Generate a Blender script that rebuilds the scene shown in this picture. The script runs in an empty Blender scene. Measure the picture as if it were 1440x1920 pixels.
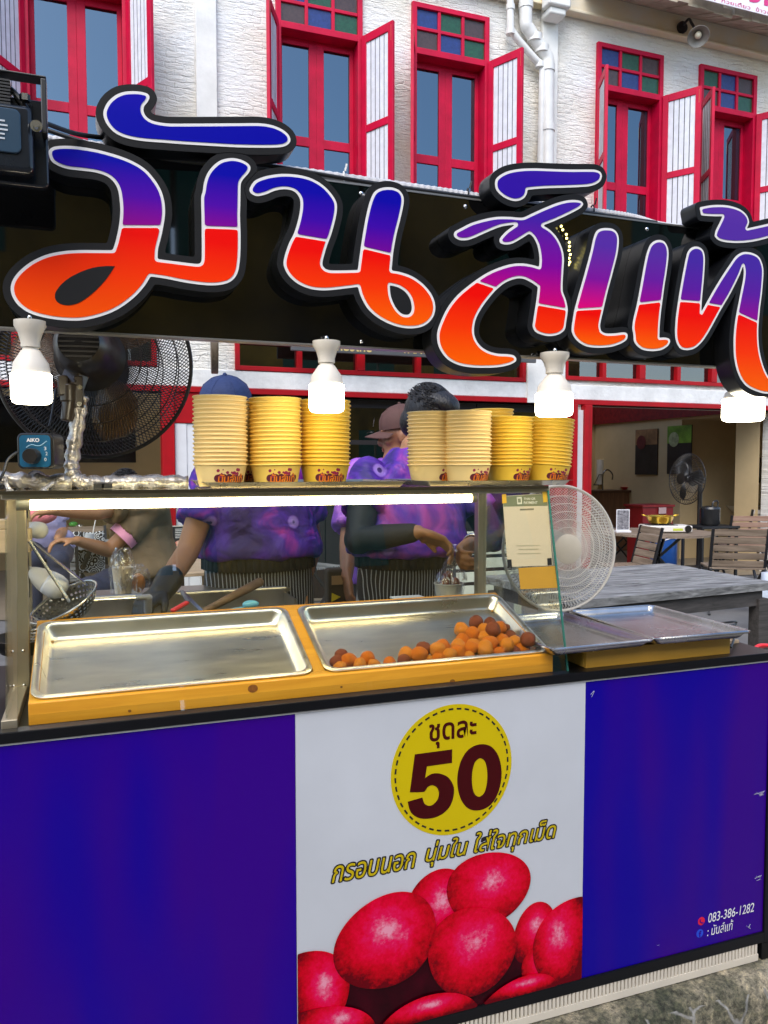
import bpy, bmesh, math, random
import numpy as np
from mathutils import Vector, Matrix, Quaternion
R = math.radians
PI = math.pi
random.seed(7)
S = bpy.context.scene
COL = S.collection

# ------------------------------------------------------------------ camera
FPX = 1480.0                       # focal length in pixels of the 1440 x 1920 frame
YAW, PIT, EYE = R(20.1), R(3.31), 1.5
cam = bpy.data.cameras.new('camera')
cam.sensor_fit = 'VERTICAL'
cam.sensor_height = 36.0
cam.lens = 36.0 * FPX / 1920.0
cam.clip_start = 0.05
cam.clip_end = 400
co = bpy.data.objects.new('camera', cam)
COL.objects.link(co)
co.location = (0, 0, EYE)
co.rotation_euler = (PI / 2 - PIT, 0, -YAW)
S.camera = co

# ------------------------------------------------------------------ light
SUN_EL, SUN_AZ = R(48), R(215)     # azimuth clockwise from +Y
W = bpy.data.worlds.new('World')
S.world = W
W.use_nodes = True
nt = W.node_tree
sky = nt.nodes.new('ShaderNodeTexSky')
sky.sky_type = 'NISHITA'
sky.sun_disc = False
sky.sun_elevation = SUN_EL
sky.sun_rotation = SUN_AZ
sky.air_density = 1.0
sky.dust_density = 1.2
bg = nt.nodes['Background']
nt.links.new(sky.outputs[0], bg.inputs[0])
bg.inputs[1].default_value = 0.15
sun = bpy.data.lights.new('sun', 'SUN')
sun.energy = 1.15
sun.angle = R(50)
sun.color = (1.0, 0.95, 0.87)
so = bpy.data.objects.new('sun', sun)
COL.objects.link(so)
so.rotation_euler = (PI / 2 - SUN_EL, 0, -SUN_AZ + PI)
S.view_settings.view_transform = 'Standard'
S.view_settings.look = 'None'
S.view_settings.gamma = 1.0
S.view_settings.exposure = 1.25
S.cycles.max_bounces = 10
S.cycles.transparent_max_bounces = 16
S.cycles.caustics_reflective = False
S.cycles.caustics_refractive = False

# ------------------------------------------------------------------ surveying helpers
_cy, _sy, _cp, _sp = math.cos(YAW), math.sin(YAW), math.cos(PIT), math.sin(PIT)
_f = Vector((_sy * _cp, _cy * _cp, -_sp))
_r = Vector((_cy, -_sy, 0))
_u = _r.cross(_f)
_O = Vector((0, 0, EYE))
def ray(x, y): return _f + _r * ((x - 720) / FPX) - _u * ((y - 960) / FPX)
def PY(x, y, Y): d = ray(x, y); return _O + d * (Y / d.y)
def PZ(x, y, Z): d = ray(x, y); return _O + d * ((Z - EYE) / d.z)
def PX(x, y, X): d = ray(x, y); return _O + d * (X / d.x)

# ------------------------------------------------------------------ materials
MATS = {}
def lin(c):
    return tuple(((v / 12.92) if v <= 0.04045 else ((v + 0.055) / 1.055) ** 2.4) for v in c)
def srgb(r, g, b): return lin((r / 255, g / 255, b / 255))
def mat(name, col, rough=0.5, metal=0.0, var=0.08, scale=9.0, bump=0.0, bscale=60.0, spec=0.5, coat=0.0,
        emit=0.0, stretch=(1, 1, 1), col2=None, trans=0.0, alpha=1.0, sss=0.0, ior=1.5, roughvar=0.0):
    if name in MATS: return MATS[name]
    m = bpy.data.materials.new(name)
    m.use_nodes = True
    n, l = m.node_tree.nodes, m.node_tree.links
    b = n['Principled BSDF']
    b.inputs['Roughness'].default_value = rough
    b.inputs['Metallic'].default_value = metal
    b.inputs['Specular IOR Level'].default_value = spec
    b.inputs['Coat Weight'].default_value = coat
    b.inputs['Coat Roughness'].default_value = 0.06
    b.inputs['IOR'].default_value = ior
    b.inputs['Transmission Weight'].default_value = trans
    b.inputs['Alpha'].default_value = alpha
    if sss:
        b.inputs['Subsurface Weight'].default_value = sss
        b.inputs['Subsurface Radius'].default_value = (0.02, 0.008, 0.004)
    b.inputs['Base Color'].default_value = (*col, 1)
    tc = n.new('ShaderNodeTexCoord')
    mp = n.new('ShaderNodeMapping')
    mp.inputs['Scale'].default_value = stretch
    l.new(tc.outputs['Object'], mp.inputs[0])
    if var > 0:
        no = n.new('ShaderNodeTexNoise')
        no.inputs['Scale'].default_value = scale
        no.inputs['Detail'].default_value = 6
        no.inputs['Roughness'].default_value = 0.6
        l.new(mp.outputs[0], no.inputs['Vector'])
        rp = n.new('ShaderNodeValToRGB')
        c2 = col2 or tuple(min(1, v * (1 + var)) for v in col)
        c1 = col if col2 else tuple(v * (1 - var) for v in col)
        rp.color_ramp.elements[0].position = 0.3
        rp.color_ramp.elements[1].position = 0.7
        rp.color_ramp.elements[0].color = (*c1, 1)
        rp.color_ramp.elements[1].color = (*c2, 1)
        l.new(no.outputs[0], rp.inputs[0])
        l.new(rp.outputs[0], b.inputs['Base Color'])
        if roughvar:
            mr = n.new('ShaderNodeMapRange')
            mr.inputs[3].default_value = max(0, rough - roughvar)
            mr.inputs[4].default_value = rough + roughvar
            l.new(no.outputs[0], mr.inputs[0])
            l.new(mr.outputs[0], b.inputs['Roughness'])
    if bump > 0:
        nb = n.new('ShaderNodeTexNoise')
        nb.inputs['Scale'].default_value = bscale
        nb.inputs['Detail'].default_value = 5
        l.new(mp.outputs[0], nb.inputs['Vector'])
        bp = n.new('ShaderNodeBump')
        bp.inputs['Strength'].default_value = bump
        bp.inputs['Distance'].default_value = 0.01
        l.new(nb.outputs[0], bp.inputs['Height'])
        l.new(bp.outputs[0], b.inputs['Normal'])
    if emit > 0:
        b.inputs['Emission Color'].default_value = (*col, 1)
        b.inputs['Emission Strength'].default_value = emit
    MATS[name] = m
    return m

def glass_mat(name, tint=(1, 1, 1), refl=1.0, rough=0.0, ior=1.5):
    """a thin pane: see-through plus a Fresnel reflection"""
    if name in MATS: return MATS[name]
    m = bpy.data.materials.new(name)
    m.use_nodes = True
    n, l = m.node_tree.nodes, m.node_tree.links
    n.remove(n['Principled BSDF'])
    out = n['Material Output']
    tr = n.new('ShaderNodeBsdfTransparent')
    tr.inputs[0].default_value = (*tint, 1)
    gl = n.new('ShaderNodeBsdfGlossy')
    gl.inputs['Roughness'].default_value = rough
    gl.inputs['Color'].default_value = ((refl, refl, refl) if not isinstance(refl, tuple) else refl) + (1,)
    fr = n.new('ShaderNodeFresnel')
    ge = n.new('ShaderNodeNewGeometry')
    io = n.new('ShaderNodeMapRange')
    io.inputs[3].default_value = ior; io.inputs[4].default_value = 1 / ior
    l.new(ge.outputs['Backfacing'], io.inputs[0]); l.new(io.outputs[0], fr.inputs[0])
    mx = n.new('ShaderNodeMixShader')
    l.new(fr.outputs[0], mx.inputs[0])
    l.new(tr.outputs[0], mx.inputs[1])
    l.new(gl.outputs[0], mx.inputs[2])
    l.new(mx.outputs[0], out.inputs[0])
    MATS[name] = m
    return m

def ramp_mat(name, stops, rough=0.35, axis=2, spec=0.5, coat=0.0, noise=0.0, nscale=4.0):
    """printed colours graded along one axis of the printed piece"""
    if name in MATS: return MATS[name]
    m = bpy.data.materials.new(name)
    m.use_nodes = True
    n, l = m.node_tree.nodes, m.node_tree.links
    b = n['Principled BSDF']
    b.inputs['Roughness'].default_value = rough
    b.inputs['Specular IOR Level'].default_value = spec
    b.inputs['Coat Weight'].default_value = coat
    tc = n.new('ShaderNodeTexCoord')
    sp = n.new('ShaderNodeSeparateXYZ')
    l.new(tc.outputs['Generated'], sp.inputs[0])
    rp = n.new('ShaderNodeValToRGB')
    e = rp.color_ramp.elements
    e[0].position, e[0].color = stops[0][0], (*stops[0][1], 1)
    e[1].position, e[1].color = stops[-1][0], (*stops[-1][1], 1)
    for p, c in stops[1:-1]:
        x = e.new(p); x.color = (*c, 1)
    src = sp.outputs[axis]
    if noise:
        no = n.new('ShaderNodeTexNoise'); no.inputs['Scale'].default_value = nscale
        l.new(tc.outputs['Object'], no.inputs['Vector'])
        ma = n.new('ShaderNodeMath'); ma.operation = 'MULTIPLY_ADD'
        ma.inputs[1].default_value = noise
        l.new(no.outputs[0], ma.inputs[0]); l.new(src, ma.inputs[2])
        src = ma.outputs[0]
    l.new(src, rp.inputs[0])
    l.new(rp.outputs[0], b.inputs['Base Color'])
    MATS[name] = m
    return m

def wood_mat(name, c1, c2, scale=3.0, axis=0, rough=0.5, knots=False, bump=0.15, coat=0.0, fine=1.0):
    if name in MATS: return MATS[name]
    m = bpy.data.materials.new(name)
    m.use_nodes = True
    n, l = m.node_tree.nodes, m.node_tree.links
    b = n['Principled BSDF']
    b.inputs['Roughness'].default_value = rough
    b.inputs['Coat Weight'].default_value = coat
    tc = n.new('ShaderNodeTexCoord')
    mp = n.new('ShaderNodeMapping')
    s = [18.0 * fine, 18.0 * fine, 18.0 * fine]; s[axis] = 1.2
    mp.inputs['Scale'].default_value = s
    l.new(tc.outputs['Object'], mp.inputs[0])
    no = n.new('ShaderNodeTexNoise')
    no.inputs['Scale'].default_value = scale
    no.inputs['Detail'].default_value = 8
    no.inputs['Roughness'].default_value = 0.65
    no.inputs['Distortion'].default_value = 0.7
    l.new(mp.outputs[0], no.inputs['Vector'])
    rp = n.new('ShaderNodeValToRGB')
    rp.color_ramp.elements[0].position = 0.32
    rp.color_ramp.elements[1].position = 0.68
    rp.color_ramp.elements[0].color = (*c1, 1)
    rp.color_ramp.elements[1].color = (*c2, 1)
    l.new(no.outputs[0], rp.inputs[0])
    colout = rp.outputs[0]
    if knots:
        vo = n.new('ShaderNodeTexVoronoi')
        vo.inputs['Scale'].default_value = 1.0
        mk = n.new('ShaderNodeMapping')
        mk.inputs['Scale'].default_value = (3.2, 11, 11)
        mk.inputs['Location'].default_value = (0.35, 0.3, 0.2)
        l.new(tc.outputs['Object'], mk.inputs[0])
        l.new(mk.outputs[0], vo.inputs['Vector'])
        kr = n.new('ShaderNodeValToRGB')
        kr.color_ramp.elements[0].position = 0.03
        kr.color_ramp.elements[1].position = 0.13
        kr.color_ramp.elements[0].color = (0.25, 0.25, 0.25, 1)
        kr.color_ramp.elements[1].color = (1, 1, 1, 1)
        l.new(vo.outputs['Distance'], kr.inputs[0])
        mx = n.new('ShaderNodeMixRGB'); mx.blend_type = 'MULTIPLY'; mx.inputs[0].default_value = 1
        l.new(colout, mx.inputs[1]); l.new(kr.outputs[0], mx.inputs[2])
        colout = mx.outputs[0]
    l.new(colout, b.inputs['Base Color'])
    if bump:
        bp = n.new('ShaderNodeBump'); bp.inputs['Strength'].default_value = bump
        bp.inputs['Distance'].default_value = 0.004
        l.new(no.outputs[0], bp.inputs['Height']); l.new(bp.outputs[0], b.inputs['Normal'])
    MATS[name] = m
    return m

# ------------------------------------------------------------------ mesh builders
class MB:
    """collects shapes that become ONE mesh"""
    def __init__(self): self.bm = bmesh.new()
    def _add(self, vs, fs):
        bv = [self.bm.verts.new(v) for v in vs]
        for f in fs:
            try: self.bm.faces.new([bv[i] for i in f])
            except ValueError: pass
        return self
    def box(self, p0, p1, M=None):
        x0, y0, z0 = (min(a, b) for a, b in zip(p0, p1)); x1, y1, z1 = (max(a, b) for a, b in zip(p0, p1))
        vs = [Vector(v) for v in ((x0, y0, z0), (x1, y0, z0), (x1, y1, z0), (x0, y1, z0), (x0, y0, z1), (x1, y0, z1), (x1, y1, z1), (x0, y1, z1))]
        if M is not None: vs = [M @ v for v in vs]
        return self._add(vs, [(0, 3, 2, 1), (4, 5, 6, 7), (0, 1, 5, 4), (1, 2, 6, 5), (2, 3, 7, 6), (3, 0, 4, 7)])
    def bar(self, a, b, w, h=None, up=(0, 0, 1)):
        """rectangular bar from a to b"""
        a, b = Vector(a), Vector(b); h = h or w
        d = (b - a); L = d.length; d.normalize()
        s = d.cross(Vector(up))
        if s.length < 1e-4: s = d.cross(Vector((1, 0, 0)))
        s.normalize(); t = s.cross(d)
        M = Matrix(((d.x, s.x, t.x, a.x), (d.y, s.y, t.y, a.y), (d.z, s.z, t.z, a.z), (0, 0, 0, 1)))
        return self.box((0, -w / 2, -h / 2), (L, w / 2, h / 2), M)
    def tube(self, pts, r, n=10, closed=False, caps=True):
        pts = [Vector(p) for p in pts]; N = len(pts)
        rr = r if isinstance(r, (list, tuple)) else [r] * N
        tang = []
        for i in range(N):
            a = pts[(i - 1) % N] if (closed or i > 0) else pts[i]
            b = pts[(i + 1) % N] if (closed or i < N - 1) else pts[i]
            t = b - a
            tang.append(t.normalized() if t.length > 1e-9 else Vector((0, 0, 1)))
        ref = Vector((0, 0, 1)) if abs(tang[0].z) < 0.9 else Vector((1, 0, 0))
        nrm = tang[0].cross(ref).normalized()
        vs = []
        for i in range(N):
            if i: nrm = (nrm - tang[i] * nrm.dot(tang[i]))
            if nrm.length < 1e-6: nrm = tang[i].orthogonal()
            nrm.normalize(); bn = tang[i].cross(nrm)
            for k in range(n):
                a = 2 * PI * k / n
                vs.append(pts[i] + (nrm * math.cos(a) + bn * math.sin(a)) * rr[i])
        fs = []
        for i in range(N if closed else N - 1):
            j = (i + 1) % N
            for k in range(n):
                q = (k + 1) % n
                fs.append((i * n + k, j * n + k, j * n + q, i * n + q))
        if caps and not closed:
            fs.append(tuple(range(n))); fs.append(tuple(range((N - 1) * n, N * n))[::-1])
        return self._add(vs, fs)
    def lathe(self, prof, n=32, M=None, closed=False):
        """profile of (radius, height) turned about Z"""
        vs, fs = [], []
        for r, z in prof:
            for k in range(n):
                a = 2 * PI * k / n
                v = Vector((r * math.cos(a), r * math.sin(a), z))
                vs.append(M @ v if M is not None else v)
        m = len(prof)
        for i in range(m if closed else m - 1):
            j = (i + 1) % m
            for k in range(n):
                q = (k + 1) % n
                fs.append((i * n + k, i * n + q, j * n + q, j * n + k))
        if not closed:
            if prof[0][0] > 1e-5: fs.append(tuple(range(n))[::-1])
            if prof[-1][0] > 1e-5: fs.append(tuple(range((m - 1) * n, m * n)))
        return self._add(vs, fs)
    def ell(self, c, r, Rm=None, u=20, v=12):
        if not isinstance(r, (list, tuple)): r = (r, r, r)
        vs = []; c = Vector(c)
        for i in range(1, v):
            th = PI * i / v
            for k in range(u):
                a = 2 * PI * k / u
                p = Vector((r[0] * math.sin(th) * math.cos(a), r[1] * math.sin(th) * math.sin(a), r[2] * math.cos(th)))
                vs.append(c + (Rm @ p if Rm is not None else p))
        top = Vector((0, 0, r[2])); 
        vs.append(c + (Rm @ top if Rm is not None else top)); vs.append(c - (Rm @ top if Rm is not None else top))
        fs = []
        for i in range(v - 2):
            for k in range(u):
                q = (k + 1) % u
                fs.append((i * u + k, (i + 1) * u + k, (i + 1) * u + q, i * u + q))
        T, Bt = len(vs) - 2, len(vs) - 1
        for k in range(u):
            q = (k + 1) % u
            fs.append((T, k, q)); fs.append((Bt, (v - 2) * u + q, (v - 2) * u + k))
        return self._add(vs, fs)
    def prism(self, poly, d):
        """planar polygon (3-D points) pushed along vector d"""
        p = [Vector(q) for q in poly]; d = Vector(d); n = len(p)
        vs = p + [q + d for q in p]
        fs = [tuple(range(n)), tuple(range(n, 2 * n))[::-1]]
        for i in range(n):
            j = (i + 1) % n
            fs.append((i, n + i, n + j, j))
        return self._add(vs, fs)
    def quad(self, a, b, c, d): return self._add([Vector(a), Vector(b), Vector(c), Vector(d)], [(0, 1, 2, 3)])
    def loft(self, rings, caps=True):
        """rings: (centre, axis_a, axis_b) ellipses joined in order"""
        n = 28; vs, fs = [], []
        for c, a, b in rings:
            c, a, b = Vector(c), Vector(a), Vector(b)
            for k in range(n):
                t = 2 * PI * k / n
                ct, st = math.cos(t), math.sin(t)
                e = 0.8
                vs.append(c + a * math.copysign(abs(ct) ** e, ct) + b * math.copysign(abs(st) ** e, st))
        for i in range(len(rings) - 1):
            for k in range(n):
                q = (k + 1) % n
                fs.append((i * n + k, i * n + q, (i + 1) * n + q, (i + 1) * n + k))
        if caps:
            fs.append(tuple(range(n))[::-1]); fs.append(tuple(range((len(rings) - 1) * n, len(rings) * n)))
        return self._add(vs, fs)
    def chain(self, pts, rad, n=14):
        """tapered limb with rounded ends"""
        self.tube(pts, list(rad), n)
        for p, r in zip(pts, rad): self.ell(p, r * 0.995, None, 14, 8)
        return self
    def xform(self, M):
        bmesh.ops.transform(self.bm, matrix=M, verts=self.bm.verts); return self
    def mesh(self, name):
        me = bpy.data.meshes.new(name)
        bmesh.ops.recalc_face_normals(self.bm, faces=self.bm.faces)
        self.bm.to_mesh(me); self.bm.free()
        return me

WLOC = {}
def link(name, me, m, parent=None, smooth=None, bevel=0):
    o = bpy.data.objects.new(name, me)
    COL.objects.link(o)
    if m is not None:
        me.materials.clear()
        for q in (m if isinstance(m, (list, tuple)) else [m]): me.materials.append(q)
    if smooth is not None:
        for p in me.polygons: p.use_smooth = True
        if smooth < 180: me.set_sharp_from_angle(angle=R(smooth))
    if bevel:
        bv = o.modifiers.new('bevel', 'BEVEL'); bv.width = bevel; bv.segments = 2; bv.limit_method = 'ANGLE'; bv.angle_limit = R(50)
    w = Vector((0, 0, 0))
    if parent is not None:
        o.parent = parent
        w = WLOC.get(parent.name, Vector((0, 0, 0)))
        o.location = -w
    WLOC[o.name] = Vector((0, 0, 0))
    return o
def obj(name, mb, m, parent=None, smooth=35, bevel=0): return link(name, mb.mesh(name), m, parent, smooth, bevel)
def tag(o, label, cat, group=None, kind=None):
    o['label'] = label; o['category'] = cat
    if group: o['group'] = group
    if kind: o['kind'] = kind
    return o
def thing(name, label, cat, loc=(0, 0, 0), group=None):
    o = bpy.data.objects.new(name, None); COL.objects.link(o)
    o.empty_display_size = 0.05
    o.location = loc
    WLOC[o.name] = Vector(loc)
    return tag(o, label, cat, group)
def structure(o): o['kind'] = 'structure'; return o
def kids(o): return [c for c in COL.objects if c.parent == o]
def dup(root, loc, rotz=0.0, label=None, group=None, scale=None, rot=None):
    r = root.copy(); COL.objects.link(r); r.location = loc
    r.rotation_euler = rot if rot else (0, 0, rotz)
    if scale: r.scale = (scale,) * 3
    if label: r['label'] = label
    if group: r['group'] = group
    for ch in kids(root):
        c = ch.copy(); COL.objects.link(c); c.parent = r
        for g in kids(ch):
            d = g.copy(); COL.objects.link(d); d.parent = c
    return r
def evalmesh(o):
    dg = bpy.context.evaluated_depsgraph_get()
    me = bpy.data.meshes.new_from_object(o.evaluated_get(dg))
    return me
def drop(o):
    d = o.data; bpy.data.objects.remove(o)
    if d and d.users == 0:
        (bpy.data.curves if isinstance(d, bpy.types.Curve) else bpy.data.meshes).remove(d)
def fuse(mb, voxel=0.007, smooth=4):
    """melt overlapping shapes into one continuous skin"""
    me = mb.mesh('tmp'); o = bpy.data.objects.new('tmp', me); COL.objects.link(o)
    a = o.modifiers.new('r', 'REMESH'); a.mode = 'VOXEL'; a.voxel_size = voxel
    b = o.modifiers.new('s', 'SMOOTH'); b.iterations = smooth; b.factor = 0.5
    r = evalmesh(o); drop(o)
    for p in r.polygons: p.use_smooth = True
    return r

# ------------------------------------------------------------------ flat lettering and cut-out plates
def catmull(pts, per=8, corner=52):
    P = [np.array(p, float) for p in pts]; n = len(P); out = []
    tg = []
    for i in range(n):
        a, b, c = P[i - 1], P[i], P[(i + 1) % n]
        v1, v2 = b - a, c - b
        ang = abs(math.degrees(math.atan2(v1[0] * v2[1] - v1[1] * v2[0], v1 @ v2)))
        if ang > corner: tg.append((None, None))
        else:
            t = (c - a) / 2
            tg.append((t * min(1, 1.0 * np.linalg.norm(v1) * 2 / (np.linalg.norm(v1) + np.linalg.norm(v2))),
                       t * min(1, 1.0 * np.linalg.norm(v2) * 2 / (np.linalg.norm(v1) + np.linalg.norm(v2)))))
    for i in range(n):
        a, b = P[i], P[(i + 1) % n]
        ta, tb = tg[i][1], tg[(i + 1) % n][0]
        if ta is None: ta = (b - a) * 0.6
        if tb is None: tb = (b - a) * 0.6
        for k in range(per):
            t = k / per
            out.append(a * (2 * t**3 - 3 * t**2 + 1) + ta * (t**3 - 2 * t**2 + t) + b * (-2 * t**3 + 3 * t**2) + tb * (t**3 - t**2))
    return np.array(out)
class Grid:
    def __init__(s, x0, x1, z0, z1, h):
        s.x0, s.z0, s.h = x0, z0, h
        s.nx, s.nz = int((x1 - x0) / h) + 2, int((z1 - z0) / h) + 2
        s.X, s.Z = np.meshgrid(x0 + np.arange(s.nx) * h, z0 + np.arange(s.nz) * h)
    def sdf(s, polys):
        """signed distance, negative inside (even-odd)"""
        px, pz = s.X.ravel(), s.Z.ravel()
        d = np.full(px.shape, 1e9); ins = np.zeros(px.shape, bool)
        for P in polys:
            A = np.asarray(P, float); B = np.roll(A, -1, 0)
            for (ax, az), (bx, bz) in zip(A, B):
                ex, ez = bx - ax, bz - az; L = ex * ex + ez * ez
                if L < 1e-14: continue
                t = np.clip(((px - ax) * ex + (pz - az) * ez) / L, 0, 1)
                d = np.minimum(d, (px - ax - t * ex) ** 2 + (pz - az - t * ez) ** 2)
                if az != bz:
                    c = ((az > pz) != (bz > pz)) & (px < ex * (pz - az) / (bz - az) + ax)
                    ins ^= c
        d = np.sqrt(d)
        return np.where(ins, -d, d).reshape(s.X.shape)
    def contours(s, f):
        f = f.copy(); f[0, :] = f[-1, :] = 1e-3 + np.abs(f[0, :]).max() * 0 + 0.01; f[:, 0] = f[:, -1] = 0.01
        f[f == 0] = 1e-9
        nz, nx = f.shape; seg = {}
        def ep(i, j, k):
            # edge key, k 0: horizontal from (i,j) to (i,j+1); 1: vertical from (i,j) to (i+1,j)
            return (i, j, k)
        sg = f < 0
        mixed = ~((sg[:-1, :-1] == sg[1:, :-1]) & (sg[:-1, :-1] == sg[:-1, 1:]) & (sg[:-1, :-1] == sg[1:, 1:]))
        for i, j in zip(*np.nonzero(mixed)):
            a, b, c, d = sg[i, j], sg[i, j + 1], sg[i + 1, j + 1], sg[i + 1, j]
            E = [(i, j, 0), (i, j + 1, 1), (i + 1, j, 0), (i, j, 1)]
            cr = [a != b, b != c, c != d, d != a]
            e = [E[q] for q in range(4) if cr[q]]
            if len(e) == 2: prs = [(e[0], e[1])]
            else: prs = [(E[0], E[3]), (E[1], E[2])] if a else [(E[0], E[1]), (E[2], E[3])]
            for u, v in prs:
                seg.setdefault(u, []).append(v); seg.setdefault(v, []).append(u)
        def pt(k):
            i, j, q = k
            if q == 0: t = f[i, j] / (f[i, j] - f[i, j + 1]); return (s.x0 + (j + t) * s.h, s.z0 + i * s.h)
            t = f[i, j] / (f[i, j] - f[i + 1, j]); return (s.x0 + j * s.h, s.z0 + (i + t) * s.h)
        out, seen = [], set()
        for k0 in seg:
            if k0 in seen: continue
            loop = [k0]; seen.add(k0); cur = k0
            while True:
                nx_ = [v for v in seg[cur] if v not in seen]
                if not nx_: break
                cur = nx_[0]; seen.add(cur); loop.append(cur)
            if len(loop) >= 6:
                p = np.array([pt(k) for k in loop])
                p = (np.roll(p, 1, 0) + 2 * p + np.roll(p, -1, 0)) / 4
                out.append(p)
        return out
def plate(name, loops, yfront, thick, m, parent, bevel=0.0):
    """closed loops in (X, Z) filled even-odd; front face looks towards -Y at yfront"""
    cu = bpy.data.curves.new('tmp', 'CURVE'); cu.dimensions = '2D'; cu.fill_mode = 'BOTH'; cu.extrude = thick / 2
    for L in loops:
        sp = cu.splines.new('POLY'); sp.points.add(len(L) - 1); sp.use_cyclic_u = True
        for q, (x, z) in zip(sp.points, L): q.co = (x, z, 0, 1)
    o = bpy.data.objects.new('tmp', cu); COL.objects.link(o)
    me = evalmesh(o); drop(o)
    bm = bmesh.new(); bm.from_mesh(me); bpy.data.meshes.remove(me); me = bpy.data.meshes.new(name)
    bmesh.ops.transform(bm, matrix=Matrix.Translation((0, yfront + thick / 2, 0)) @ Matrix.Rotation(PI / 2, 4, 'X'), verts=bm.verts)
    bm.to_mesh(me); bm.free()
    return link(name, me, m, parent, 30)
def text_mesh(s, bold=0.0, spacing=1.0, thick=0.0, shear=0.0):
    cu = bpy.data.curves.new('tmp', 'FONT'); cu.body = s; cu.offset = bold; cu.extrude = thick; cu.space_character = spacing
    cu.resolution_u = 6; cu.shear = shear
    o = bpy.data.objects.new('tmp', cu); COL.objects.link(o)
    me = evalmesh(o); drop(o)
    return me
def fit_text(me, M, w, h, keep=False):
    """scale text outline to w x h, centred, then place by matrix M (text in its XY plane)"""
    v = np.array([q.co[:] for q in me.vertices]); lo, hi = v.min(0), v.max(0)
    sx = w / max(1e-6, hi[0] - lo[0]); sy = h / max(1e-6, hi[1] - lo[1])
    if keep: sx = sy = min(sx, sy)
    c = (lo + hi) / 2
    me.transform(M @ Matrix.Diagonal((sx, sy, 1, 1)) @ Matrix.Translation((-c[0], -c[1], 0)))
    return me
def wall_text(name, s, x0, x1, z0, z1, y, m, parent, bold=0.0, thick=0.0006, shear=0.0, spacing=1.0, tilt=0.0):
    """flat lettering facing -Y inside the rectangle x0..x1, z0..z1"""
    me = text_mesh(s, bold, spacing, 0, shear)
    fit_text(me, Matrix.Translation(((x0 + x1) / 2, y, (z0 + z1) / 2)) @ Matrix.Rotation(tilt, 4, 'Y') @ Matrix.Rotation(PI / 2, 4, 'X'), x1 - x0, z1 - z0)
    return link(name, me, m, parent)
def text_loops(s, x0, x1, z0, z1, shear=0.0, bold=0.0):
    """outline loops (X, Z) of a line of lettering fitted to a rectangle"""
    me = text_mesh(s, bold, 1, 0, shear); bm = bmesh.new(); bm.from_mesh(me); bmesh.ops.remove_doubles(bm, verts=bm.verts, dist=1e-5)
    nxt = {}
    for e in bm.edges:
        if len(e.link_faces) == 1:
            a, b = e.verts; nxt.setdefault(a, []).append(b); nxt.setdefault(b, []).append(a)
    v = np.array([q.co[:2] for q in bm.verts]); lo, hi = v.min(0), v.max(0); out = []; seen = set()
    for st in nxt:
        if st in seen: continue
        L = [st]; seen.add(st); c = st
        while True:
            q = [w for w in nxt[c] if w not in seen]
            if not q: break
            c = q[0]; seen.add(c); L.append(c)
        if len(L) > 2: out.append(np.array([((p.co.x - lo[0]) / (hi[0] - lo[0]) * (x1 - x0) + x0, (p.co.y - lo[1]) / (hi[1] - lo[1]) * (z1 - z0) + z0) for p in L]))
    bm.free(); return out
def smoothpath(pts, per=6):
    P = [Vector(p) for p in pts]; out = []
    for i in range(len(P) - 1):
        a = P[max(0, i - 1)]; b = P[i]; c = P[i + 1]; d = P[min(len(P) - 1, i + 2)]
        for k in range(per):
            t = k / per
            out.append(0.5 * ((2 * b) + (c - a) * t + (2 * a - 5 * b + 4 * c - d) * t * t + (3 * b - a - 3 * c + d) * t ** 3))
    out.append(P[-1]); return out
ORD = ['', 'first', 'second', 'third', 'fourth', 'fifth', 'sixth', 'seventh', 'eighth', 'ninth', 'tenth', 'eleventh', 'twelfth', 'thirteenth',
       'fourteenth', 'fifteenth', 'sixteenth', 'seventeenth', 'eighteenth', 'nineteenth', 'twentieth', 'twenty-first', 'twenty-second', 'twenty-third',
       'twenty-fourth', 'twenty-fifth', 'twenty-sixth', 'twenty-seventh', 'twenty-eighth', 'twenty-ninth', 'thirtieth', 'thirty-first', 'thirty-second']
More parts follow.
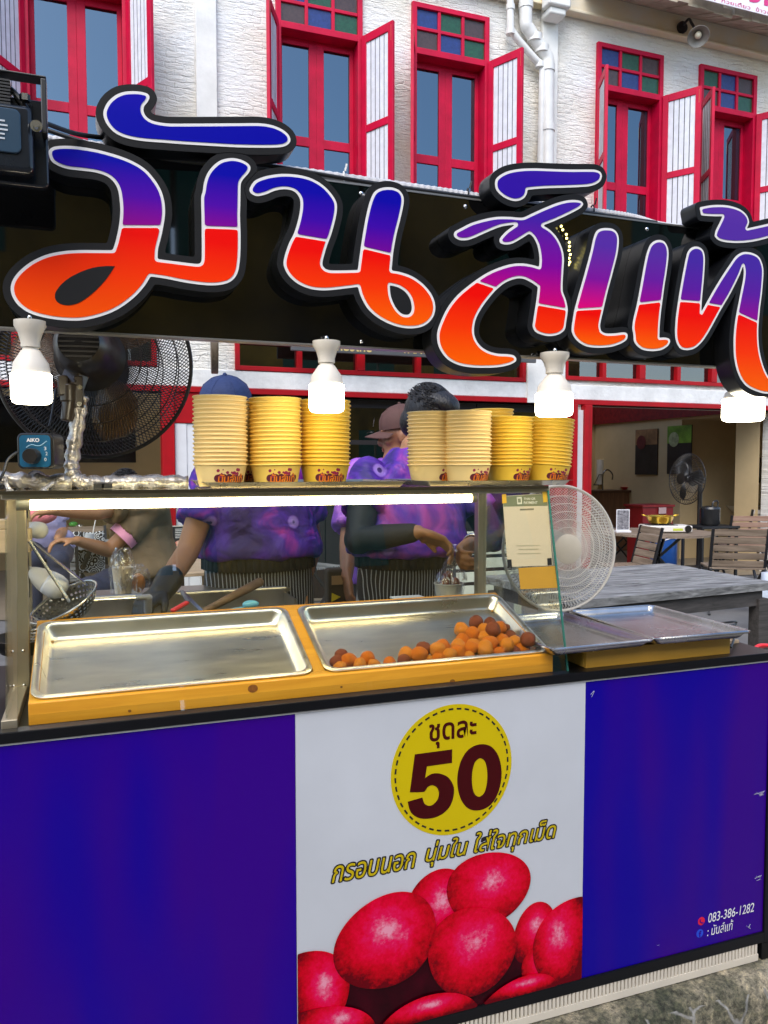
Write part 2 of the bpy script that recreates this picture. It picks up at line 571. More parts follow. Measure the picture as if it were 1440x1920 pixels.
# ================================================================== setting
def brick_mat():
    m = bpy.data.materials.new('white_brick'); m.use_nodes = True
    n, l = m.node_tree.nodes, m.node_tree.links
    b = n['Principled BSDF']; b.inputs['Roughness'].default_value = 0.75
    tc = n.new('ShaderNodeTexCoord'); sp = n.new('ShaderNodeSeparateXYZ'); cb = n.new('ShaderNodeCombineXYZ')
    l.new(tc.outputs['Object'], sp.inputs[0]); l.new(sp.outputs[0], cb.inputs[0]); l.new(sp.outputs[2], cb.inputs[1])
    wn = n.new('ShaderNodeTexNoise'); wn.inputs['Scale'].default_value = 5; wn.inputs['Detail'].default_value = 4
    l.new(cb.outputs[0], wn.inputs['Vector'])
    ad = n.new('ShaderNodeMixRGB'); ad.blend_type = 'ADD'; ad.inputs[0].default_value = 0.10
    l.new(cb.outputs[0], ad.inputs[1]); l.new(wn.outputs['Color'], ad.inputs[2])
    br = n.new('ShaderNodeTexBrick'); br.inputs['Scale'].default_value = 1
    br.inputs['Brick Width'].default_value = 0.2; br.inputs['Row Height'].default_value = 0.06
    br.inputs['Mortar Size'].default_value = 0.009; br.inputs['Mortar Smooth'].default_value = 0.6
    br.inputs['Color1'].default_value = (1, 1, 1, 1); br.inputs['Color2'].default_value = (.6, .6, .6, 1); br.inputs['Mortar'].default_value = (.25, .25, .25, 1)
    l.new(ad.outputs[0], br.inputs['Vector'])
    n2 = n.new('ShaderNodeTexNoise'); n2.inputs['Scale'].default_value = 22; n2.inputs['Detail'].default_value = 8; n2.inputs['Roughness'].default_value = 0.7
    mp = n.new('ShaderNodeMapping'); mp.inputs['Scale'].default_value = (0.45, 1.4, 1); l.new(cb.outputs[0], mp.inputs[0]); l.new(mp.outputs[0], n2.inputs['Vector'])
    mk = n.new('ShaderNodeTexNoise'); mk.inputs['Scale'].default_value = 1.3; mk.inputs['Detail'].default_value = 3
    l.new(cb.outputs[0], mk.inputs['Vector'])
    mr = n.new('ShaderNodeMapRange'); mr.inputs[1].default_value = 0.38; mr.inputs[2].default_value = 0.58; l.new(mk.outputs[0], mr.inputs[0])
    mu = n.new('ShaderNodeMath'); mu.operation = 'MULTIPLY'; l.new(br.outputs['Color'], mu.inputs[0]); l.new(mr.outputs[0], mu.inputs[1])
    a2 = n.new('ShaderNodeMath'); a2.operation = 'MULTIPLY_ADD'; a2.inputs[1].default_value = 1.9
    l.new(n2.outputs[0], a2.inputs[0]); l.new(mu.outputs[0], a2.inputs[2])
    bp = n.new('ShaderNodeBump'); bp.inputs['Strength'].default_value = 0.85; bp.inputs['Distance'].default_value = 0.026
    l.new(a2.outputs[0], bp.inputs['Height']); l.new(bp.outputs[0], b.inputs['Normal'])
    # flaked paint showing dark mortar here and there, and yellowing streaks
    fl = n.new('ShaderNodeTexNoise'); fl.inputs['Scale'].default_value = 13; fl.inputs['Detail'].default_value = 9; fl.inputs['Roughness'].default_value = 0.72
    mp2 = n.new('ShaderNodeMapping'); mp2.inputs['Scale'].default_value = (0.4, 1.7, 1); l.new(cb.outputs[0], mp2.inputs[0]); l.new(mp2.outputs[0], fl.inputs['Vector'])
    r1 = n.new('ShaderNodeValToRGB'); e = r1.color_ramp.elements
    e[0].position = 0.315; e[0].color = (0.13, 0.12, 0.11, 1); e[1].position = 0.36; e[1].color = (1, 1, 1, 1)
    l.new(fl.outputs[0], r1.inputs[0])
    st = n.new('ShaderNodeTexNoise'); st.inputs['Scale'].default_value = 1.1; st.inputs['Detail'].default_value = 5
    l.new(cb.outputs[0], st.inputs['Vector'])
    r2 = n.new('ShaderNodeValToRGB'); e = r2.color_ramp.elements
    e[0].position = 0.38; e[0].color = (0.90, 0.90, 0.88, 1); e[1].position = 0.72; e[1].color = (0.88, 0.81, 0.66, 1)
    l.new(st.outputs[0], r2.inputs[0])
    mx = n.new('ShaderNodeMixRGB'); mx.blend_type = 'MULTIPLY'; mx.inputs[0].default_value = 0.8
    l.new(r2.outputs[0], mx.inputs[1]); l.new(r1.outputs[0], mx.inputs[2]); l.new(mx.outputs[0], b.inputs['Base Color'])
    return m
BRICK = brick_mat()
PLASTER = mat('white_plaster', (0.74, 0.73, 0.69), 0.7, var=0.12, scale=3, bump=0.25, bscale=40)
CREAM = mat('cream_plaster', (0.78, 0.62, 0.36), 0.75, var=0.15, scale=2.5, bump=0.2, bscale=30, col2=(0.74, 0.70, 0.60))
CONC = mat('concrete', (0.30, 0.285, 0.25), 0.85, var=0.4, scale=6, bump=0.6, bscale=45)
PINKRED = mat('pink_red_paint', (0.50, 0.0012, 0.036), 0.5, var=0.16, scale=5, spec=.25)
RED = mat('red_paint', (0.36, 0.0015, 0.006), 0.45, var=0.14, scale=5, spec=.3)
PVC = mat('pale_pvc', (0.68, 0.67, 0.64), 0.4, var=0.06)
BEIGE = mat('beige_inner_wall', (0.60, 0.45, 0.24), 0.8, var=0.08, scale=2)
DARKIN = mat('dark_inner_wall', (0.06, 0.05, 0.035), 0.8, var=0.2, scale=2)
WGLASS = glass_mat('window_glass', (0.10, 0.12, 0.15), (.36, .50, .60), ior=3.4)
DGLASS = glass_mat('door_glass', (0.35, 0.33, 0.30), 1.0, ior=2.2)
BLACKM = mat('black_metal', (0.012, 0.012, 0.013), 0.4, var=0.1)

# ground
g = MB(); g.quad((-60, -60, -0.16), (60, -60, -0.16), (60, 90, -0.16), (-60, 90, -0.16))
structure(obj('ground', g, mat('street_ground', (0.20, 0.19, 0.18), 0.9, var=0.25, scale=1.5, bump=0.4, bscale=30)))
g = MB(); g.box((-12, 2.9, -0.159), (14, 8.45, -0.006))
structure(obj('paved_forecourt', g, mat('forecourt_paving', (0.13, 0.127, 0.125), 0.85, var=0.2, scale=3, bump=0.3, bscale=40)))
# the kerb slab the cart stands on: worn concrete top, rounded broken edge, rubble-stone face below
def kerb_mat(name, stone):
    m = bpy.data.materials.new(name); m.use_nodes = True
    n, l = m.node_tree.nodes, m.node_tree.links; b = n['Principled BSDF']; b.inputs['Roughness'].default_value = .85
    tc = n.new('ShaderNodeTexCoord')
    def noise(sc, det=8, ro=.65):
        q = n.new('ShaderNodeTexNoise'); q.inputs['Scale'].default_value = sc; q.inputs['Detail'].default_value = det; q.inputs['Roughness'].default_value = ro; l.new(tc.outputs['Object'], q.inputs['Vector']); return q
    def ramp(src, *st):
        r = n.new('ShaderNodeValToRGB'); e = r.color_ramp.elements; e[0].position, e[0].color = st[0][0], (*st[0][1], 1); e[1].position, e[1].color = st[-1][0], (*st[-1][1], 1)
        for p, c in st[1:-1]: q = e.new(p); q.color = (*c, 1)
        l.new(src, r.inputs[0]); return r
    def mix(a, b_, f, mode='MIX'):
        q = n.new('ShaderNodeMixRGB'); q.blend_type = mode
        if isinstance(f, float): q.inputs[0].default_value = f
        else: l.new(f, q.inputs[0])
        l.new(a, q.inputs[1]); l.new(b_, q.inputs[2]); return q
    big = ramp(noise(5.0, 10, .72).outputs[0], (.38, (.055, .06, .035)), (.5, (.20, .18, .12)), (.60, (.42, .36, .25)))
    fine = ramp(noise(60, 10, .8).outputs[0], (.38, (.16, .15, .13)), (.5, (.9, .9, .9)), (.62, (1.9, 1.8, 1.6)))
    col = mix(big.outputs[0], fine.outputs[0], .85, 'MULTIPLY').outputs[0]
    pits = ramp(noise(95, 4, .6).outputs[0], (.30, (.12, .11, .1)), (.38, (1, 1, 1)))
    col = mix(col, pits.outputs[0], .8, 'MULTIPLY').outputs[0]
    h = noise(30, 9, .7).outputs[0]
    if stone:
        dn_ = noise(6, 4); ad = mix(tc.outputs['Object'], dn_.outputs['Color'], .06, 'ADD')
        vo = n.new('ShaderNodeTexVoronoi'); vo.feature = 'DISTANCE_TO_EDGE'; vo.inputs['Scale'].default_value = 9; l.new(ad.outputs[0], vo.inputs['Vector'])
        ms = ramp(vo.outputs['Distance'], (.015, (1, 1, 1)), (.05, (0, 0, 0)))
        mc = ramp(noise(22).outputs[0], (.3, (.16, .15, .13)), (.7, (.48, .47, .43)))
        col = mix(col, mc.outputs[0], ms.outputs[0]).outputs[0]
    l.new(col, b.inputs['Base Color'])
    bp = n.new('ShaderNodeBump'); bp.inputs['Strength'].default_value = 1; bp.inputs['Distance'].default_value = .02; l.new(h, bp.inputs['Height']); l.new(bp.outputs[0], b.inputs['Normal'])
    return m
rnd = random.Random(3)
from mathutils import noise as mnoise
def kerb_profile(x):
    e = YK + .018 * mnoise.noise(Vector((x * 2.3, 0, 0))) + .010 * mnoise.noise(Vector((x * 9, 3, 0)))
    return [(2.9, -.012), (2.2, -.012), (1.85, -.012), (e + .05, -.012), (e + .03, -.014), (e + .018, -.018), (e + .008, -.026), (e, -.038), (e - .012, -.06), (e - .02, -.10), (e - .03, -.161)]
YK = 1.722
g = MB(); N = 700; prof = [kerb_profile(-1.5 + 5.5 * i / N) for i in range(N + 1)]; vs, fs = [], []
for i, p_ in enumerate(prof):
    x = -1.5 + 5.5 * i / N
    for j, (y, z) in enumerate(p_):
        k = 0 if j < 3 else 1
        vs.append(Vector((x, y + k * .006 * mnoise.noise(Vector((x * 30, y * 30, z * 40))), z + k * .006 * mnoise.noise(Vector((x * 26 + 7, y * 26, 1))) + k * .003 * mnoise.noise(Vector((x * 80, y * 80, 4))))))
m_ = len(prof[0])
for i in range(N):
    for j in range(m_ - 1): q = i * m_ + j; fs.append((q, q + m_, q + m_ + 1, q + 1))
g._add(vs, fs)
me = g.mesh('kerb_slab'); o = link('kerb_slab', me, [kerb_mat('old_kerb_concrete', False), kerb_mat('kerb_stone_face', True)], None, 180)
for f_ in me.polygons:
    if f_.center.z < -.045: f_.material_index = 1
structure(o)
for k, (px, py, r) in enumerate([(1368, 1900, .045), (1418, 1882, .05), (1300, 1916, .04), (1436, 1912, .05)]):
    c = PZ(px, py, -0.135)
    mb = MB(); mb.ell((0, 0, 0), (r, r * .6, r * .5), None, 14, 9)
    for v in mb.bm.verts: v.co *= 1 + .35 * mnoise.noise(v.co * 40 + Vector((k * 5, 0, 0)))
    o = obj('stone', mb, mat('pale_rubble' if k < 2 else 'brown_rubble', ((0.55, 0.55, 0.52) if k < 2 else (0.25, 0.18, 0.11)), 0.9, var=0.35, scale=20, bump=.6), smooth=60)
    o.location = c
    tag(o, ['pale broken mortar lump left of its twin at the kerb foot', 'pale broken mortar lump near the right picture edge', 'brown stone at the kerb foot furthest left', 'brown stone in the bottom right corner'][k], 'stone')

# ================================================================== shophouse
YF = 8.5
SH = thing('shophouse', 'white painted brick shophouse with crimson window frames behind the stall', 'building', (0, YF, 0))
WINS = [(-0.565, 0.398), (1.885, 2.848), (3.435, 4.398), (5.885, 6.869), (7.451, 8.392), (9.95, 10.9)]
ZW0, ZW1 = 3.9, 6.69
TRB, TRC = (1.42, 4.93, 2.52, 3.25), (5.476, 8.95, 2.57, 3.25)
TRA = (-3.3, 0.62, 2.52, 3.25)
DOA, DOB, DOC = (-3.3, 0.74, -0.01, 2.27), (1.45, 5.42, -0.01, 2.27), (5.87, 8.95, -0.01, 2.27)
def wall_sheet(x0, x1, z0, z1, holes, y, t):
    xs = sorted({x0, x1, *[h[0] for h in holes], *[h[1] for h in holes]}); zs = sorted({z0, z1, *[h[2] for h in holes], *[h[3] for h in holes]})
    solid = lambda i, j: 0 <= i < len(xs) - 1 and 0 <= j < len(zs) - 1 and not any(h[0] <= (xs[i] + xs[i + 1]) / 2 <= h[1] and h[2] <= (zs[j] + zs[j + 1]) / 2 <= h[3] for h in holes)
    mb = MB()
    for i in range(len(xs) - 1):
        for j in range(len(zs) - 1):
            if not solid(i, j): continue
            a, b, c, d = xs[i], xs[i + 1], zs[j], zs[j + 1]
            mb.quad((a, y, c), (b, y, c), (b, y, d), (a, y, d)); mb.quad((a, y + t, c), (a, y + t, d), (b, y + t, d), (b, y + t, c))
            if not solid(i - 1, j): mb.quad((a, y, c), (a, y, d), (a, y + t, d), (a, y + t, c))
            if not solid(i + 1, j): mb.quad((b, y, c), (b, y + t, c), (b, y + t, d), (b, y, d))
            if not solid(i, j - 1): mb.quad((a, y, c), (a, y + t, c), (b, y + t, c), (b, y, c))
            if not solid(i, j + 1): mb.quad((a, y, d), (b, y, d), (b, y + t, d), (a, y + t, d))
    return mb
XL, XR, ZT = -6.0, 13.0, 7.25
obj('facade_wall', wall_sheet(XL, XR, -0.01, ZT, [(a, b, ZW0, ZW1) for a, b in WINS] + [TRA, TRB, TRC, DOA, DOB, DOC], YF, 0.25), BRICK, SH, None)
for x0, x1 in ((1.051, 1.262), (5.10, 5.31)):
    mb = MB(); mb.box((x0, YF - 0.055, 3.6), (x1, YF - 0.002, 7.05)); obj('pilaster', mb, PLASTER, SH, bevel=.006)
# cornice: cream band, ledge, jutting slab
mb = MB(); mb.box((XL, YF - 0.10, 6.96), (XR, YF - 0.003, 7.75)); mb.box((XL, YF - 0.125, 6.92), (XR, YF - 0.003, 6.958)); obj('cornice', mb, CREAM, SH, bevel=.01)
mb = MB()
for i in range(60):
    xa = 5.6 + i * 0.14; yb = YF - .62 + rnd.uniform(-.035, .035); zb = 7.19 + rnd.uniform(-.012, .012)
    zb -= .22; t2 = zb + .12 + rnd.uniform(-.02, .03); mb.prism([(xa, yb, zb), (xa, YF - .101, 7.185), (xa, YF - .101, 7.36), (xa, yb, t2)], (.1399, 0, 0))
obj('eave_slab', mb, mat('eave_plaster', (0.42, 0.36, 0.27), .85, var=.3, scale=4, bump=.5), SH, None)
for xx in (5.03,):
    mb = MB(); mb.prism([(xx, YF - .16, 6.95), (xx + .32, YF - .16, 6.95), (xx + .32, YF - .42, 7.3), (xx, YF - .42, 7.3)], (0, 0, 0.001))
    mb = MB(); mb.box((xx, YF - .3, 6.84), (xx + .3, YF - .1255, 7.5)); mb.box((xx + .04, YF - .26, 6.76), (xx + .26, YF - .06, 6.8395)); obj('corbel', mb, PLASTER, SH, bevel=.02)
mb = MB(); mb.box((XL, YF - .03, 2.33), (XR, YF - .002, 2.515)); obj('lintel_beam', mb, mat('chalky_beam', (.72, .72, .70), .75, var=.14, scale=5, bump=.5, bscale=25), SH, bevel=.008)
mb = MB(); mb.box((4.94, YF - .06, 2.27), (5.47, YF - .003, 3.4)); obj('door_pier', mb, PLASTER, SH, bevel=.006)

# upper windows
SHUT = {}
def shutter(parent, hinge, zlo, zhi, ang, width=0.47):
    """barred leaf; ang measured from the wall normal, sign = side"""
    d = Vector((math.sin(ang), -math.cos(ang), 0)); nrm = Vector((d.y, -d.x, 0)); t = 0.035
    h = Vector(hinge); fr = MB(); b = MB()
    def slab(mb, u0, u1, z0, z1, th):
        p = [h + d * u0 - nrm * th / 2, h + d * u1 - nrm * th / 2, h + d * u1 + nrm * th / 2, h + d * u0 + nrm * th / 2]
        vs = [Vector((q.x, q.y, z0)) for q in p]; mb.prism(vs, (0, 0, z1 - z0))
    slab(fr, 0, .07, zlo, zhi, t); slab(fr, width - .07, width, zlo, zhi, t)
    for za, zb in ((zhi - .09, zhi), (zlo, zlo + .1), ((zlo + zhi) / 2 + .05, (zlo + zhi) / 2 + .13)): slab(fr, .07, width - .07, za, zb, t * .95)
    f = obj('shutter', fr, PINKRED, parent, None, bevel=.004)
    for k in range(1, 5):
        u = .07 + (width - .14) * k / 5
        q = h + d * u; b.tube([(q.x, q.y, zlo + .09), (q.x, q.y, zhi - .085)], .006, 6)
    obj('shutter_bars', b, BLACKM, f)
    pn = MB(); slab(pn, .066, width - .066, zlo + .095, zhi - .085, .006); obj('shutter_panel', pn, mat('white_infill', (.66, .68, .74), .6, var=.10, scale=12, bump=.3, bscale=50), f, None)
    q = h + d * (width - .035) + nrm * 0; lt = MB()
    lt.bar((q.x, q.y - .012, zhi - .20), (q.x, q.y - .012, zhi - .04), .016, .022)
    obj('latch', lt, mat('brass', (.65, .45, .15), .35, .9), f)
PANE = {'b': mat('blue_glass', (0.015, 0.035, 0.16), .18, var=.2, scale=30, bump=.3, bscale=90),
        'g': mat('green_glass', (0.012, 0.07, 0.03), .18, var=.2, scale=30, bump=.3, bscale=90),
        'n': mat('brown_glass', (0.06, 0.035, 0.03), .2, var=.2, scale=30, bump=.3, bscale=90)}
PAT = [['bgn', 'nbg'], ['bgn', 'nbg'], ['bgn', 'nbg'], ['bgn', 'nbg'], ['gbn', 'nbg'], ['bgn', 'nbg']]
for wi, (x0, x1) in enumerate(WINS):
    f = MB(); y0, y1 = YF - .045, YF + .16
    w = .055
    ztr = 6.20
    f.box((x0, y0, ZW0), (x0 + w, y1, ZW1)); f.box((x1 - w, y0, ZW0), (x1, y1, ZW1)); f.box((x0 + w, y0, ZW1 - w), (x1 - w, y1, ZW1)); f.box((x0 + w, y0, ztr - .07), (x1 - w, y1, ztr))
    pw = (x1 - x0 - 2 * w - 2 * .035) / 3; ph = (ZW1 - w - ztr - .035) / 2
    for k in (1, 2):
        xx = x0 + w + k * pw + (k - 1) * .035; f.box((xx, y0 + .01, ztr), (xx + .035, y0 + .07, ZW1 - w))
    zz = ztr + ph; f.box((x0 + w, y0 + .012, zz), (x1 - w, y0 + .068, zz + .035))
    win = obj('window', f, PINKRED, SH, None, bevel=.004)
    for r_ in range(2):
        for c_ in range(3):
            xx = x0 + w + c_ * (pw + .035); z_ = ztr + (1 - r_) * (ph + .035)
            p = MB(); p.box((xx - .004, y0 + .034, z_ - .004), (xx + pw + .004, y0 + .042, z_ + ph + .004))
            obj('coloured_pane', p, PANE[PAT[wi][r_][c_]], win)
    # glazed leaves, set back
    lf = MB(); gl = MB(); ly = YF + .12; zm = 5.0
    zt = ztr - .07
    xm = (x0 + x1) / 2
    for a, b in ((x0 + w, xm), (xm, x1 - w)):
        s1, s2 = (.045, .085) if a < xm - .01 else (.085, .045)
        lf.box((a, ly, ZW0), (a + s1, ly + .04, zt)); lf.box((b - s2, ly, ZW0), (b, ly + .04, zt))
        for za, zb in ((zt - .07, zt), (zm, zm + .1), (ZW0, ZW0 + .2)): lf.box((a + s1, ly + .001, za), (b - s2, ly + .039, zb))
        gl.box((a + s1 - .005, ly + .018, ZW0 + .1), (b - s2 + .005, ly + .022, zt - .05))
    obj('leaf', lf, PINKRED, win, None, bevel=.004); obj('glass', gl, WGLASS, win, None)
    bk = MB(); bk.box((x0 + .01, YF + .3, ZW0), (x1 - .01, YF + .31, ZW1)); obj('curtain', bk, mat('dark_curtain', (.03, .04, .055), .9), win, None)
    zh = ztr - .0
    shutter(win, (x0 + .01, y0 - .01, 0), ZW0 + .1, zh - .02, -R(24 if wi else 30)); shutter(win, (x1 - .01, y0 - .01, 0), ZW0 + .1, zh - .02, R(33 if wi > 2 else 26))

# ground-floor transom lights
def transom(x0, x1, z0, z1, n):
    f = MB(); w = .05; y0, y1 = YF - .04, YF + .08
    f.box((x0, y0, z0), (x1, y1, z0 + w)); f.box((x0, y0, z1 - w), (x1, y1, z1)); f.box((x0, y0, z0 + w), (x0 + w, y1, z1 - w)); f.box((x1 - w, y0, z0 + w), (x1, y1, z1 - w))
    f.box((x0 + w, y0 + .01, z0 + .285), (x1 - w, y1 - .01, z0 + .33))
    for k in range(1, n):
        xx = x0 + (x1 - x0) * k / n; ww = .045 if k % 2 == 0 else .028
        f.box((xx - ww, y0 - .004 * (k % 2 == 0), z0 + w), (xx + ww, y1 - .02, z1 - w))
    o = obj('transom', f, RED, SH, None, bevel=.004)
    gl = MB(); gl.box((x0 + .02, YF + .03, z0 + .02), (x1 - .02, YF + .036, z1 - .02)); obj('transom_glass', gl, DGLASS, o, None)
transom(*TRA, 6); transom(*TRB, 5); transom(*TRC, 6)
# door frames (red), folded white-panelled leaves
f = MB(); y0, y1 = YF - .05, YF + .2
f.box((-3.3, y0, 2.27), (5.47, y1 - .02, 2.328)); f.box((5.47, y0, 2.27), (8.95, y1 - .02, 2.328))
for a, b in ((.66, .785), (1.40, 1.47), (5.34, 5.44), (5.80, 5.875)): f.box((a, y0 - .006, -.01), (b, y1, 2.269))
f.box((.785, y0 + .02, 1.95), (1.40, y1, 2.269))
obj('door_frame', f, RED, SH, None, bevel=.005)
lf = MB()
for k in range(5): lf.box((.79 + k * .122, YF - .02 + .01 * (k % 2), -.01), (.79 + k * .122 + .119, YF + .05, 1.945))
obj('white_door', lf, mat('white_door_paint', (.66, .66, .67), .5, var=.05), SH, None, bevel=.003)
lf = MB(); lf.box((5.445, YF - .1, -.01), (5.50, YF + .1, 2.265)); lf.box((5.56, YF - .12, -.01), (5.62, YF + .08, 2.265)); lf.box((5.74, YF - .1, -.01), (5.795, YF + .1, 2.265))
fd = obj('folding_door', lf, RED, SH, None, bevel=.004)
lf = MB(); lf.box((5.625, YF - .06, .2), (5.735, YF + .02, 2.2)); obj('door_panel', lf, mat('white_door_paint', (.7, .7, .7), .5), fd, None)
# glazed doors of the middle bay
f = MB(); gl = MB()
for a in (1.5, 2.45, 3.4, 4.35):
    for xx in (a, a + .86): f.box((xx, YF + .12, -.01), (xx + .08, YF + .17, 2.26))
    for za, zb in ((2.17, 2.26), (1.75, 1.80), (.75, .83)): f.box((a + .08, YF + .121, za), (a + .86, YF + .169, zb))
    f.box((a + .08, YF + .13, -.01), (a + .86, YF + .16, .75))
    gl.box((a + .07, YF + .142, .82), (a + .87, YF + .148, 2.18))
gd = obj('glazed_doors', f, mat('dark_door_wood', (.012, .007, .006), .5), SH, None); obj('door_panes', gl, DGLASS, gd, None)
# interiors
def room(x0, x1, yb, wall, floor_m):
    r_ = MB(); ya = YF + .252
    r_.quad((x0, yb, 0), (x1, yb, 0), (x1, yb, 3.6), (x0, yb, 3.6)); r_.quad((x0, ya, 0), (x0, yb, 0), (x0, yb, 3.6), (x0, ya, 3.6)); r_.quad((x0, ya, 3.59), (x0, 10.2, 3.59), (x1, 10.2, 3.59), (x1, ya, 3.59))  # ceiling stops short; the open rear is added to let skylight in
    return r_, ya
r_, ya = room(-4, 1.1, 12.5, BEIGE, None); r_.quad((1.1, ya, 0), (1.1, ya, 3.6), (1.1, 12.5, 3.6), (1.1, 12.5, 0)); obj('inner_wall', r_, BEIGE, SH, None)
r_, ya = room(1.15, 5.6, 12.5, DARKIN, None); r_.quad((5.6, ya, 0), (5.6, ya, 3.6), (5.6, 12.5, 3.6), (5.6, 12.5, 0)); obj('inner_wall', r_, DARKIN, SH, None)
r_, ya = room(5.65, 8.9, 12.7, BEIGE, None)
YA0, YA1 = 9.2, 10.35                      # washroom alcove in the side wall
r_.quad((8.9, YA1, 0), (8.9, 12.7, 0), (8.9, 12.7, 3.6), (8.9, YA1, 3.6)); r_.quad((8.9, YA0, 2.25), (8.9, YA1, 2.25), (8.9, YA1, 3.6), (8.9, YA0, 3.6)); r_.quad((8.9, ya, 0), (8.9, YA0, 0), (8.9, YA0, 3.6), (8.9, ya, 3.6))
r_.quad((8.9, YA1, 0), (8.9, YA1, 2.25), (10.4, YA1, 2.25), (10.4, YA1, 0)); r_.quad((10.4, YA0 - 1.2, 0), (10.4, YA1, 0), (10.4, YA1, 2.25), (10.4, YA0 - 1.2, 2.25)); r_.quad((8.9, YA0 - 1.2, 2.25), (8.9, YA1, 2.25), (10.4, YA1, 2.25), (10.4, YA0 - 1.2, 2.25))
obj('inner_wall', r_, BEIGE, SH, None)
fl = MB(); fl.quad((-6, YF - .05, .002), (13, YF - .05, .002), (13, 13, .002), (-6, 13, .002)); obj('inner_floor', fl, mat('inner_tiles', (.22, .18, .13), .4, var=.1), SH, None)
fz = MB(); fz.box((8.855, 9.15, 2.285), (8.898, 12.69, 3.4)); fz.box((5.66, 12.65, 2.285), (8.854, 12.69, 3.4)); obj('frieze', fz, mat('dark_red_frieze', (.22, .012, .01), .6, var=.4, scale=14), SH, None)
bk = MB(); bk.box((XL, 13.2, 0), (XR, 13.4, 4.2)); bk.box((XL, YF + .26, 7.3), (XR, 10.2, 7.45)); bk.box((XL, YF + .3, 3.62), (XR, 10.2, 3.8)); bk.box((XL - .2, YF, 0), (XL, 13.4, 7.45)); bk.box((XR, YF, 0), (XR + .2, 13.4, 7.45))
obj('rear_walls', bk, PLASTER, SH, None)

# pipes on the facade
D = lambda x, y, dy=.12: PY(x, y, YF - dy)
dp = MB()
px = PY(1024, 300, YF - .12).x
dp.tube(smoothpath([D(986, -60), D(986, 40), D(992, 56), D(1018, 96), D(1027, 112), D(1027, 140), (px + .02, YF - .12, 5.0), (px + .02, YF - .12, 3.4)], 5), .075, 16)
for p in (D(986, 10), D(1003, 72), D(1016, 93), D(1027, 128), D(1027, 240)): dp.tube([p - Vector((0, 0, .04)), p + Vector((0, 0, .04))], .086, 16)
tag(obj('drainpipe', dp, PVC, None, 40), 'thick pale plastic drainpipe with an offset bend between two windows', 'pipe')
dp = MB(); px2 = PY(1008, 200, YF - .12).x
dp.tube(smoothpath([D(957, -60), D(957, 38), D(962, 62), D(1002, 110), D(1016, 124), D(1017, 150), (px2 + .06, YF - .1, 5.0), (px2 + .06, YF - .1, 3.4)], 5), .042, 14)
for p in (D(957, 14), D(957, 60), D(1012, 122)): dp.tube([p - Vector((0, 0, .03)), p + Vector((0, 0, .03))], .052, 14)
tag(obj('drainpipe', dp, PVC, None, 40), 'thin pale plastic drainpipe left of the thick one', 'pipe')

# enamel wall lamp under the cornice
base = PY(1277, 53, YF - .1)
wl = thing('wall_lamp', 'grey enamel shade wall lamp on a black gooseneck under the cornice', 'lamp', base)
mb = MB(); mb.tube([base + Vector((0, .01, 0)), base + Vector((0, -.04, 0))], .07, 14); mb.tube(smoothpath([base, base + Vector((.01, -.12, .05)), PY(1297, 44, YF - .36), PY(1304, 56, YF - .46)], 5), .016, 8); obj('arm', mb, BLACKM, wl)
hd = PY(1309, 66, YF - .5); MM = Matrix.Translation(hd) @ Vector((.35, .55, .75)).to_track_quat('Z', 'Y').to_matrix().to_4x4()
mb = MB(); mb.lathe([(r_ * .64, z_ * .64) for r_, z_ in [(.03, .10), (.06, .09), (.075, .05), (.17, -.03), (.20, -.06), (.195, -.065), (.165, -.035), (.07, .04), (.03, .06)]], 28, MM, closed=True); obj('shade', mb, mat('grey_enamel', (.24, .22, .19), .4, var=.2), wl, 40)
mb = MB(); mb.ell(MM @ Vector((0, 0, 0)), .042); obj('bulb', mb, mat('frosted_bulb', (.75, .68, .5), .4), wl)

# banner above the eave
A = PY(1289, -22, YF - .7)
bz = 7.3
bn = thing('banner', 'white shop banner with pink print along the eave, top right', 'banner', (A.x, YF - .7, bz))
x0 = PY(1297, 0, YF - .7).x
mb = MB(); mb.box((x0, YF - .732, 7.005), (x0 + 4, YF - .72, 8.1)); obj('cloth', mb, mat('white_vinyl', (.78, .76, .78), .45, var=.04), bn, None)
wall_text('small_lettering', 'กาแฟ  ก๋วยเตี๋ยว  ข้าวแกง  น้ำแข็งใส  ของว่าง  เครื่องดื่ม  กาแฟ  ข้าวแกง', x0 + .06, x0 + 3.6, 7.02, 7.07, YF - .736, mat('pink_print', (.6, .03, .18), .5), bn)
wall_text('large_lettering', 'ของกินของอร่อย', x0 + .2, x0 + 3.6, 7.11, 7.36, YF - .736, mat('pink_print', (.6, .03, .18), .5), bn, bold=.02)

# plank sign with gold letters and round hanging sign seen edge-on
zc = 2.78
ps = thing('plank_sign', 'grey wooden plank with gold Thai and Latin letters hung across the transom', 'sign', (3.2, YF - .3, zc))
a, b = PY(545, 652, YF - .3), PY(800, 668, YF - .3)
mb = MB(); mb.box((a.x, YF - .32, 2.715), (4.9, YF - .28, 2.86)); obj('plank', mb, wood_mat('grey_plank', (.06, .06, .065), (.11, .11, .11), 2), ps, None, bevel=.005)
GOLD = mat('gold_letters', (.72, .55, .2), .4, .3)
a, b = PY(632, 660, YF - .33), PY(698, 660, YF - .33); wall_text('lettering', 'หยวเทย', a.x, b.x, 2.735, 2.835, YF - .323, GOLD, ps, bold=.02)
a, b = PY(738, 660, YF - .33), PY(806, 660, YF - .33); wall_text('lettering', '– TANG', a.x, b.x, 2.745, 2.825, YF - .323, GOLD, ps, bold=.02)
c = PY(402, 655, YF - .5)
rs = thing('hanging_sign', 'round wooden hanging sign seen edge-on by the white wall', 'sign', c)
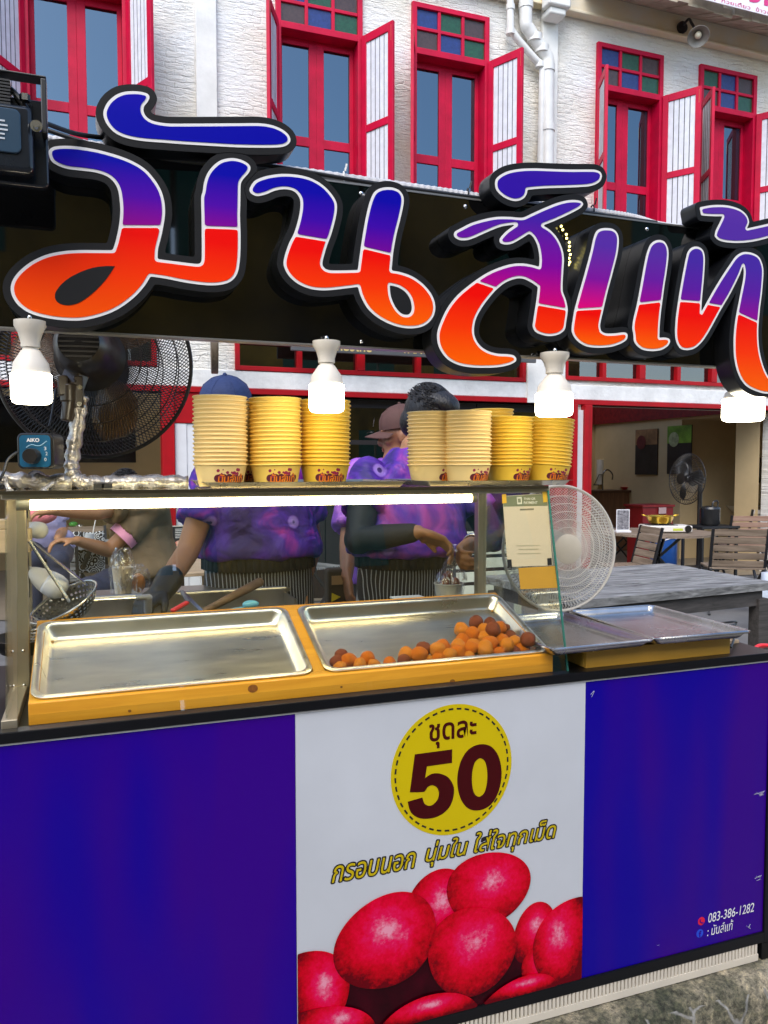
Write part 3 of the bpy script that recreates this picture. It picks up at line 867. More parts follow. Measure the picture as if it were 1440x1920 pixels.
mb = MB(); Mx = Matrix.Translation(c + Vector((0, 0, .02))) @ Matrix.Rotation(R(-7), 4, 'Z') @ Matrix.Rotation(PI / 2, 4, 'Y'); mb.lathe([(.0, -.035), (.25, -.035), (.26, -.03), (.26, .03), (.25, .035), (0, .035)], 36, Mx); obj('disc', mb, wood_mat('disc_wood', (.06, .04, .02), (.16, .12, .08), 2, 2), rs, 30)
mb = MB(); mb.bar(c + Vector((0, .5, .45)), c + Vector((0, -.35, .45)), .03); mb.bar(c + Vector((0, 0, .45)), c + Vector((0, 0, .3)), .015); obj('bracket', mb, BLACKM, rs, None)

# ================================================================== shophouse across the street (mirrored in the sign and the glass)
OB = thing('facing_shophouse', 'ochre shophouse with green shutters across the street, mirrored in the black sign', 'building', (0, -7, 0))
holes = [(x, x + 1.0, z, z + 1.7) for x in (-7, -4.5, -2, .5, 3, 5.5, 8, 10.5) for z in (.9, 4.1)]
obj('wall', wall_sheet(-14, 16, -.16, 6.6, holes, -7.0, .25), mat('ochre_paint', (.03, .02, .008), .8, scale=.45, col2=(.46, .27, .04)), OB, None)  # dark blotches put into the ochre so its reflection looks patchy
gr = mat('green_shutter', (.02, .10, .06), .5)
for h in holes:
    mb = MB(); mb.box((h[0] - .06, -7.08, h[2] - .06), (h[0] + .46, -6.74, h[3] + .06)); mb.box((h[0] + .54, -7.08, h[2] - .06), (h[1] + .06, -6.74, h[3] + .06)); obj('shutter', mb, gr, OB, None)
mb = MB(); mb.prism([(-14.4, -6.3, 6.3), (-14.4, -9.5, 8.2), (-14.4, -13, 6.3)], (30.8, 0, 0)); obj('roof', mb, mat('brown_tiles', (.06, .04, .03), .8, var=.3), OB, None)
# ================================================================== food cart
YC = 1.80                       # front plane of the printed panels
XC0, XC1 = -0.95, 1.905
BLKF = mat('black_frame', (0.005, 0.005, 0.006), 0.3, var=0.1, spec=.25)
PUR = None
def purple_panel_mat():
    m = bpy.data.materials.new('purple_print'); m.use_nodes = True
    n, l = m.node_tree.nodes, m.node_tree.links; b = n['Principled BSDF']
    b.inputs['Roughness'].default_value = .2; b.inputs['Specular IOR Level'].default_value = .16
    tc = n.new('ShaderNodeTexCoord'); mp = n.new('ShaderNodeMapping'); mp.inputs['Scale'].default_value = (2.3, 1, .42); mp.inputs['Rotation'].default_value = (0, R(7), 0)
    l.new(tc.outputs['Object'], mp.inputs[0])
    no = n.new('ShaderNodeTexNoise'); no.inputs['Scale'].default_value = 1.9; no.inputs['Detail'].default_value = 1.5; l.new(mp.outputs[0], no.inputs['Vector'])
    rp = n.new('ShaderNodeValToRGB'); e = rp.color_ramp.elements
    e[0].position = .38; e[0].color = (.006, .0, .26, 1); e[1].position = .60; e[1].color = (.032, .0, .21, 1)  # upright purple streaks stand for people's reflections, put into the print colour
    l.new(no.outputs[0], rp.inputs[0])
    # fine scratches
    s2 = n.new('ShaderNodeTexNoise'); s2.inputs['Scale'].default_value = 9; s2.inputs['Detail'].default_value = 7
    m2 = n.new('ShaderNodeMapping'); m2.inputs['Scale'].default_value = (1.2, 1, 9); m2.inputs['Rotation'].default_value = (0, R(-14), 0)
    l.new(tc.outputs['Object'], m2.inputs[0]); l.new(m2.outputs[0], s2.inputs['Vector'])
    r2 = n.new('ShaderNodeValToRGB'); r2.color_ramp.elements[0].position = .765; r2.color_ramp.elements[1].position = .78
    l.new(s2.outputs[0], r2.inputs[0])
    mx = n.new('ShaderNodeMixRGB'); mx.inputs[2].default_value = (.6, .58, .7, 1); l.new(r2.outputs[0], mx.inputs[0]); l.new(rp.outputs[0], mx.inputs[1])
    l.new(mx.outputs[0], b.inputs['Base Color'])
    bp = n.new('ShaderNodeBump'); bp.inputs['Strength'].default_value = .05; bp.inputs['Distance'].default_value = .02; l.new(no.outputs[0], bp.inputs['Height']); l.new(bp.outputs[0], b.inputs['Normal'])
    return m
PUR = purple_panel_mat()
WHITEP = mat('white_print', (.53, .55, .585), .2, var=.05, scale=3, spec=.4)
ct = thing('food_cart', 'purple and white food cart with a printed front and a black frame', 'food cart', ((XC0 + XC1) / 2, 2.1, -.01))
XP0, XP1 = .435, 1.243          # white panel
ZP0, ZP1 = .078, .915
mb = MB(); mb.box((XC0, YC, ZP0), (XP0 - .001, YC + .012, ZP1)); obj('front_panel', mb, PUR, ct, None)['label'] = 'plain purple left front panel'
mb = MB(); mb.box((XP1 + .001, YC, ZP0), (XC1 - .012, YC + .012, ZP1)); pr = obj('front_panel', mb, PUR, ct, None); pr['label'] = 'purple right front panel with a phone number'
mb = MB(); mb.box((XP0, YC, ZP0), (XP1, YC + .012, ZP1)); pw_ = obj('front_panel', mb, WHITEP, ct, None); pw_['label'] = 'white centre panel printed with a price and red sweet potatoes'
mb = MB(); mb.box((XC0, YC - .002, ZP1), (XC1, YC + .02, ZP1 + .0045)); obj('panel_edge_strip', mb, mat('white_edge', (.8, .8, .8), .4), ct, None)
fr = MB()
fr.box((XC0, YC - .008, ZP1 + .005), (XC1 + .01, YC + .03, .944))                    # counter front bar
fr.box((XC0, YC + .0301, ZP1 + .01), (XC1 + .01, 2.42, .942))                          # counter top
fr.box((XC0, YC - .006, .045), (XC1, YC + .03, ZP0 - .0005))                           # bottom bar
fr.box((XC1 - .011, YC - .007, .0455), (XC1 + .012, YC + .04, ZP1 + .0045))            # right post
fr.box((XC1 - .015, YC - .004, -.011), (XC1 + .02, YC + .04, .044))                    # foot
fr.box((XC0, 2.40, .045), (XC1, 2.43, .915)); fr.box((XC1 - .01, YC + .041, .046), (XC1 + .005, 2.399, .914)); fr.box((XC0, YC + .0301, .046), (XC1 - .02, 2.39, .06))
obj('frame', fr, BLKF, ct, None, bevel=.002)
cm = MB(); cx0, cx1 = XC0, 1.875
cm.box((cx0, YC - .005, -.008), (cx1, YC + .003, .0125)); 
n_ = int((cx1 - cx0) / .0125)
for k in range(n_): cm.box((cx0 + k * .0125, YC - .0045, .0126), (cx0 + k * .0125 + .0078, YC + .0025, .0445))
obj('slotted_strip', cm, mat('ivory_plastic', (.66, .60, .50), .5, var=.05), ct, None)
bk = MB(); bk.box((cx0, YC + .0035, -.008), (cx1, YC + .006, .0445)); obj('kick_board', bk, mat('dark_board', (.012, .010, .008), .9, spec=.1), ct, None)

# --- print on the white panel
yp = YC - .0006
YEL = mat('yellow_print', (.58, .44, .002), .3, var=.02, spec=.2); MAROON = mat('maroon_print', (.05, .001, .002), .35, spec=.2); INK = mat('black_print', (.012, .01, .012), .35, spec=.4)
cc = PY(849, 1443, YC); rad = .170
c_ = [(cc.x + rad * math.cos(a), cc.z + rad * math.sin(a)) for a in np.linspace(0, 2 * PI, 97)[:-1]]
plate('price_roundel', [c_], yp, .0004, YEL, pw_)
mb = MB(); nd = 44
for k in range(nd):
    a0 = 2 * PI * k / nd; a1 = a0 + 2 * PI / nd * .58
    p = [(cc.x + r_ * math.cos(a), YC - .0012, cc.z + r_ * math.sin(a)) for r_, a in ((.156, a0), (.156, a1), (.1605, a1), (.1605, a0))]
    mb.prism(p, (0, .0003, 0))
obj('dashed_ring', mb, INK, pw_, None)
def px_text(name, s, x0, x1, ylo, yhi, y, m, parent, **k):
    xm = (x0 + x1) / 2
    a, b = PY(x0, (ylo + yhi) / 2, YC), PY(x1, (ylo + yhi) / 2, YC); lo, hi = PY(xm, ylo, YC), PY(xm, yhi, YC)
    return wall_text(name, s, a.x, b.x, lo.z, hi.z, y, m, parent, **k)
px_text('price_caption', 'ชุดละ', 804, 893, 1399, 1353, YC - .0012, MAROON, pw_, bold=.018)
# the digits of the price, drawn as outlines
def digit_loops():
    S5 = [(2.0, 10), (8.9, 10), (8.9, 7.9), (4.2, 7.9), (3.9, 6.1), (4.4, 6.4), (5.3, 6.65), (6.6, 6.5), (8.2, 5.7), (9.2, 4.2), (9.2, 2.6), (8.5, 1.1), (7.0, .1), (5.0, -.25), (2.8, .1), (1.3, 1.2), (.7, 2.9), (3.4, 3.2), (3.8, 2.2), (4.6, 1.75), (5.4, 1.85), (6.2, 2.5), (6.45, 3.4), (6.15, 4.3), (5.3, 4.85), (4.4, 4.7), (3.7, 4.05), (1.1, 4.3)]
    O1 = [(14.2, 10.2), (16.4, 9.6), (17.9, 7.8), (18.5, 5), (17.9, 2.2), (16.4, .35), (14.2, -.25), (12.0, .35), (10.5, 2.2), (9.9, 5), (10.5, 7.8), (12.0, 9.6)]
    O2 = [(14.2, 8.0), (15.1, 7.5), (15.55, 6.4), (15.7, 5), (15.55, 3.5), (15.1, 2.4), (14.2, 1.9), (13.3, 2.4), (12.85, 3.5), (12.7, 5), (12.85, 6.4), (13.3, 7.5)]
    return [catmull(p, 6, 60) for p in (S5, O1, O2)]
L = digit_loops(); allp = np.vstack(L); lo, hi = allp.min(0), allp.max(0)
ax, bx = PY(764, 1465, YC).x, PY(940, 1465, YC).x; az, bz_ = PY(850, 1527, YC).z, PY(850, 1402, YC).z
L = [np.column_stack(((p[:, 0] - lo[0]) / (hi[0] - lo[0]) * (bx - ax) + ax, (p[:, 1] - lo[1]) / (hi[1] - lo[1]) * (bz_ - az) + az)) for p in L]
plate('price_digits', L, YC - .0012, .0004, MAROON, pw_)
# slogan: yellow rounded letters with a dark outline, in three words
for s_, x0, x1, yl, yh in (('กรอบนอก', 622, 779, 1641, 1611), ('นุ่มใน', 798, 877, 1619, 1573), ('ใส่ใจทุกเม็ด', 889, 1042, 1595, 1548)):
    xm = (x0 + x1) / 2; ym = (yl + yh) / 2; a, b = PY(x0, ym, YC), PY(x1, ym, YC); lo, hi = PY(xm, yl, YC), PY(xm, yh, YC)
    lp = text_loops(s_, a.x, b.x, lo.z, hi.z, .28)
    GT = Grid(a.x - .02, b.x + .02, lo.z - .012, hi.z + .012, .0011); sdt = GT.sdf(lp)
    plate('slogan_outline', GT.contours(sdt - .0036), YC - .0006, .0004, INK, pw_)
    plate('slogan', GT.contours(sdt - .0001), YC - .0012, .0005, mat('mustard_print', (.50, .37, .003), .35, spec=.2), pw_)
# printed sweet potatoes
def potato_mat():
    m = bpy.data.materials.new('printed_red_potato'); m.use_nodes = True
    n, l = m.node_tree.nodes, m.node_tree.links; b = n['Principled BSDF']; b.inputs['Roughness'].default_value = .22; b.inputs['Specular IOR Level'].default_value = .15
    tc = n.new('ShaderNodeTexCoord'); mp = n.new('ShaderNodeMapping'); mp.inputs['Location'].default_value = (-.52, 0, -.60); l.new(tc.outputs['Generated'], mp.inputs[0])
    mp.inputs['Scale'].default_value = (1, 0, 1)
    no = n.new('ShaderNodeTexNoise'); no.inputs['Scale'].default_value = 17; no.inputs['Detail'].default_value = 10; no.inputs['Roughness'].default_value = .78; l.new(tc.outputs['Object'], no.inputs['Vector'])
    n2 = n.new('ShaderNodeTexNoise'); n2.inputs['Scale'].default_value = 110; n2.inputs['Detail'].default_value = 4; l.new(tc.outputs['Object'], n2.inputs['Vector'])
    ln = n.new('ShaderNodeVectorMath'); ln.operation = 'LENGTH'; l.new(mp.outputs[0], ln.inputs[0])
    ma = n.new('ShaderNodeMath'); ma.operation = 'MULTIPLY_ADD'; ma.inputs[1].default_value = .62; l.new(no.outputs[0], ma.inputs[0]); l.new(ln.outputs['Value'], ma.inputs[2])
    m2 = n.new('ShaderNodeMath'); m2.operation = 'MULTIPLY_ADD'; m2.inputs[1].default_value = .22; l.new(n2.outputs[0], m2.inputs[0]); l.new(ma.outputs[0], m2.inputs[2])
    rp = n.new('ShaderNodeValToRGB'); e = rp.color_ramp.elements
    e[0].position = .42; e[0].color = (.75, .28, .38, 1); e[1].position = 1.0; e[1].color = (.12, .0, .004, 1)
    for p, c in ((.49, (.72, .10, .2)), (.57, (.72, .006, .09)), (.69, (.70, .0, .03)), (.81, (.56, .0, .010)), (.91, (.34, .0, .005))): q = e.new(p); q.color = (*c, 1)
    l.new(m2.outputs[0], rp.inputs[0]); l.new(rp.outputs[0], b.inputs['Base Color'])
    return m
PM = potato_mat()
panel_rect = [(XP0 + .0005, ZP0 + .0005), (XP1 - .0005, ZP0 + .0005), (XP1 - .0005, ZP1), (XP0 + .0005, ZP1)]
def egg(cx, cy, rx, ry, rot):
    """outline of one printed potato; centre and radii read off the photograph, moved onto the panel"""
    c = PY(cx, cy, YC); ex = (PY(cx + rx, cy, YC).x - PY(cx - rx, cy, YC).x) / 2; ez = (PY(cx, cy - ry, YC).z - PY(cx, cy + ry, YC).z) / 2
    out = []
    for t in np.linspace(0, 2 * PI, 73)[:-1]:
        q_ = 1 + .022 * math.sin(2 * t + cx) + .014 * math.sin(3 * t + cy)
        x, z = ex * math.cos(t) * (1 + .07 * math.sin(t)) * q_, ez * math.sin(t) * q_
        out.append((c.x + x * math.cos(rot) - z * math.sin(rot), c.z + x * math.sin(rot) + z * math.cos(rot)))
    return out
G = Grid(XP0 - .01, XP1 + .01, ZP0 - .4, .62, .004)
fr_ = G.sdf([panel_rect])
def clipped(poly): return G.contours(np.maximum(G.sdf([poly]), fr_))
bg_ = [PY(x, y, YC) for x, y in ((640, 1830), (720, 1780), (850, 1740), (1000, 1760), (1060, 1800), (1092, 1840), (1092, 2000), (560, 2060), (590, 1900))]
plate('printed_shadow', clipped([(p.x, p.z) for p in bg_]), yp, .0003, mat('dark_red_print', (.006, .0, .001), .3, var=.5, scale=14, col2=(.045, .0, .005), spec=.15), pw_)
for k, e in enumerate([(828, 1702, 62, 72, .5), (1000, 1748, 36, 58, -.35), (1018, 1810, 40, 44, .2), (916, 1665, 80, 66, -.15), (1084, 1768, 84, 86, .1), (575, 1866, 82, 84, .1), (725, 1764, 95, 88, .35), (884, 1783, 86, 80, -.45),
                       (968, 1896, 82, 62, .2), (600, 1960, 108, 74, -.1), (800, 1938, 100, 74, .1), (700, 1995, 90, 60, 0)]):
    lp = clipped(egg(*e))
    if lp: plate('printed_potato', lp, yp - .0005 - .0005 * k, .0004, PM, pw_)
# --- phone number and page name on the right panel
WPR = mat('white_lettering', (.8, .78, .8), .35)
def z_of(x, y): return PY(x, y, YC).z
px_text('phone_number', '083-386-1282', 1328, 1413, 1719.5, 1702.5, YC - .0008, WPR, pr, bold=.0, shear=.15)
px_text('page_name', ': มันส์แท้', 1326, 1374, 1749, 1729, YC - .0008, WPR, pr, bold=.0, shear=.15)
for (px_, py_, m_, nm) in ((1315, 1727, mat('red_icon', (.7, .003, .04), .35), 'phone_icon'), (1312, 1750, mat('blue_icon', (.01, .06, .62), .35), 'page_icon')):
    c = PY(px_, py_, YC); q = [(c.x + .0125 * math.cos(a), c.z + .0125 * math.sin(a)) for a in np.linspace(0, 2 * PI, 41)[:-1]]
    ic = plate(nm, [q], YC - .0005, .0004, m_, pr)
    if nm == 'page_icon': wall_text('icon_letter', 'f', c.x - .004, c.x + .005, c.z - .011, c.z + .008, YC - .0011, PUR, pr, bold=.03)
    else:
        mb = MB(); mb.tube(smoothpath([(c.x - .005, YC - .001, c.z + .006), (c.x - .004, YC - .001, c.z - .002), (c.x + .005, YC - .001, c.z - .006)], 6), [.0025] * 1 + [.0013] * 11 + [.0025], 8); obj('icon_handset', mb, PUR, pr)

# scuffs at the right edge of the purple panel
mb = MB(); rg = random.Random(9)
for (x, y, n_s, sp) in ((1428, 1490, 7, 14), (1424, 1648, 6, 9), (1405, 1740, 3, 6), (1112, 1302, 2, 5)):
    for k in range(n_s):
        a = PY(x + rg.uniform(-sp, 4), y + rg.uniform(-5, 5), YC - .0007); b = PY(x + rg.uniform(0, sp * .5), y + rg.uniform(-8, 2), YC - .0007)
        a.x = min(a.x, XC1 - .016); b.x = min(b.x, XC1 - .016)
        mb.bar(a, b, .0009, .0004)
obj('scuffs', mb, mat('pale_scuff', (.55, .55, .62), .6), pr, None)['kind'] = 'stuff'

# ================================================================== signboard
YB = 1.855; YL = 1.797          # board face, letter face
sg = thing('shop_sign', 'black glossy signboard with big violet and orange raised Thai letters', 'sign', (.8, YB, 1.79))
GLOSS = mat('black_acrylic', (.003, .003, .003), .03, var=0, ior=1.75, spec=.5)
XS0, XS1 = -.95, 2.75
mb = MB(); mb.box((XS0, YB, 1.794), (XS1, YB + .02, 2.178)); mb.box((XS0, YB + .02, 1.80), (XS1, YB + .06, 1.82)); mb.box((XS0, YB + .02, 2.15), (XS1, YB + .06, 2.17)); obj('board', mb, GLOSS, sg, None)
mb = MB(); mb.box((XS0, YB - .002, 1.7895), (XS1, YB + .03, 1.7935)); mb.box((XS0, YB - .002, 2.1785), (XS1, YB + .03, 2.183)); obj('edge_trim', mb, mat('steel_trim', (.35, .34, .32), .35, .8), sg, None)
mb = MB()
for x in (.62, .9, 1.2, 1.46, 1.75): mb.ell((x, YB, 2.16), (.006, .004, .006)); mb.ell((x, YB, 1.805), (.005, .004, .005))
obj('rivet', mb, mat('chrome', (.8, .8, .8), .15, 1.0), sg)
for x in (-.6, 2.7):
    mb = MB(); mb.box((x, 2.36, -.01), (x + .03, 2.39, 2.19)); mb.box((x + .002, YB + .0605, 2.16), (x + .028, 2.359, 2.188)); obj('post', mb, BLKF, sg, None)
TRF = {'A': (0, 140, 4.235), 'B': (0, 380, 4.235), 'C': (250, 180, 4.235), 'D': (240, 360, 4.235), 'E': (440, 290, 3.6), 'F': (800, 290, 4.114), 'G': (1040, 360, 3.6)}
def tr(k, pts):
    ox, oy, s = TRF[k]; out = []
    for x, y in pts: p = PY(ox + x / s, oy + y / s, YL); out.append((p.x, p.z))
    return out
GL = []
GL.append(('mark', tr('A', [(1190, 185), (1175, 157), (1120, 140), (1050, 135), (980, 142), (920, 165), (870, 205), (838, 250), (820, 305), (830, 360), (858, 410), (900, 455), (960, 490), (1040, 515), (1150, 532), (1300, 543), (1440, 554)])
           + tr('C', [(600, 398), (850, 411), (1100, 413), (1190, 405), (1235, 380), (1246, 350), (1230, 310), (1180, 268), (1100, 235), (1000, 220), (850, 220), (600, 222), (400, 223), (280, 222), (200, 212), (140, 195), (100, 165), (80, 125), (85, 85), (110, 55)]), [], None, ((.0, .0, .33), (.0, .0, .33), (.004, .0, .36)), None))
GL.append(('letter', tr('A', [(385, 620), (395, 595), (430, 575), (500, 568), (600, 572), (750, 595), (870, 625), (980, 660), (1080, 705), (1160, 760), (1230, 840), (1280, 925), (1305, 1016)])
           + tr('B', [(1310, 90), (1300, 170), (1280, 270), (1255, 370), (1250, 450)]) + tr('D', [(540, 573), (572, 568), (583, 545), (585, 500), (585, 400), (583, 200), (580, 40)])
           + tr('C', [(550, 760), (560, 690), (585, 620), (630, 560), (690, 515), (760, 497), (820, 500), (880, 520), (920, 550), (930, 580), (910, 620), (878, 655), (855, 690), (850, 730), (848, 850)])
           + tr('D', [(888, 200), (892, 320), (892, 450), (885, 560), (870, 640), (840, 690), (790, 725), (700, 742), (600, 740), (450, 720), (300, 690), (178, 672)])
           + tr('B', [(1150, 660), (1080, 740), (980, 820), (880, 875), (760, 915), (640, 937), (500, 935), (360, 915), (240, 880), (150, 820), (100, 750), (85, 680), (105, 610), (160, 540), (250, 470), (370, 415), (500, 388), (620, 379), (760, 379), (895, 380), (920, 300), (945, 180), (955, 60)])
           + tr('A', [(945, 960), (930, 900), (895, 845), (840, 805), (760, 780), (650, 765), (540, 752), (460, 725), (405, 685)]),
           tr('B', [(912, 508), (830, 508), (740, 520), (650, 550), (560, 595), (490, 650), (445, 710), (437, 750), (450, 785), (490, 810), (550, 817), (620, 800), (700, 750), (780, 680), (850, 600)]),
           [(150, 425), (304, 425.5), (384, 426.5), (480, 430)], ((.26, .0, .24), (.075, .0, .36), (.0, .0, .35)), 'flush'))
GL.append(('letter', tr('E', [(112, 205), (135, 178), (170, 160), (230, 143), (320, 132), (420, 138), (510, 160), (590, 205), (650, 265), (685, 325), (688, 380), (675, 450), (650, 540), (620, 620), (600, 690), (590, 740), (605, 768), (640, 782), (720, 783), (830, 780), (840, 700), (860, 560), (885, 420), (910, 320), (940, 255), (985, 228), (1050, 222), (1105, 240), (1135, 280), (1138, 330), (1120, 420), (1090, 540), (1070, 650), (1056, 783), (1120, 795), (1200, 825), (1280, 885), (1335, 960), (1352, 1030), (1340, 1090), (1300, 1140), (1240, 1168), (1150, 1172), (1060, 1150), (970, 1105), (900, 1045), (860, 980), (840, 930), (832, 893), (740, 905), (620, 917), (520, 910), (430, 875), (365, 820), (330, 750), (335, 690), (365, 600), (400, 530), (430, 430), (443, 340), (435, 290), (400, 250), (340, 235), (270, 245), (210, 270), (150, 282), (110, 265), (95, 238)]),
           tr('E', [(1045, 882), (1100, 896), (1150, 928), (1182, 975), (1194, 1030), (1188, 1065), (1165, 1082), (1130, 1077), (1095, 1047), (1063, 990), (1048, 935)]),
           [(540, 440), (552, 441.4), (616, 452), (679, 464.5), (733, 477.5), (760, 485)], ((.16, .0, .28), (.045, .0, .36), (.002, .0, .35)), None))
GL.append(('mark', tr('F', [(525, 215), (535, 185), (570, 155), (630, 128), (720, 112), (820, 108), (950, 112), (1100, 117), (1290, 118), (1335, 135), (1350, 165), (1335, 205), (1290, 235), (1230, 248), (1100, 255), (900, 262), (772, 273), (770, 300), (750, 335), (715, 355), (670, 360), (610, 340), (560, 305), (530, 265)]), [], None, ((.03, .005, .33), (.03, .005, .33), (.04, .01, .33)), None))
GL.append(('letter', tr('F', [(1205, 385), (1195, 365), (1150, 352), (1080, 355), (1000, 375), (900, 415), (800, 460), (735, 488), (640, 482), (540, 482), (440, 500), (340, 530), (260, 570), (215, 595), (205, 620), (220, 645), (260, 662), (315, 660), (360, 645), (450, 605), (560, 560), (640, 545), (685, 540), (620, 585), (575, 630), (558, 660), (565, 685), (600, 695), (650, 690), (700, 665), (790, 610), (820, 640), (850, 700), (865, 770), (868, 820), (864, 868), (800, 850), (720, 840), (640, 848), (550, 875), (470, 910), (390, 960), (310, 1020), (230, 1090), (160, 1180), (110, 1280), (80, 1370), (82, 1450), (110, 1520), (160, 1580), (240, 1622), (330, 1640), (430, 1645), (550, 1640), (640, 1620), (685, 1595), (690, 1575), (670, 1550), (620, 1540), (540, 1535), (470, 1515), (410, 1475), (370, 1410), (362, 1340), (380, 1260), (430, 1170), (500, 1080), (560, 1020), (620, 980), (690, 957), (740, 958), (800, 985), (855, 1022), (850, 1080), (835, 1180), (820, 1280), (815, 1330), (840, 1370), (900, 1395), (960, 1400), (1020, 1385), (1065, 1345), (1080, 1290), (1085, 1200), (1070, 1120), (1045, 1050), (1050, 900), (1055, 800), (1040, 720), (1000, 640), (950, 585), (892, 548), (1000, 505), (1100, 458), (1180, 415)]), [],
           [(800, 500), (890, 527), (932, 541.5), (1004, 570.5), (1062, 580.5), (1090, 584)], ((.62, .0, .15), (.2, .0, .3), (.055, .012, .34)), None))
GL.append(('letter', tr('G', [(280, 265), (310, 248), (350, 245), (390, 252), (420, 280), (430, 330), (420, 420), (390, 540), (350, 690), (320, 820), (303, 900), (310, 940), (340, 955), (400, 955), (460, 948), (490, 955), (498, 972), (480, 1000), (440, 1025), (380, 1045), (300, 1052), (220, 1045), (160, 1015), (120, 965), (108, 900), (130, 800), (160, 690), (200, 550), (240, 400), (260, 310)]), [], [(1060, 581), (1079, 581), (1129, 578), (1190, 576)], ((.72, .0, .17), (.2, .005, .3), (.09, .025, .34)), None))
GL.append(('letter', tr('G', [(640, 360), (665, 335), (700, 325), (735, 335), (758, 370), (765, 420), (755, 520), (735, 650), (715, 800), (705, 900), (702, 985), (740, 983), (770, 990), (778, 1010), (760, 1040), (720, 1065), (660, 1075), (590, 1065), (545, 1030), (522, 975), (525, 880), (550, 770), (575, 640), (600, 500), (620, 410)]), [], [(1180, 572), (1194, 570), (1237, 565), (1260, 563)], ((.30, .0, .26), (.13, .01, .32), (.09, .025, .33)), None))
GL.append(('letter', tr('G', [(890, 420), (910, 385), (940, 370), (975, 375), (1000, 400), (1010, 450), (1005, 560), (992, 700), (985, 815), (1010, 770), (1060, 680), (1120, 580), (1180, 490), (1220, 435), (1265, 408), (1320, 410), (1370, 435), (1395, 480), (1405, 540), (1395, 680), (1380, 800), (1370, 950), (1380, 1080), (1410, 1190), (1450, 1260), (1510, 1285), (1560, 1275), (1580, 1300), (1545, 1340), (1440, 1362), (1370, 1350), (1290, 1310), (1240, 1240), (1210, 1130), (1205, 1000), (1215, 880), (1240, 740), (1268, 600), (1274, 540), (1268, 498), (1240, 570), (1180, 690), (1110, 810), (1050, 920), (1000, 1000), (950, 1050), (900, 1068), (850, 1060), (820, 1020), (810, 960), (815, 850), (840, 680), (865, 540)]), [], [(1255, 564), (1272, 564), (1313, 567), (1326, 570), (1354, 575), (1384, 588), (1419, 604), (1450, 612)], ((.26, .0, .26), (.10, .01, .32), (.06, .02, .33)), None))
GL.append(('mark', tr('G', [(975, 105), (1060, 90), (1160, 92), (1240, 115), (1290, 155), (1308, 205), (1292, 248), (1440, 215), (1500, 200), (1540, 215), (1535, 250), (1480, 290), (1440, 310), (1340, 335), (1240, 345), (1150, 340), (1100, 325), (1075, 300), (1085, 260), (1110, 210), (1130, 165), (1060, 165), (985, 160)]), [], None, ((.085, .025, .33), (.085, .025, .33), (.10, .03, .34)), None))
BORD = mat('letter_border', (.011, .011, .0115), .5, var=.1, spec=.2); SIDE = mat('letter_side', (.006, .0065, .008), .28, var=.1)
WLINE = mat('white_outline', (.80, .78, .76), .4, var=.03)
G2 = Grid(-.28, 2.12, 1.70, 2.36, .0034)
polys = [catmull(g_[1], 6) for g_ in GL]
holesP = [catmull(g_[2], 6) if g_[2] else None for g_ in GL]
sd = [G2.sdf([p] + ([h] if h is not None else [])) for p, h in zip(polys, holesP)]
sdo = [G2.sdf([p]) for p in polys]
OFF, WL_ = .0152, .0064
def pl_z(pts):
    q = [PY(x, y, YL) for x, y in pts]; return np.interp(G2.X, [v.x for v in q], [v.z for v in q])
for i, (nm, P_, H_, dv, cols, flag) in enumerate(GL):
    oth = np.min([sdo[j] for j in range(len(GL)) if j != i], axis=0)
    f = np.maximum(sdo[i] - OFF, (sdo[i] - oth) / 2 + .0002)
    back = plate(nm if nm == 'letter' else 'tone_mark', G2.contours(f), YL, YB - YL - .0005, SIDE, sg)
    plate('black_face', G2.contours(f + .0005), YL - .0012, .0011, BORD, back)
    white = np.maximum(sd[i] if flag != 'flush' else sdo[i], (sdo[i] - oth) / 2 + OFF * .62)
    plate('white_line', G2.contours(white), YL - .0024, .0011, WLINE, back)
    inner = white + WL_
    nmx = 'sign_grad_%d' % i
    if dv is None:
        plate('violet_face', G2.contours(inner), YL - .0036, .0011, ramp_mat(nmx, [(0, cols[0]), (.5, cols[1]), (1, cols[2])], .4, spec=.12), back)
    else:
        zd = pl_z(dv)
        plate('violet_face', G2.contours(np.maximum(inner, zd + .0032 - G2.Z)), YL - .0036, .0011, ramp_mat(nmx, [(0, cols[0]), (.38, cols[1]), (.8, cols[2])], .4, spec=.12), back)
        o0 = (.95, .115, .0) if i not in (1,) else (.93, .085, .0)
        plate('orange_face', G2.contours(np.maximum(inner, G2.Z - (zd - .0032))), YL - .0036, .0011, ramp_mat(nmx + 'o', [(0, o0), (.45, (.93, .035, .0)), (.85, (.86, .002, .0))], .4, spec=.12), back)
    if flag == 'flush': plate('teardrop', [H_ and catmull(H_, 6)], YL - .0046, .0009, BORD, back)

# ---- conduit and cables along the top of the sign
cp = [Vector((x, YB + .03, z)) for x, z in ((-.95, 2.205), (-.3, 2.203), (.0, 2.20), (.4, 2.203), (.8, 2.20), (1.1, 2.196), (1.4, 2.198), (1.52, 2.185), (1.62, 2.185))]
pth = smoothpath(cp, 42); mb = MB()
mb.tube(pth, [.0125 if k % 2 else .0108 for k in range(len(pth))], 12)
tag(obj('conduit', mb, mat('grey_corrugated', (.52, .51, .52), .5, var=.1), None, None), 'grey corrugated conduit running along the top of the black sign', 'conduit')
mb = MB(); mb.tube(smoothpath([(-.45, YB + .01, 2.29), (-.2, YB + .005, 2.24), (-.03, YB, 2.2), (.08, YB + .002, 2.188), (.35, YB + .005, 2.2), (.7, YB + .004, 2.189), (1.1, YB + .006, 2.188), (1.5, YB + .01, 2.186)], 8), .005, 8)
tag(obj('power_cable', mb, BLACKM, None, 60), 'black power cable drooping from the floodlight along the sign top', 'cable')
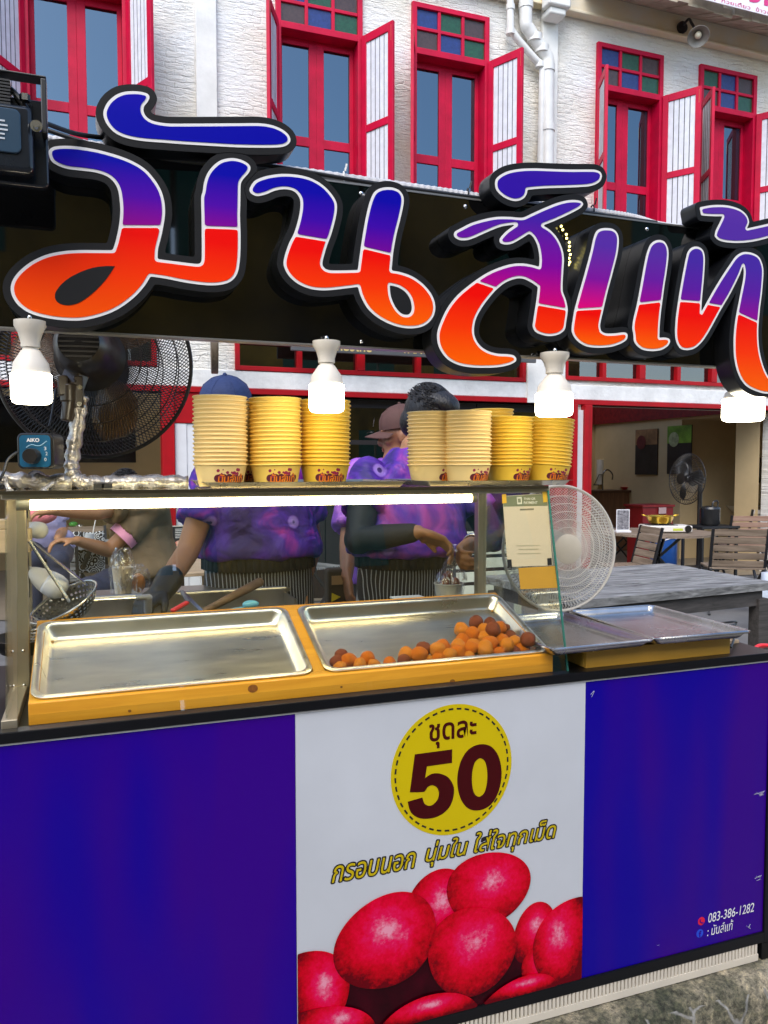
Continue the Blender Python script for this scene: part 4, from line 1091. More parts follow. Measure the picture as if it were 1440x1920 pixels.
for k, x in enumerate((.37, .585, .92, 1.3)):
    mb = MB(); mb.tube([(x + .004 * math.cos(a), YB + .03 + .015 * math.cos(a), 2.201 + .0155 * math.sin(a)) for a in np.linspace(0, 2 * PI, 21)[:-1]], .0022, 6, closed=True); mb.bar((x, YB + .018, 2.215), (x + .004, YB + .016, 2.232), .004)
    tag(obj('cable_tie', mb, mat('white_nylon', (.75, .74, .7), .4) if k in (0, 1) else BLACKM, None, 40), ['white cable tie on the conduit between the first two upper windows', 'white cable tie on the conduit above the second big letter', 'black cable tie on the conduit beside the slanted mark', 'black cable tie at the far right end of the conduit'][k], 'cable tie')
# reflected fairy lights near the letters, modelled as a glowing string on the board
mb = MB(); q0 = [Vector((PY(x, y, YB - .008).x, YB - .008, PY(x, y, YB - .008).z)) for x, y in ((1052, 425), (1060, 440), (1066, 455), (1068, 470), (1068, 485), (1067, 497))]
mb.tube(smoothpath(q0, 4), .0012, 6); fs_ = thing('fairy_light_reflection', 'glowing beads modelling a reflection of tiny yellow fairy lights in the black board', 'reflection', q0[0]); obj('wire', mb, BLACKM, fs_)
mb = MB()
for p in smoothpath(q0, 2): mb.ell(p + Vector((random.uniform(-.004, .004), -.003, 0)), .0033, None, 8, 6)
obj('lamp', mb, mat('reflected_fairy_glow', (1, .85, .25), .4, emit=2.2), fs_)  # glowing beads stand for mirrored points of light
# ================================================================== glass display case on the cart
STEEL = mat('stainless', (.60, .58, .54), .22, 1.0, var=.06, scale=4, roughvar=.08)
BRUSH = mat('brushed_tray_steel', (.80, .75, .66), .30, 1.0, var=.12, scale=5, stretch=(1, 6, 1), roughvar=.10)
ALU = mat('champagne_aluminium', (.58, .50, .36), .35, .85, var=.06)
CG = glass_mat('case_glass', (.965, .98, .955), 1.0, ior=1.75)
GEDGE = mat('glass_edge', (.03, .16, .12), .15, spec=.8)
GX0, GX1 = -.185, 1.2
ZC = .9425
Yb, Zb, Yt, Zt = 1.82, ZC, 1.931, 1.432
YR = 2.34
dc = thing('display_case', 'glass display case with a slanted front and champagne aluminium posts on the counter', 'display case', ((GX0 + GX1) / 2, 2.1, ZC))
fr = MB()
fr.box((GX0 - .012, 2.095, ZC), (GX0 + .026, 2.125, 1.425)); fr.box((GX0 - .012, Yb, ZC), (GX0 + .02, 2.094, ZC + .02))
fr.box((GX1 - .022, YR - .022, ZC), (GX1 + .008, YR + .008, 1.425)); fr.box((GX0 - .012, YR - .02, ZC), (GX0 + .018, YR + .008, 1.425))
fr.box((GX0 - .012, Yt + .004, 1.4255), (GX1 + .008, Yt + .03, 1.4395)); fr.box((GX0 - .012, YR - .02, 1.4255), (GX1 + .008, YR + .008, 1.4395))
fr.box((GX0 - .0119, Yt + .0301, 1.426), (GX0 + .015, YR - .0201, 1.439)); fr.box((GX1 - .015, Yt + .0301, 1.426), (GX1 + .0079, YR - .0201, 1.439))
obj('frame', fr, ALU, dc, None, bevel=.002)
tp = MB(); tp.box((GX0 - .01, Yt - .004, 1.4405), (GX1 - .004, YR + .006, 1.4445)); obj('top_glass', tp, CG, dc, None)
be = MB(); be.box((GX0 - .014, Yt - .008, 1.4375), (GX1 - .004, Yt + .0035, 1.4455)); obj('front_edge_strip', be, mat('dark_edge', (.025, .02, .01), .3), dc, None)
fg = MB(); dn = Vector((0, -(Zt - Zb), (Yt - Yb))).normalized() * .005
fg.prism([(GX0 + .02, Yb, Zb), (GX1 - .006, Yb, Zb), (GX1 - .006, Yt, Zt), (GX0 + .02, Yt, Zt)], -dn); obj('front_glass', fg, CG, dc, None)
sgm = MB(); sgm.prism([(GX1 - .005, Yb + .004, Zb), (GX1 - .005, YR - .024, Zb), (GX1 - .005, YR - .024, 1.424), (GX1 - .005, Yt + .002, 1.424)], (.005, 0, 0)); obj('side_glass', sgm, CG, dc, None)
sgm = MB(); sgm.bar((GX1 - .0005, Yb + .001, Zb), (GX1 - .0005, Yt + .001, Zt), .0045); obj('glass_edge', sgm, GEDGE, dc, None)
sl = MB(); sl.prism([(GX0 - .004, Yb + .01, Zb + .021), (GX0 - .004, 2.09, Zb + .021), (GX0 - .004, 2.09, 1.424), (GX0 - .004, Yt + .004, 1.424)], (.004, 0, 0)); obj('side_glass', sl, CG, dc, None)
rv = MB()
for z in (.965, 1.05): rv.ell((GX0 + .012, 2.094, z), .004)
obj('rivet', rv, STEEL, dc)

# lit fluorescent tube under the top edge
ZTU = 1.4105; YTU = 2.0
tl = thing('tube_lamp', 'lit warm white fluorescent tube under the front edge of the glass case', 'lamp', (.42, YTU, ZTU))
TL0, TL1 = -.142, .992
mb = MB(); mb.tube([(TL0, YTU, ZTU), (TL1, YTU, ZTU)], .0115, 16); obj('tube', mb, mat('tube_glow', (1, .86, .50), .4, var=0, emit=8), tl)
mb = MB()
for a, b in ((TL0 - .03, TL0 - .0005), (TL1 + .0005, TL1 + .015)): mb.tube([(a, YTU, ZTU), (b, YTU, ZTU)], .0125, 16)
mb.box((TL0 - .03, YTU - .006, ZTU + .0127), (TL1 + .015, YTU + .012, 1.425)); obj('batten', mb, mat('ivory_batten', (.75, .65, .42), .5), tl, 40)

# ---- sloped wooden tray stand
a_t = math.atan2(1.105 - .996, .30)
TX0, TX1 = -.144, 1.156
WY = wood_mat('yellow_pine', (.62, .25, .010), (.78, .36, .022), 2.2, 0, .45, bump=.12, coat=.15)
ts = thing('tray_stand', 'sloping yellow pine stand holding two steel trays inside the glass case', 'stand', ((TX0 + TX1) / 2, 2.0, ZC))
y0, y1 = 1.8255, 2.155
zt = lambda y: .992 + (y - 1.8255) * math.tan(a_t)
def slab(x0, x1, ya, yb_, mb, zlow=None):
    zl = ZC + .001 if zlow is None else None
    p = [(x0, ya, ZC + .001 if zl else zt(ya) - .045), (x0, yb_, ZC + .001 if zl else zt(yb_) - .045), (x0, yb_, zt(yb_)), (x0, ya, zt(ya))]
    mb.prism(p, (x1 - x0, 0, 0))
mb = MB(); slab(TX0, TX1, y0, y0 + .022, mb); fb_ = obj('front_board', mb, WY, ts, None, bevel=.002)
for px_, py_, r_ in ((474, 1291, .0095), (848, 1278, .006), (243, 1333, .003), (640, 1288, .0025)):
    c = PY(px_, py_, y0); mb = MB(); mb.prism([(c.x + r_ * 1.25 * math.cos(a_), y0 - .0008, c.z + r_ * math.sin(a_)) for a_ in np.linspace(0, 2 * PI, 21)[:-1]], (0, .0006, 0)); obj('knot', mb, mat('pine_knot', (.16, .05, .006), .5, var=.7, scale=160, col2=(.32, .11, .01)), fb_, None)
mb = MB(); slab(TX0, TX1, y1 - .022, y1, mb, 1); obj('back_board', mb, WY, ts, None, bevel=.002)
for x in (TX0, .492, TX1 - .02):
    mb = MB(); slab(x, x + (.03 if x == .492 else .02), y0 + .0225, y1 - .0225, mb, 1); obj('cross_board', mb, WY, ts, None, bevel=.002)
mb = MB()
for x in (TX0 + .01, TX1 - .04): mb.box((x, y1 - .05, ZC + .001), (x + .03, y1 - .0225, zt(y1) - .046))
obj('leg', mb, WY, ts, None)

def rr(x0, x1, y0, y1, r, z, n=7):
    out = []
    for cx, cy, a0 in ((x1 - r, y1 - r, 0), (x0 + r, y1 - r, 90), (x0 + r, y0 + r, 180), (x1 - r, y0 + r, 270)):
        for k in range(n + 1):
            a = R(a0 + 90 * k / n); out.append(Vector((cx + r * math.cos(a), cy + r * math.sin(a), z)))
    return out
def pan(w, d, depth, lip=.012, r=.03, M=None, inset=.018):
    """pressed rectangular pan with a rolled lip; origin at front left of the rim, rim at z = 0"""
    mb = MB(); L = [rr(0, w, 0, d, r, -.005), rr(-.001, w + .001, -.001, d + .001, r, .0005), rr(lip * .5, w - lip * .5, lip * .5, d - lip * .5, r, .003), rr(lip, w - lip, lip, d - lip, r * .9, .0005), rr(lip + .003, w - lip - .003, lip + .003, d - lip - .003, r * .85, -.006),
                   rr(lip + inset * .7, w - lip - inset * .7, lip + inset * .7, d - lip - inset * .7, r * .8, -depth * .8), rr(lip + inset, w - lip - inset, lip + inset, d - lip - inset, r * .75, -depth * .96), rr(lip + inset + .010, w - lip - inset - .010, lip + inset + .010, d - lip - inset - .010, r * .6, -depth)]
    n = len(L[0]); vs = [v for ring in L for v in ring]; fs = []
    for i in range(len(L) - 1):
        for k in range(n):
            q = (k + 1) % n; fs.append((i * n + k, (i + 1) * n + k, (i + 1) * n + q, i * n + q))
    fs.append(tuple(range((len(L) - 1) * n, len(L) * n)))
    if M is not None: vs = [M @ v for v in vs]
    mb._add(vs, fs); return mb
TW = .63; TD = .322
def traymat(x): return Matrix.Translation((x, 1.832, zt(1.832) + .0055)) @ Matrix.Rotation(a_t, 4, 'X')
TPL = []
for x, lab in ((TX0 + .004, 'empty stainless steel tray on the left of the yellow stand'), (.52, 'stainless steel tray holding orange and brown fried balls')):
    mb = pan(TW if x < .2 else TX1 - .004 - .52, TD, .036, M=traymat(x)); o = obj('steel_tray', mb, BRUSH, None, 50); tag(o, lab, 'tray')
    o.modifiers.new('s', 'SOLIDIFY').thickness = .0012

# ---- fried sweet potato balls
fb_o = [mat('fried_orange', (.80, .235, .006), .42, var=.28, scale=70, bump=.6, bscale=120, spec=.4, coat=.12), mat('fried_orange_dark', (.74, .17, .004), .42, var=.3, scale=60, bump=.6, bscale=120, spec=.3)]
fb_b = mat('fried_brown', (.20, .038, .008), .5, var=.4, scale=55, bump=.4, bscale=120, spec=.3)
balls = [(75, 368, 40, 'b', 0), (122, 330, 42, 'b', 0), (108, 400, 40, 'o', 0), (175, 368, 47, 'o', 0), (205, 390, 42, 'o', 0), (272, 352, 44, 'o', 0), (300, 382, 38, 'o', 0), (400, 383, 40, 'o', 0), (485, 345, 46, 'o', 0), (490, 370, 40, 'b', 0), (582, 290, 44, 'b', 0), (582, 345, 50, 'o', 0), (600, 368, 35, 'o', 0),
         (687, 282, 45, 'o', 0), (670, 318, 48, 'o', 0), (675, 355, 38, 'o', 0), (778, 275, 45, 'o', 0), (768, 320, 46, 'o', 0), (755, 350, 45, 'o', 0), (800, 240, 40, 'o', 0), (797, 180, 45, 'o', 0), (858, 208, 44, 'o', 0), (865, 270, 43, 'o', 0), (850, 308, 43, 'o', .004), (850, 340, 36, 'o', 0), (883, 147, 42, 'b', .006),
         (918, 178, 40, 'o', 0), (958, 145, 38, 'b', 0), (975, 182, 46, 'b', .022), (1010, 172, 40, 'o', .012), (920, 225, 40, 'o', 0), (953, 258, 46, 'o', .008), (938, 305, 54, 'o', .006), (1024, 240, 38, 'o', .006), (1045, 175, 28, 'b', 0), (1066, 217, 36, 'b', 0), (1040, 300, 45, 'o', .004), (1040, 328, 38, 'o', 0), (1105, 262, 42, 'o', .004), (1150, 287, 42, 'o', .004), (1120, 318, 36, 'b', 0), (1200, 305, 45, 'b', .004)]
Mt = traymat(.52); nrm = (Mt.to_3x3() @ Vector((0, 0, 1))).normalized(); p0 = Mt @ Vector((0, 0, -.036))
BP = []
for px, py, pr_, c, lift in balls:
    X, Y = 600 + px / 3, 1120 + py / 3
    d = ray(X, Y)
    r = pr_ / 3 / FPX * 2.05
    for _ in range(3):
        q = p0 + nrm * (r * .96 + lift); t = (q - _O).dot(nrm) / d.dot(nrm); P = _O + d * t; r = pr_ / 3 / FPX * (P - _O).dot(_f) * .97
    BP.append([P, r, c])
for it in range(12):                          # push overlapping balls apart
    for i in range(len(BP)):
        for j in range(i):
            dv = BP[i][0] - BP[j][0]; ov = (BP[i][1] + BP[j][1]) * .82 - dv.length
            if ov > 0 and dv.length > 1e-5:
                dv.normalize(); BP[i][0] = BP[i][0] + dv * ov * .25 + nrm * ov * .08; BP[j][0] = BP[j][0] - dv * ov * .25
    for b in BP:
        h = (b[0] - p0).dot(nrm)
        if h < b[1] * .97: b[0] = b[0] + nrm * (b[1] * .97 - h)
        loc = Mt.inverted() @ b[0]
        loc.y = max(.020 + b[1], min(TD - .03 - b[1], loc.y)); loc.x = max(.03 + b[1], min(.632 - .03 - b[1], loc.x)); b[0] = Mt @ loc
BMESH = []
for k in range(4):
    mb = MB(); mb.ell((0, 0, 0), 1, None, 26, 18)
    rb = random.Random(k)
    ph = [rb.uniform(0, 6.3) for _ in range(6)]
    for v in mb.bm.verts:
        x, y, z = v.co; v.co *= 1 + .10 * mnoise.noise(Vector((x * 1.3 + k * 7, y * 1.3, z * 1.3))) + .025 * mnoise.noise(Vector((x * 4 + k * 3, y * 4, z * 4))) + .045 * math.sin(2.2 * x + ph[0]) * math.sin(2.6 * y + ph[1]) + .03 * math.sin(4 * z + ph[2]) + .012 * math.sin(9 * x + 7 * y + ph[3])
    me = mb.mesh('fried_ball')
    for p in me.polygons: p.use_smooth = True
    BMESH.append(me)
def ball_obj(P, r, c, k):
    me = BMESH[k % 4].copy(); me.materials.append(fb_b if c == 'b' else fb_o[k % 2])
    o = bpy.data.objects.new('fried_ball', me); COL.objects.link(o); o.location = P
    o.scale = (r * random.uniform(.97, 1.05), r * random.uniform(.97, 1.05), r * random.uniform(.93, 1.0)); o.rotation_euler = (random.uniform(-.4, .4), random.uniform(-.4, .4), random.uniform(0, 6))
    return o
cn = {'o': 0, 'b': 0}
for k, b in sorted(enumerate(BP), key=lambda t: (600 + balls[t[0]][0] / 3)):
    c = b[2]; cn[c] += 1
    o = ball_obj(b[0], b[1], c, k)
    tag(o, '%s fried ball, %s from left among the %s ones in the tray' % ('orange' if c == 'o' else 'dark brown', ORD[cn[c]], 'orange' if c == 'o' else 'brown'), 'fried ball', 'fried sweet potato balls in the steel tray')

# ---- long steel trays carrying the cup stacks on top of the case
ZTOP = 1.4455
def long_tray(x0, x1, lab):
    mb = MB(); yA, yB = 1.965, 2.29; f = .03
    out = lambda e, z: [(x0 - e, yA - e, z), (x1 + e, yA - e, z), (x1 + e, yB + e, z), (x0 - e, yB + e, z)]
    L = [out(0, ZTOP + .0005), out(f * .35, ZTOP + .014), out(f * .6, ZTOP + .0145), out(f * .6, ZTOP + .0155), out(f * .3, ZTOP + .0152), out(-.004, ZTOP + .003)]
    vs = [v for q in L for v in q]; fs = [(0, 3, 2, 1)]
    for i in range(len(L) - 1):
        for k in range(4): fs.append((i * 4 + k, i * 4 + (k + 1) % 4, (i + 1) * 4 + (k + 1) % 4, (i + 1) * 4 + k))
    n = (len(L) - 1) * 4; fs.append((n, n + 1, n + 2, n + 3)); mb._add([Vector(v) for v in vs], fs)
    tag(obj('serving_tray', mb, mat('dull_steel', (.40, .36, .29), .28, 1.0, var=.1, roughvar=.06), None, None), lab, 'tray')
long_tray(.27, .765, 'long steel tray under the left cup stacks on top of the glass case')
long_tray(.855, 1.275, 'long steel tray under the right cup stacks on top of the glass case')

# ---- paper cups
CUPM = [mat('cream_paper', (.90, .66, .27), .5, var=.02), mat('cream_paper_glow', (.92, .63, .12), .5, var=.02), mat('cream_paper_deep_glow', (.92, .60, .06), .5, var=.02)]  # yellower copies paint the bulbs' glow into the same cup paper
def cup_mesh(rb=.0555, rt=.0665, h=.058):
    mb = MB(); n = 40
    rim = [(rt + .0022 * math.cos(a) + .001, h - .0024 + .0024 * math.sin(a)) for a in np.linspace(-PI * .6, PI * 1.2, 9)]
    prof = [(0.0001, .004), (rb - .003, .004), (rb - .002, 0), (rb, 0), (rb + (rt - rb) * .5, h * .5), (rt - .0004, h - .006)] + rim + [(rt - .0022, h - .004), (rb - .0015, .005), (.0001, .0052)]
    mb.lathe(prof, n); return mb.mesh('paper_cup')
cups0 = []
for m in CUPM:
    me = cup_mesh(); me.materials.append(m)
    for p in me.polygons: p.use_smooth = True
    me.set_sharp_from_angle(angle=R(40)); cups0.append(me)
def cup_print():
    """graffiti logo wrapped round the cup wall: dark splash, orange lettering, small line below"""
    h, rb, rt = .058, .0555, .0665
    def wrap(me, out):
        for v in me.vertices:
            u, w = v.co.x, v.co.y; r = rb + (rt - rb) * w / h + out
            a = -PI / 2 + u / r; v.co = (r * math.cos(a), r * math.sin(a), w)
    res = []
    mb = MB(); rg = random.Random(5)
    def disc(x, y, r, sx=1.0):
        n = 14; mb._add([Vector((x + r * sx * math.cos(2 * PI * k / n), y + r * math.sin(2 * PI * k / n), 0)) for k in range(n)], [tuple(range(n))])
    for k in range(11): disc(-.036 + .0072 * k, .0205 + rg.uniform(-.003, .003), rg.uniform(.0065, .0105))
    for k in range(8): mb.quad((-.02 + k * .006, .017, 0), (-.02 + k * .006 + .0028, .017, 0), (-.02 + k * .006 + .0018, .006 + rg.uniform(0, .006), 0), (-.02 + k * .006 + .0008, .006 + rg.uniform(0, .004), 0))
    bd = mb.mesh('logo_splash'); wrap(bd, .0004); res.append(('logo_splash', bd, mat('splash_maroon', (.10, .004, .02), .5)))
    mb = MB()
    for k in range(12): disc(rg.uniform(-.038, .038), rg.uniform(.032, .043), rg.uniform(.0012, .0045))
    for x, y, r in ((-.028, .027, .005), (.006, .033, .006), (.028, .027, .0045)): disc(x, y, r)
    bd = mb.mesh('logo_drops'); wrap(bd, .0005); res.append(('logo_drops', bd, mat('splash_crimson', (.28, .006, .06), .5)))
    me = text_mesh('มันส์แท้', .02, .95); fit_text(me, Matrix.Translation((0, .0215, 0)), .070, .024); wrap(me, .0008); res.append(('logo_lettering', me, ramp_mat('logo_orange', [(0, (.75, .30, .01)), (1, (.80, .12, .005))], .5)))
    me = text_mesh('Sweet Potato', .02); fit_text(me, Matrix.Translation((-.004, .0075, 0)), .044, .0052); wrap(me, .0009); res.append(('logo_caption', me, mat('logo_gold', (.55, .34, .06), .5)))
    return res
PRINT = cup_print()
PITCH = .0107
def stack(px, py_top, Y, mats, n, lab, yaw=0.0, tilt=0.0, bottom_px=None, printed=True):
    """n nested cups; the top rim projects near (px, py_top)"""
    z0 = ZTOP + .0035
    x = PY(px, 903, Y).x
    tilt = tilt or random.uniform(-.012, .012)
    Mx = Matrix.Translation((x, Y, z0)) @ Matrix.Rotation(tilt, 4, 'Y')
    for k in range(n):
        me = cups0[mats[min(len(mats) - 1, k * len(mats) // n)]]
        jit = Matrix.Rotation(random.uniform(-.008, .008), 4, 'Y') @ Matrix.Rotation(yaw if k == 0 else random.uniform(-3, 3), 4, 'Z')
        M4 = Mx @ Matrix.Translation((random.uniform(-.0006, .0006), 0, k * PITCH)) @ jit
        o = bpy.data.objects.new('paper_cup', me); COL.objects.link(o); o.matrix_world = M4
        o.location = M4.to_translation(); o.rotation_euler = M4.to_euler()
        what = 'bottom cup with graffiti logo' if k == 0 else ('top cup' if k == n - 1 else 'paper cup %s from the bottom' % ORD[k + 1])
        tag(o, '%s of the %s' % (what, lab), 'paper cup', 'paper cups stacked on the glass case')
        if k == 0 and printed:
            for nm, mesh, m in PRINT:
                if not mesh.materials: mesh.materials.append(m)
                c = bpy.data.objects.new(nm, mesh); COL.objects.link(c); c.parent = o
def ncups(py_top, Y, px):
    h = PY(px, py_top, Y).z - (ZTOP + .0035); return max(3, int(round((h - .058) / PITCH)) + 1)
for px, pyt, Y, ms, lab, yaw, tilt in ((414, 747, 2.055, [0], 'leftmost cup stack', .32, 0), (446, 756, 2.20, [0], 'pale cup stack behind the two leftmost ones', .5, 0), (518, 745, 2.06, [1, 1], 'second cup stack from the left', .12, 0), (609, 753, 2.08, [2], 'cup stack behind the middle lit bulb', .05, 0),
                                       (808, 774, 2.115, [0], 'cup stack just right of the black-haired head', .75, 0), (876, 771, 2.05, [0], 'fourth cup stack from the right', .42, 0), (921, 766, 2.225, [1, 1], 'cup stack hidden behind two right stacks', .2, 0), (955, 780, 2.09, [2], 'second cup stack from the right', .45, 0), (1026, 783, 2.105, [2], 'rightmost cup stack leaning to the right', .15, R(4))):
    stack(px, pyt, Y, ms, ncups(pyt, Y, px), lab, yaw, tilt)

# ---- bulbs hanging under the sign
def lit_bulb(px, ytop, ylit0, ylit1, wpx, lab):
    Y = 1.80 if px < 1300 else 1.885
    c = PY(px, ytop, Y); zb = PY(px, ylit1, Y).z; zm = PY(px, ylit0, Y).z; zt_ = PY(px, ytop, Y).z
    r = (PY(px + wpx / 2, ylit1, Y).x - PY(px - wpx / 2, ylit1, Y).x) / 2
    t = thing('hanging_bulb', lab, 'bulb', (c.x, Y, zt_), 'lit LED bulbs under the sign')
    M = Matrix.Translation((c.x, Y, 0)); H = zt_ - zm
    zs = zt_ - H * .50
    mb = MB(); mb.lathe([(.0001, zt_), (r * .78, zt_), (r * .78, zt_ - H * .10), (r * .60, zt_ - H * .22), (r * .47, zt_ - H * .40), (r * .47, zs), (.0001, zs)], 28, M); obj('socket', mb, mat('ivory_socket', (.66, .60, .50), .4, var=.06), t, 40)
    mb = MB(); mb.lathe([(r * .40, zs - .0005), (r * .40, zs - H * .05), (r * .46, zs - H * .06), (r * .62, zs - H * .16), (r * .86, zs - H * .30), (r * .94, zm)], 32, M); obj('bulb_base', mb, mat('bulb_plastic', (.74, .68, .58), .4), t, 40)
    mb = MB(); mb.lathe([(r * .94, zm - .0004), (r, zm - .002), (r, zb + .012), (r * .95, zb + .004), (r * .8, zb), (.0001, zb)], 32, M); obj('diffuser', mb, mat('bulb_glow', (1, .90, .66), .4, var=0, emit=10), t, 40)
    mb = MB(); mb.tube([(c.x, Y + .01, zt_), (c.x, Y + .03, zt_ + .012)], .006, 8); mb.ell((c.x, Y, zt_ + .006), (.006, .006, .008)); obj('hook', mb, STEEL, t)
lit_bulb(56, 602, 701, 757, 79, 'lit white LED bulb in front of the big black fan, leftmost of the hanging bulbs')
lit_bulb(612, 640, 721, 773, 64, 'lit white LED bulb hanging over the yellow cup stacks in the middle')
lit_bulb(1040, 662, 738, 781, 60, 'lit white LED bulb hanging over the rightmost cup stack')
lit_bulb(1395, 690, 748, 790, 58, 'lit white LED bulb tucked behind the last orange letter at the right edge')

# ---- QR payment sheet taped inside the side glass
xq = GX1 - .0085
def QX(x, y): return PX(x, y, xq)
qs = thing('payment_sheet', 'cream payment sheet with a green header taped to the right side glass', 'sign', QX(990, 1060))
def sheet_on_side(name, pts, m, off=0.0):
    p = [QX(*q) for q in pts]; mb = MB(); mb.prism([v - Vector((off, 0, 0)) for v in p], (-.0006, 0, 0)); return obj(name, mb, m, qs, None)
# the sheet hangs on the front glass, right-hand end
dnn = dn.normalized()
def onfront(x, y, off):
    d = ray(x, y); q = Vector((0, Yb, Zb)) - dnn * off; t = (q - _O).dot(dnn) / d.dot(dnn); return _O + d * t
def front_patch(name, pts, m, off, parent):
    p = [onfront(x, y, off) for x, y in pts]; mb = MB(); mb.prism(p, -dnn * .0004); return obj(name, mb, m, parent, None)
front_patch('paper', [(942, 930), (1026, 925), (1036, 1060), (952, 1063)], mat('cream_sheet', (.80, .63, .42), .6, var=.04), .0058, qs)
front_patch('header', [(943, 931), (1025, 926), (1027, 948), (944, 950)], mat('sage_header', (.22, .22, .11), .6), .0054, qs)
def front_text(name, s, x0, x1, ylo, yhi, m, off, parent, bold=0.0):
    a = onfront(x0, (ylo + yhi) / 2, off); b = onfront(x1, (ylo + yhi) / 2, off); lo = onfront((x0 + x1) / 2, ylo, off); hi = onfront((x0 + x1) / 2, yhi, off)
    up = (hi - lo); w = (b - a).length; h = up.length; up.normalize(); rt = Vector((1, 0, 0)); nn = rt.cross(up)
    c = (a + b) / 2; c.z = (lo.z + hi.z) / 2; c.y = (lo.y + hi.y) / 2
    M = Matrix(((rt.x, up.x, nn.x, c.x), (rt.y, up.y, nn.y, c.y), (rt.z, up.z, nn.z, c.z), (0, 0, 0, 1)))
    me = fit_text(text_mesh(s, bold), M, w, h); return link(name, me, m, parent)
CRT = mat('cream_text', (.75, .68, .5), .5)
front_text('header_text', 'THAI QR', 982, 1004, 938, 933, CRT, .0048, qs, .02); front_text('header_text', 'PAYMENT', 982, 1008, 945, 940, CRT, .0048, qs, .02)
front_patch('header_mark', [(969, 932), (978, 931.5), (979, 945), (970, 945.5)], CRT, .0050, qs)
front_patch('header_mark', [(971, 935), (976, 934.5), (977, 942), (972, 942.5)], mat('sage_header', (.22, .22, .11), .6), .0046, qs)
for k, (x0, x1, y) in enumerate(((968, 1012, 1022), (972, 1010, 1029), (970, 1014, 1037))):
    front_patch('text_line', [(x0, y), (x1, y - .6), (x1, y + 1.2), (x0, y + 1.8)], mat('faded_text', (.55, .45, .28), .6), .0050, qs)
front_patch('name_line', [(975, 954), (1001, 953), (1001, 956), (975, 957)], mat('grey_text', (.25, .2, .12), .6), .0050, qs)
for pts in ([(951, 1049), (959, 1049), (960, 1063), (952, 1063)], [(1026, 1047), (1034, 1046), (1035, 1059), (1027, 1060)]): front_patch('tape', pts, BLACKM, .0046, qs)
for pts in ([(941, 927), (949, 926), (950, 943), (942, 944)], [(1017, 922), (1025, 921), (1027, 941), (1019, 942)]): front_patch('tape', pts, mat('amber_tape', (.75, .42, .03), .3), .0046, qs)
o = front_patch('card', [(972, 1065), (1042, 1061), (1047, 1102), (976, 1105)], mat('orange_card', (.70, .34, .03), .6), .0062, None); tag(o, 'plain orange card hanging below the payment sheet on the glass', 'card')
# ================================================================== people
SKIN = [mat('tan_skin', (.40, .19, .085), .5, var=.06, scale=20, sss=.12), mat('brown_skin', (.27, .115, .055), .5, var=.06, scale=20, sss=.12)]
HAIR = mat('black_hair', (.007, .006, .007), .42, var=.3, scale=60, bump=.5, bscale=160, stretch=(1, 1, .2))
def tiedye(name, c0, c1, c2, sc=7.0):
    m = bpy.data.materials.new(name); m.use_nodes = True
    n, l = m.node_tree.nodes, m.node_tree.links; b = n['Principled BSDF']; b.inputs['Roughness'].default_value = .6
    tc = n.new('ShaderNodeTexCoord')
    no = n.new('ShaderNodeTexNoise'); no.inputs['Scale'].default_value = sc; no.inputs['Detail'].default_value = 4; no.inputs['Distortion'].default_value = 1.6; l.new(tc.outputs['Object'], no.inputs['Vector'])
    rp = n.new('ShaderNodeValToRGB'); e = rp.color_ramp.elements
    e[0].position = .34; e[0].color = (*c0, 1); e[1].position = .70; e[1].color = (*c2, 1); q = e.new(.52); q.color = (*c1, 1)
    l.new(no.outputs[0], rp.inputs[0])
    vo = n.new('ShaderNodeTexVoronoi'); vo.inputs['Scale'].default_value = sc * 1.5; vo.inputs['Randomness'].default_value = .9; l.new(tc.outputs['Object'], vo.inputs['Vector'])
    r2 = n.new('ShaderNodeValToRGB'); e = r2.color_ramp.elements; e[0].position = .02; e[0].color = (.03, .01, .08, 1); e[1].position = .5; e[1].color = (0, 0, 0, 1)
    for p, c in ((.10, (.03, .01, .08)), (.13, (.45, .30, .75)), (.22, (.35, .2, .7)), (.27, (.1, .02, .3)), (.31, (0, 0, 0))): q = e.new(p); q.color = (*c, 1)
    r3 = n.new('ShaderNodeValToRGB'); e = r3.color_ramp.elements; e[0].position = .26; e[0].color = (.7, .7, .7, 1); e[1].position = .31; e[1].color = (0, 0, 0, 1)
    l.new(vo.outputs['Distance'], r2.inputs[0]); l.new(vo.outputs['Distance'], r3.inputs[0])
    sel = n.new('ShaderNodeMath'); sel.operation = 'GREATER_THAN'; sel.inputs[1].default_value = .62
    sx = n.new('ShaderNodeSeparateXYZ'); l.new(vo.outputs['Color'], sx.inputs[0]); l.new(sx.outputs[0], sel.inputs[0])
    mu = n.new('ShaderNodeMath'); mu.operation = 'MULTIPLY'; l.new(sel.outputs[0], mu.inputs[0]); l.new(r3.outputs[0], mu.inputs[1])
    mx = n.new('ShaderNodeMixRGB'); l.new(mu.outputs[0], mx.inputs[0]); l.new(rp.outputs[0], mx.inputs[1]); l.new(r2.outputs[0], mx.inputs[2])
    l.new(mx.outputs[0], b.inputs['Base Color'])
    nb = n.new('ShaderNodeTexNoise'); nb.inputs['Scale'].default_value = 6; nb.inputs['Detail'].default_value = 3; nb.inputs['Distortion'].default_value = 1.0; l.new(tc.outputs['Object'], nb.inputs['Vector'])
    bp = n.new('ShaderNodeBump'); bp.inputs['Strength'].default_value = .9; bp.inputs['Distance'].default_value = .03; l.new(nb.outputs[0], bp.inputs['Height']); l.new(bp.outputs[0], b.inputs['Normal'])
    return m
DYE1 = tiedye('violet_tie_dye', (.018, .003, .12), (.06, .008, .30), (.36, .02, .34)); DYE2 = tiedye('purple_tie_dye', (.025, .006, .16), (.09, .015, .36), (.38, .05, .38), 6.0); DYE3 = tiedye('lilac_tie_dye', (.10, .03, .35), (.24, .06, .45), (.45, .16, .55), 6.0)
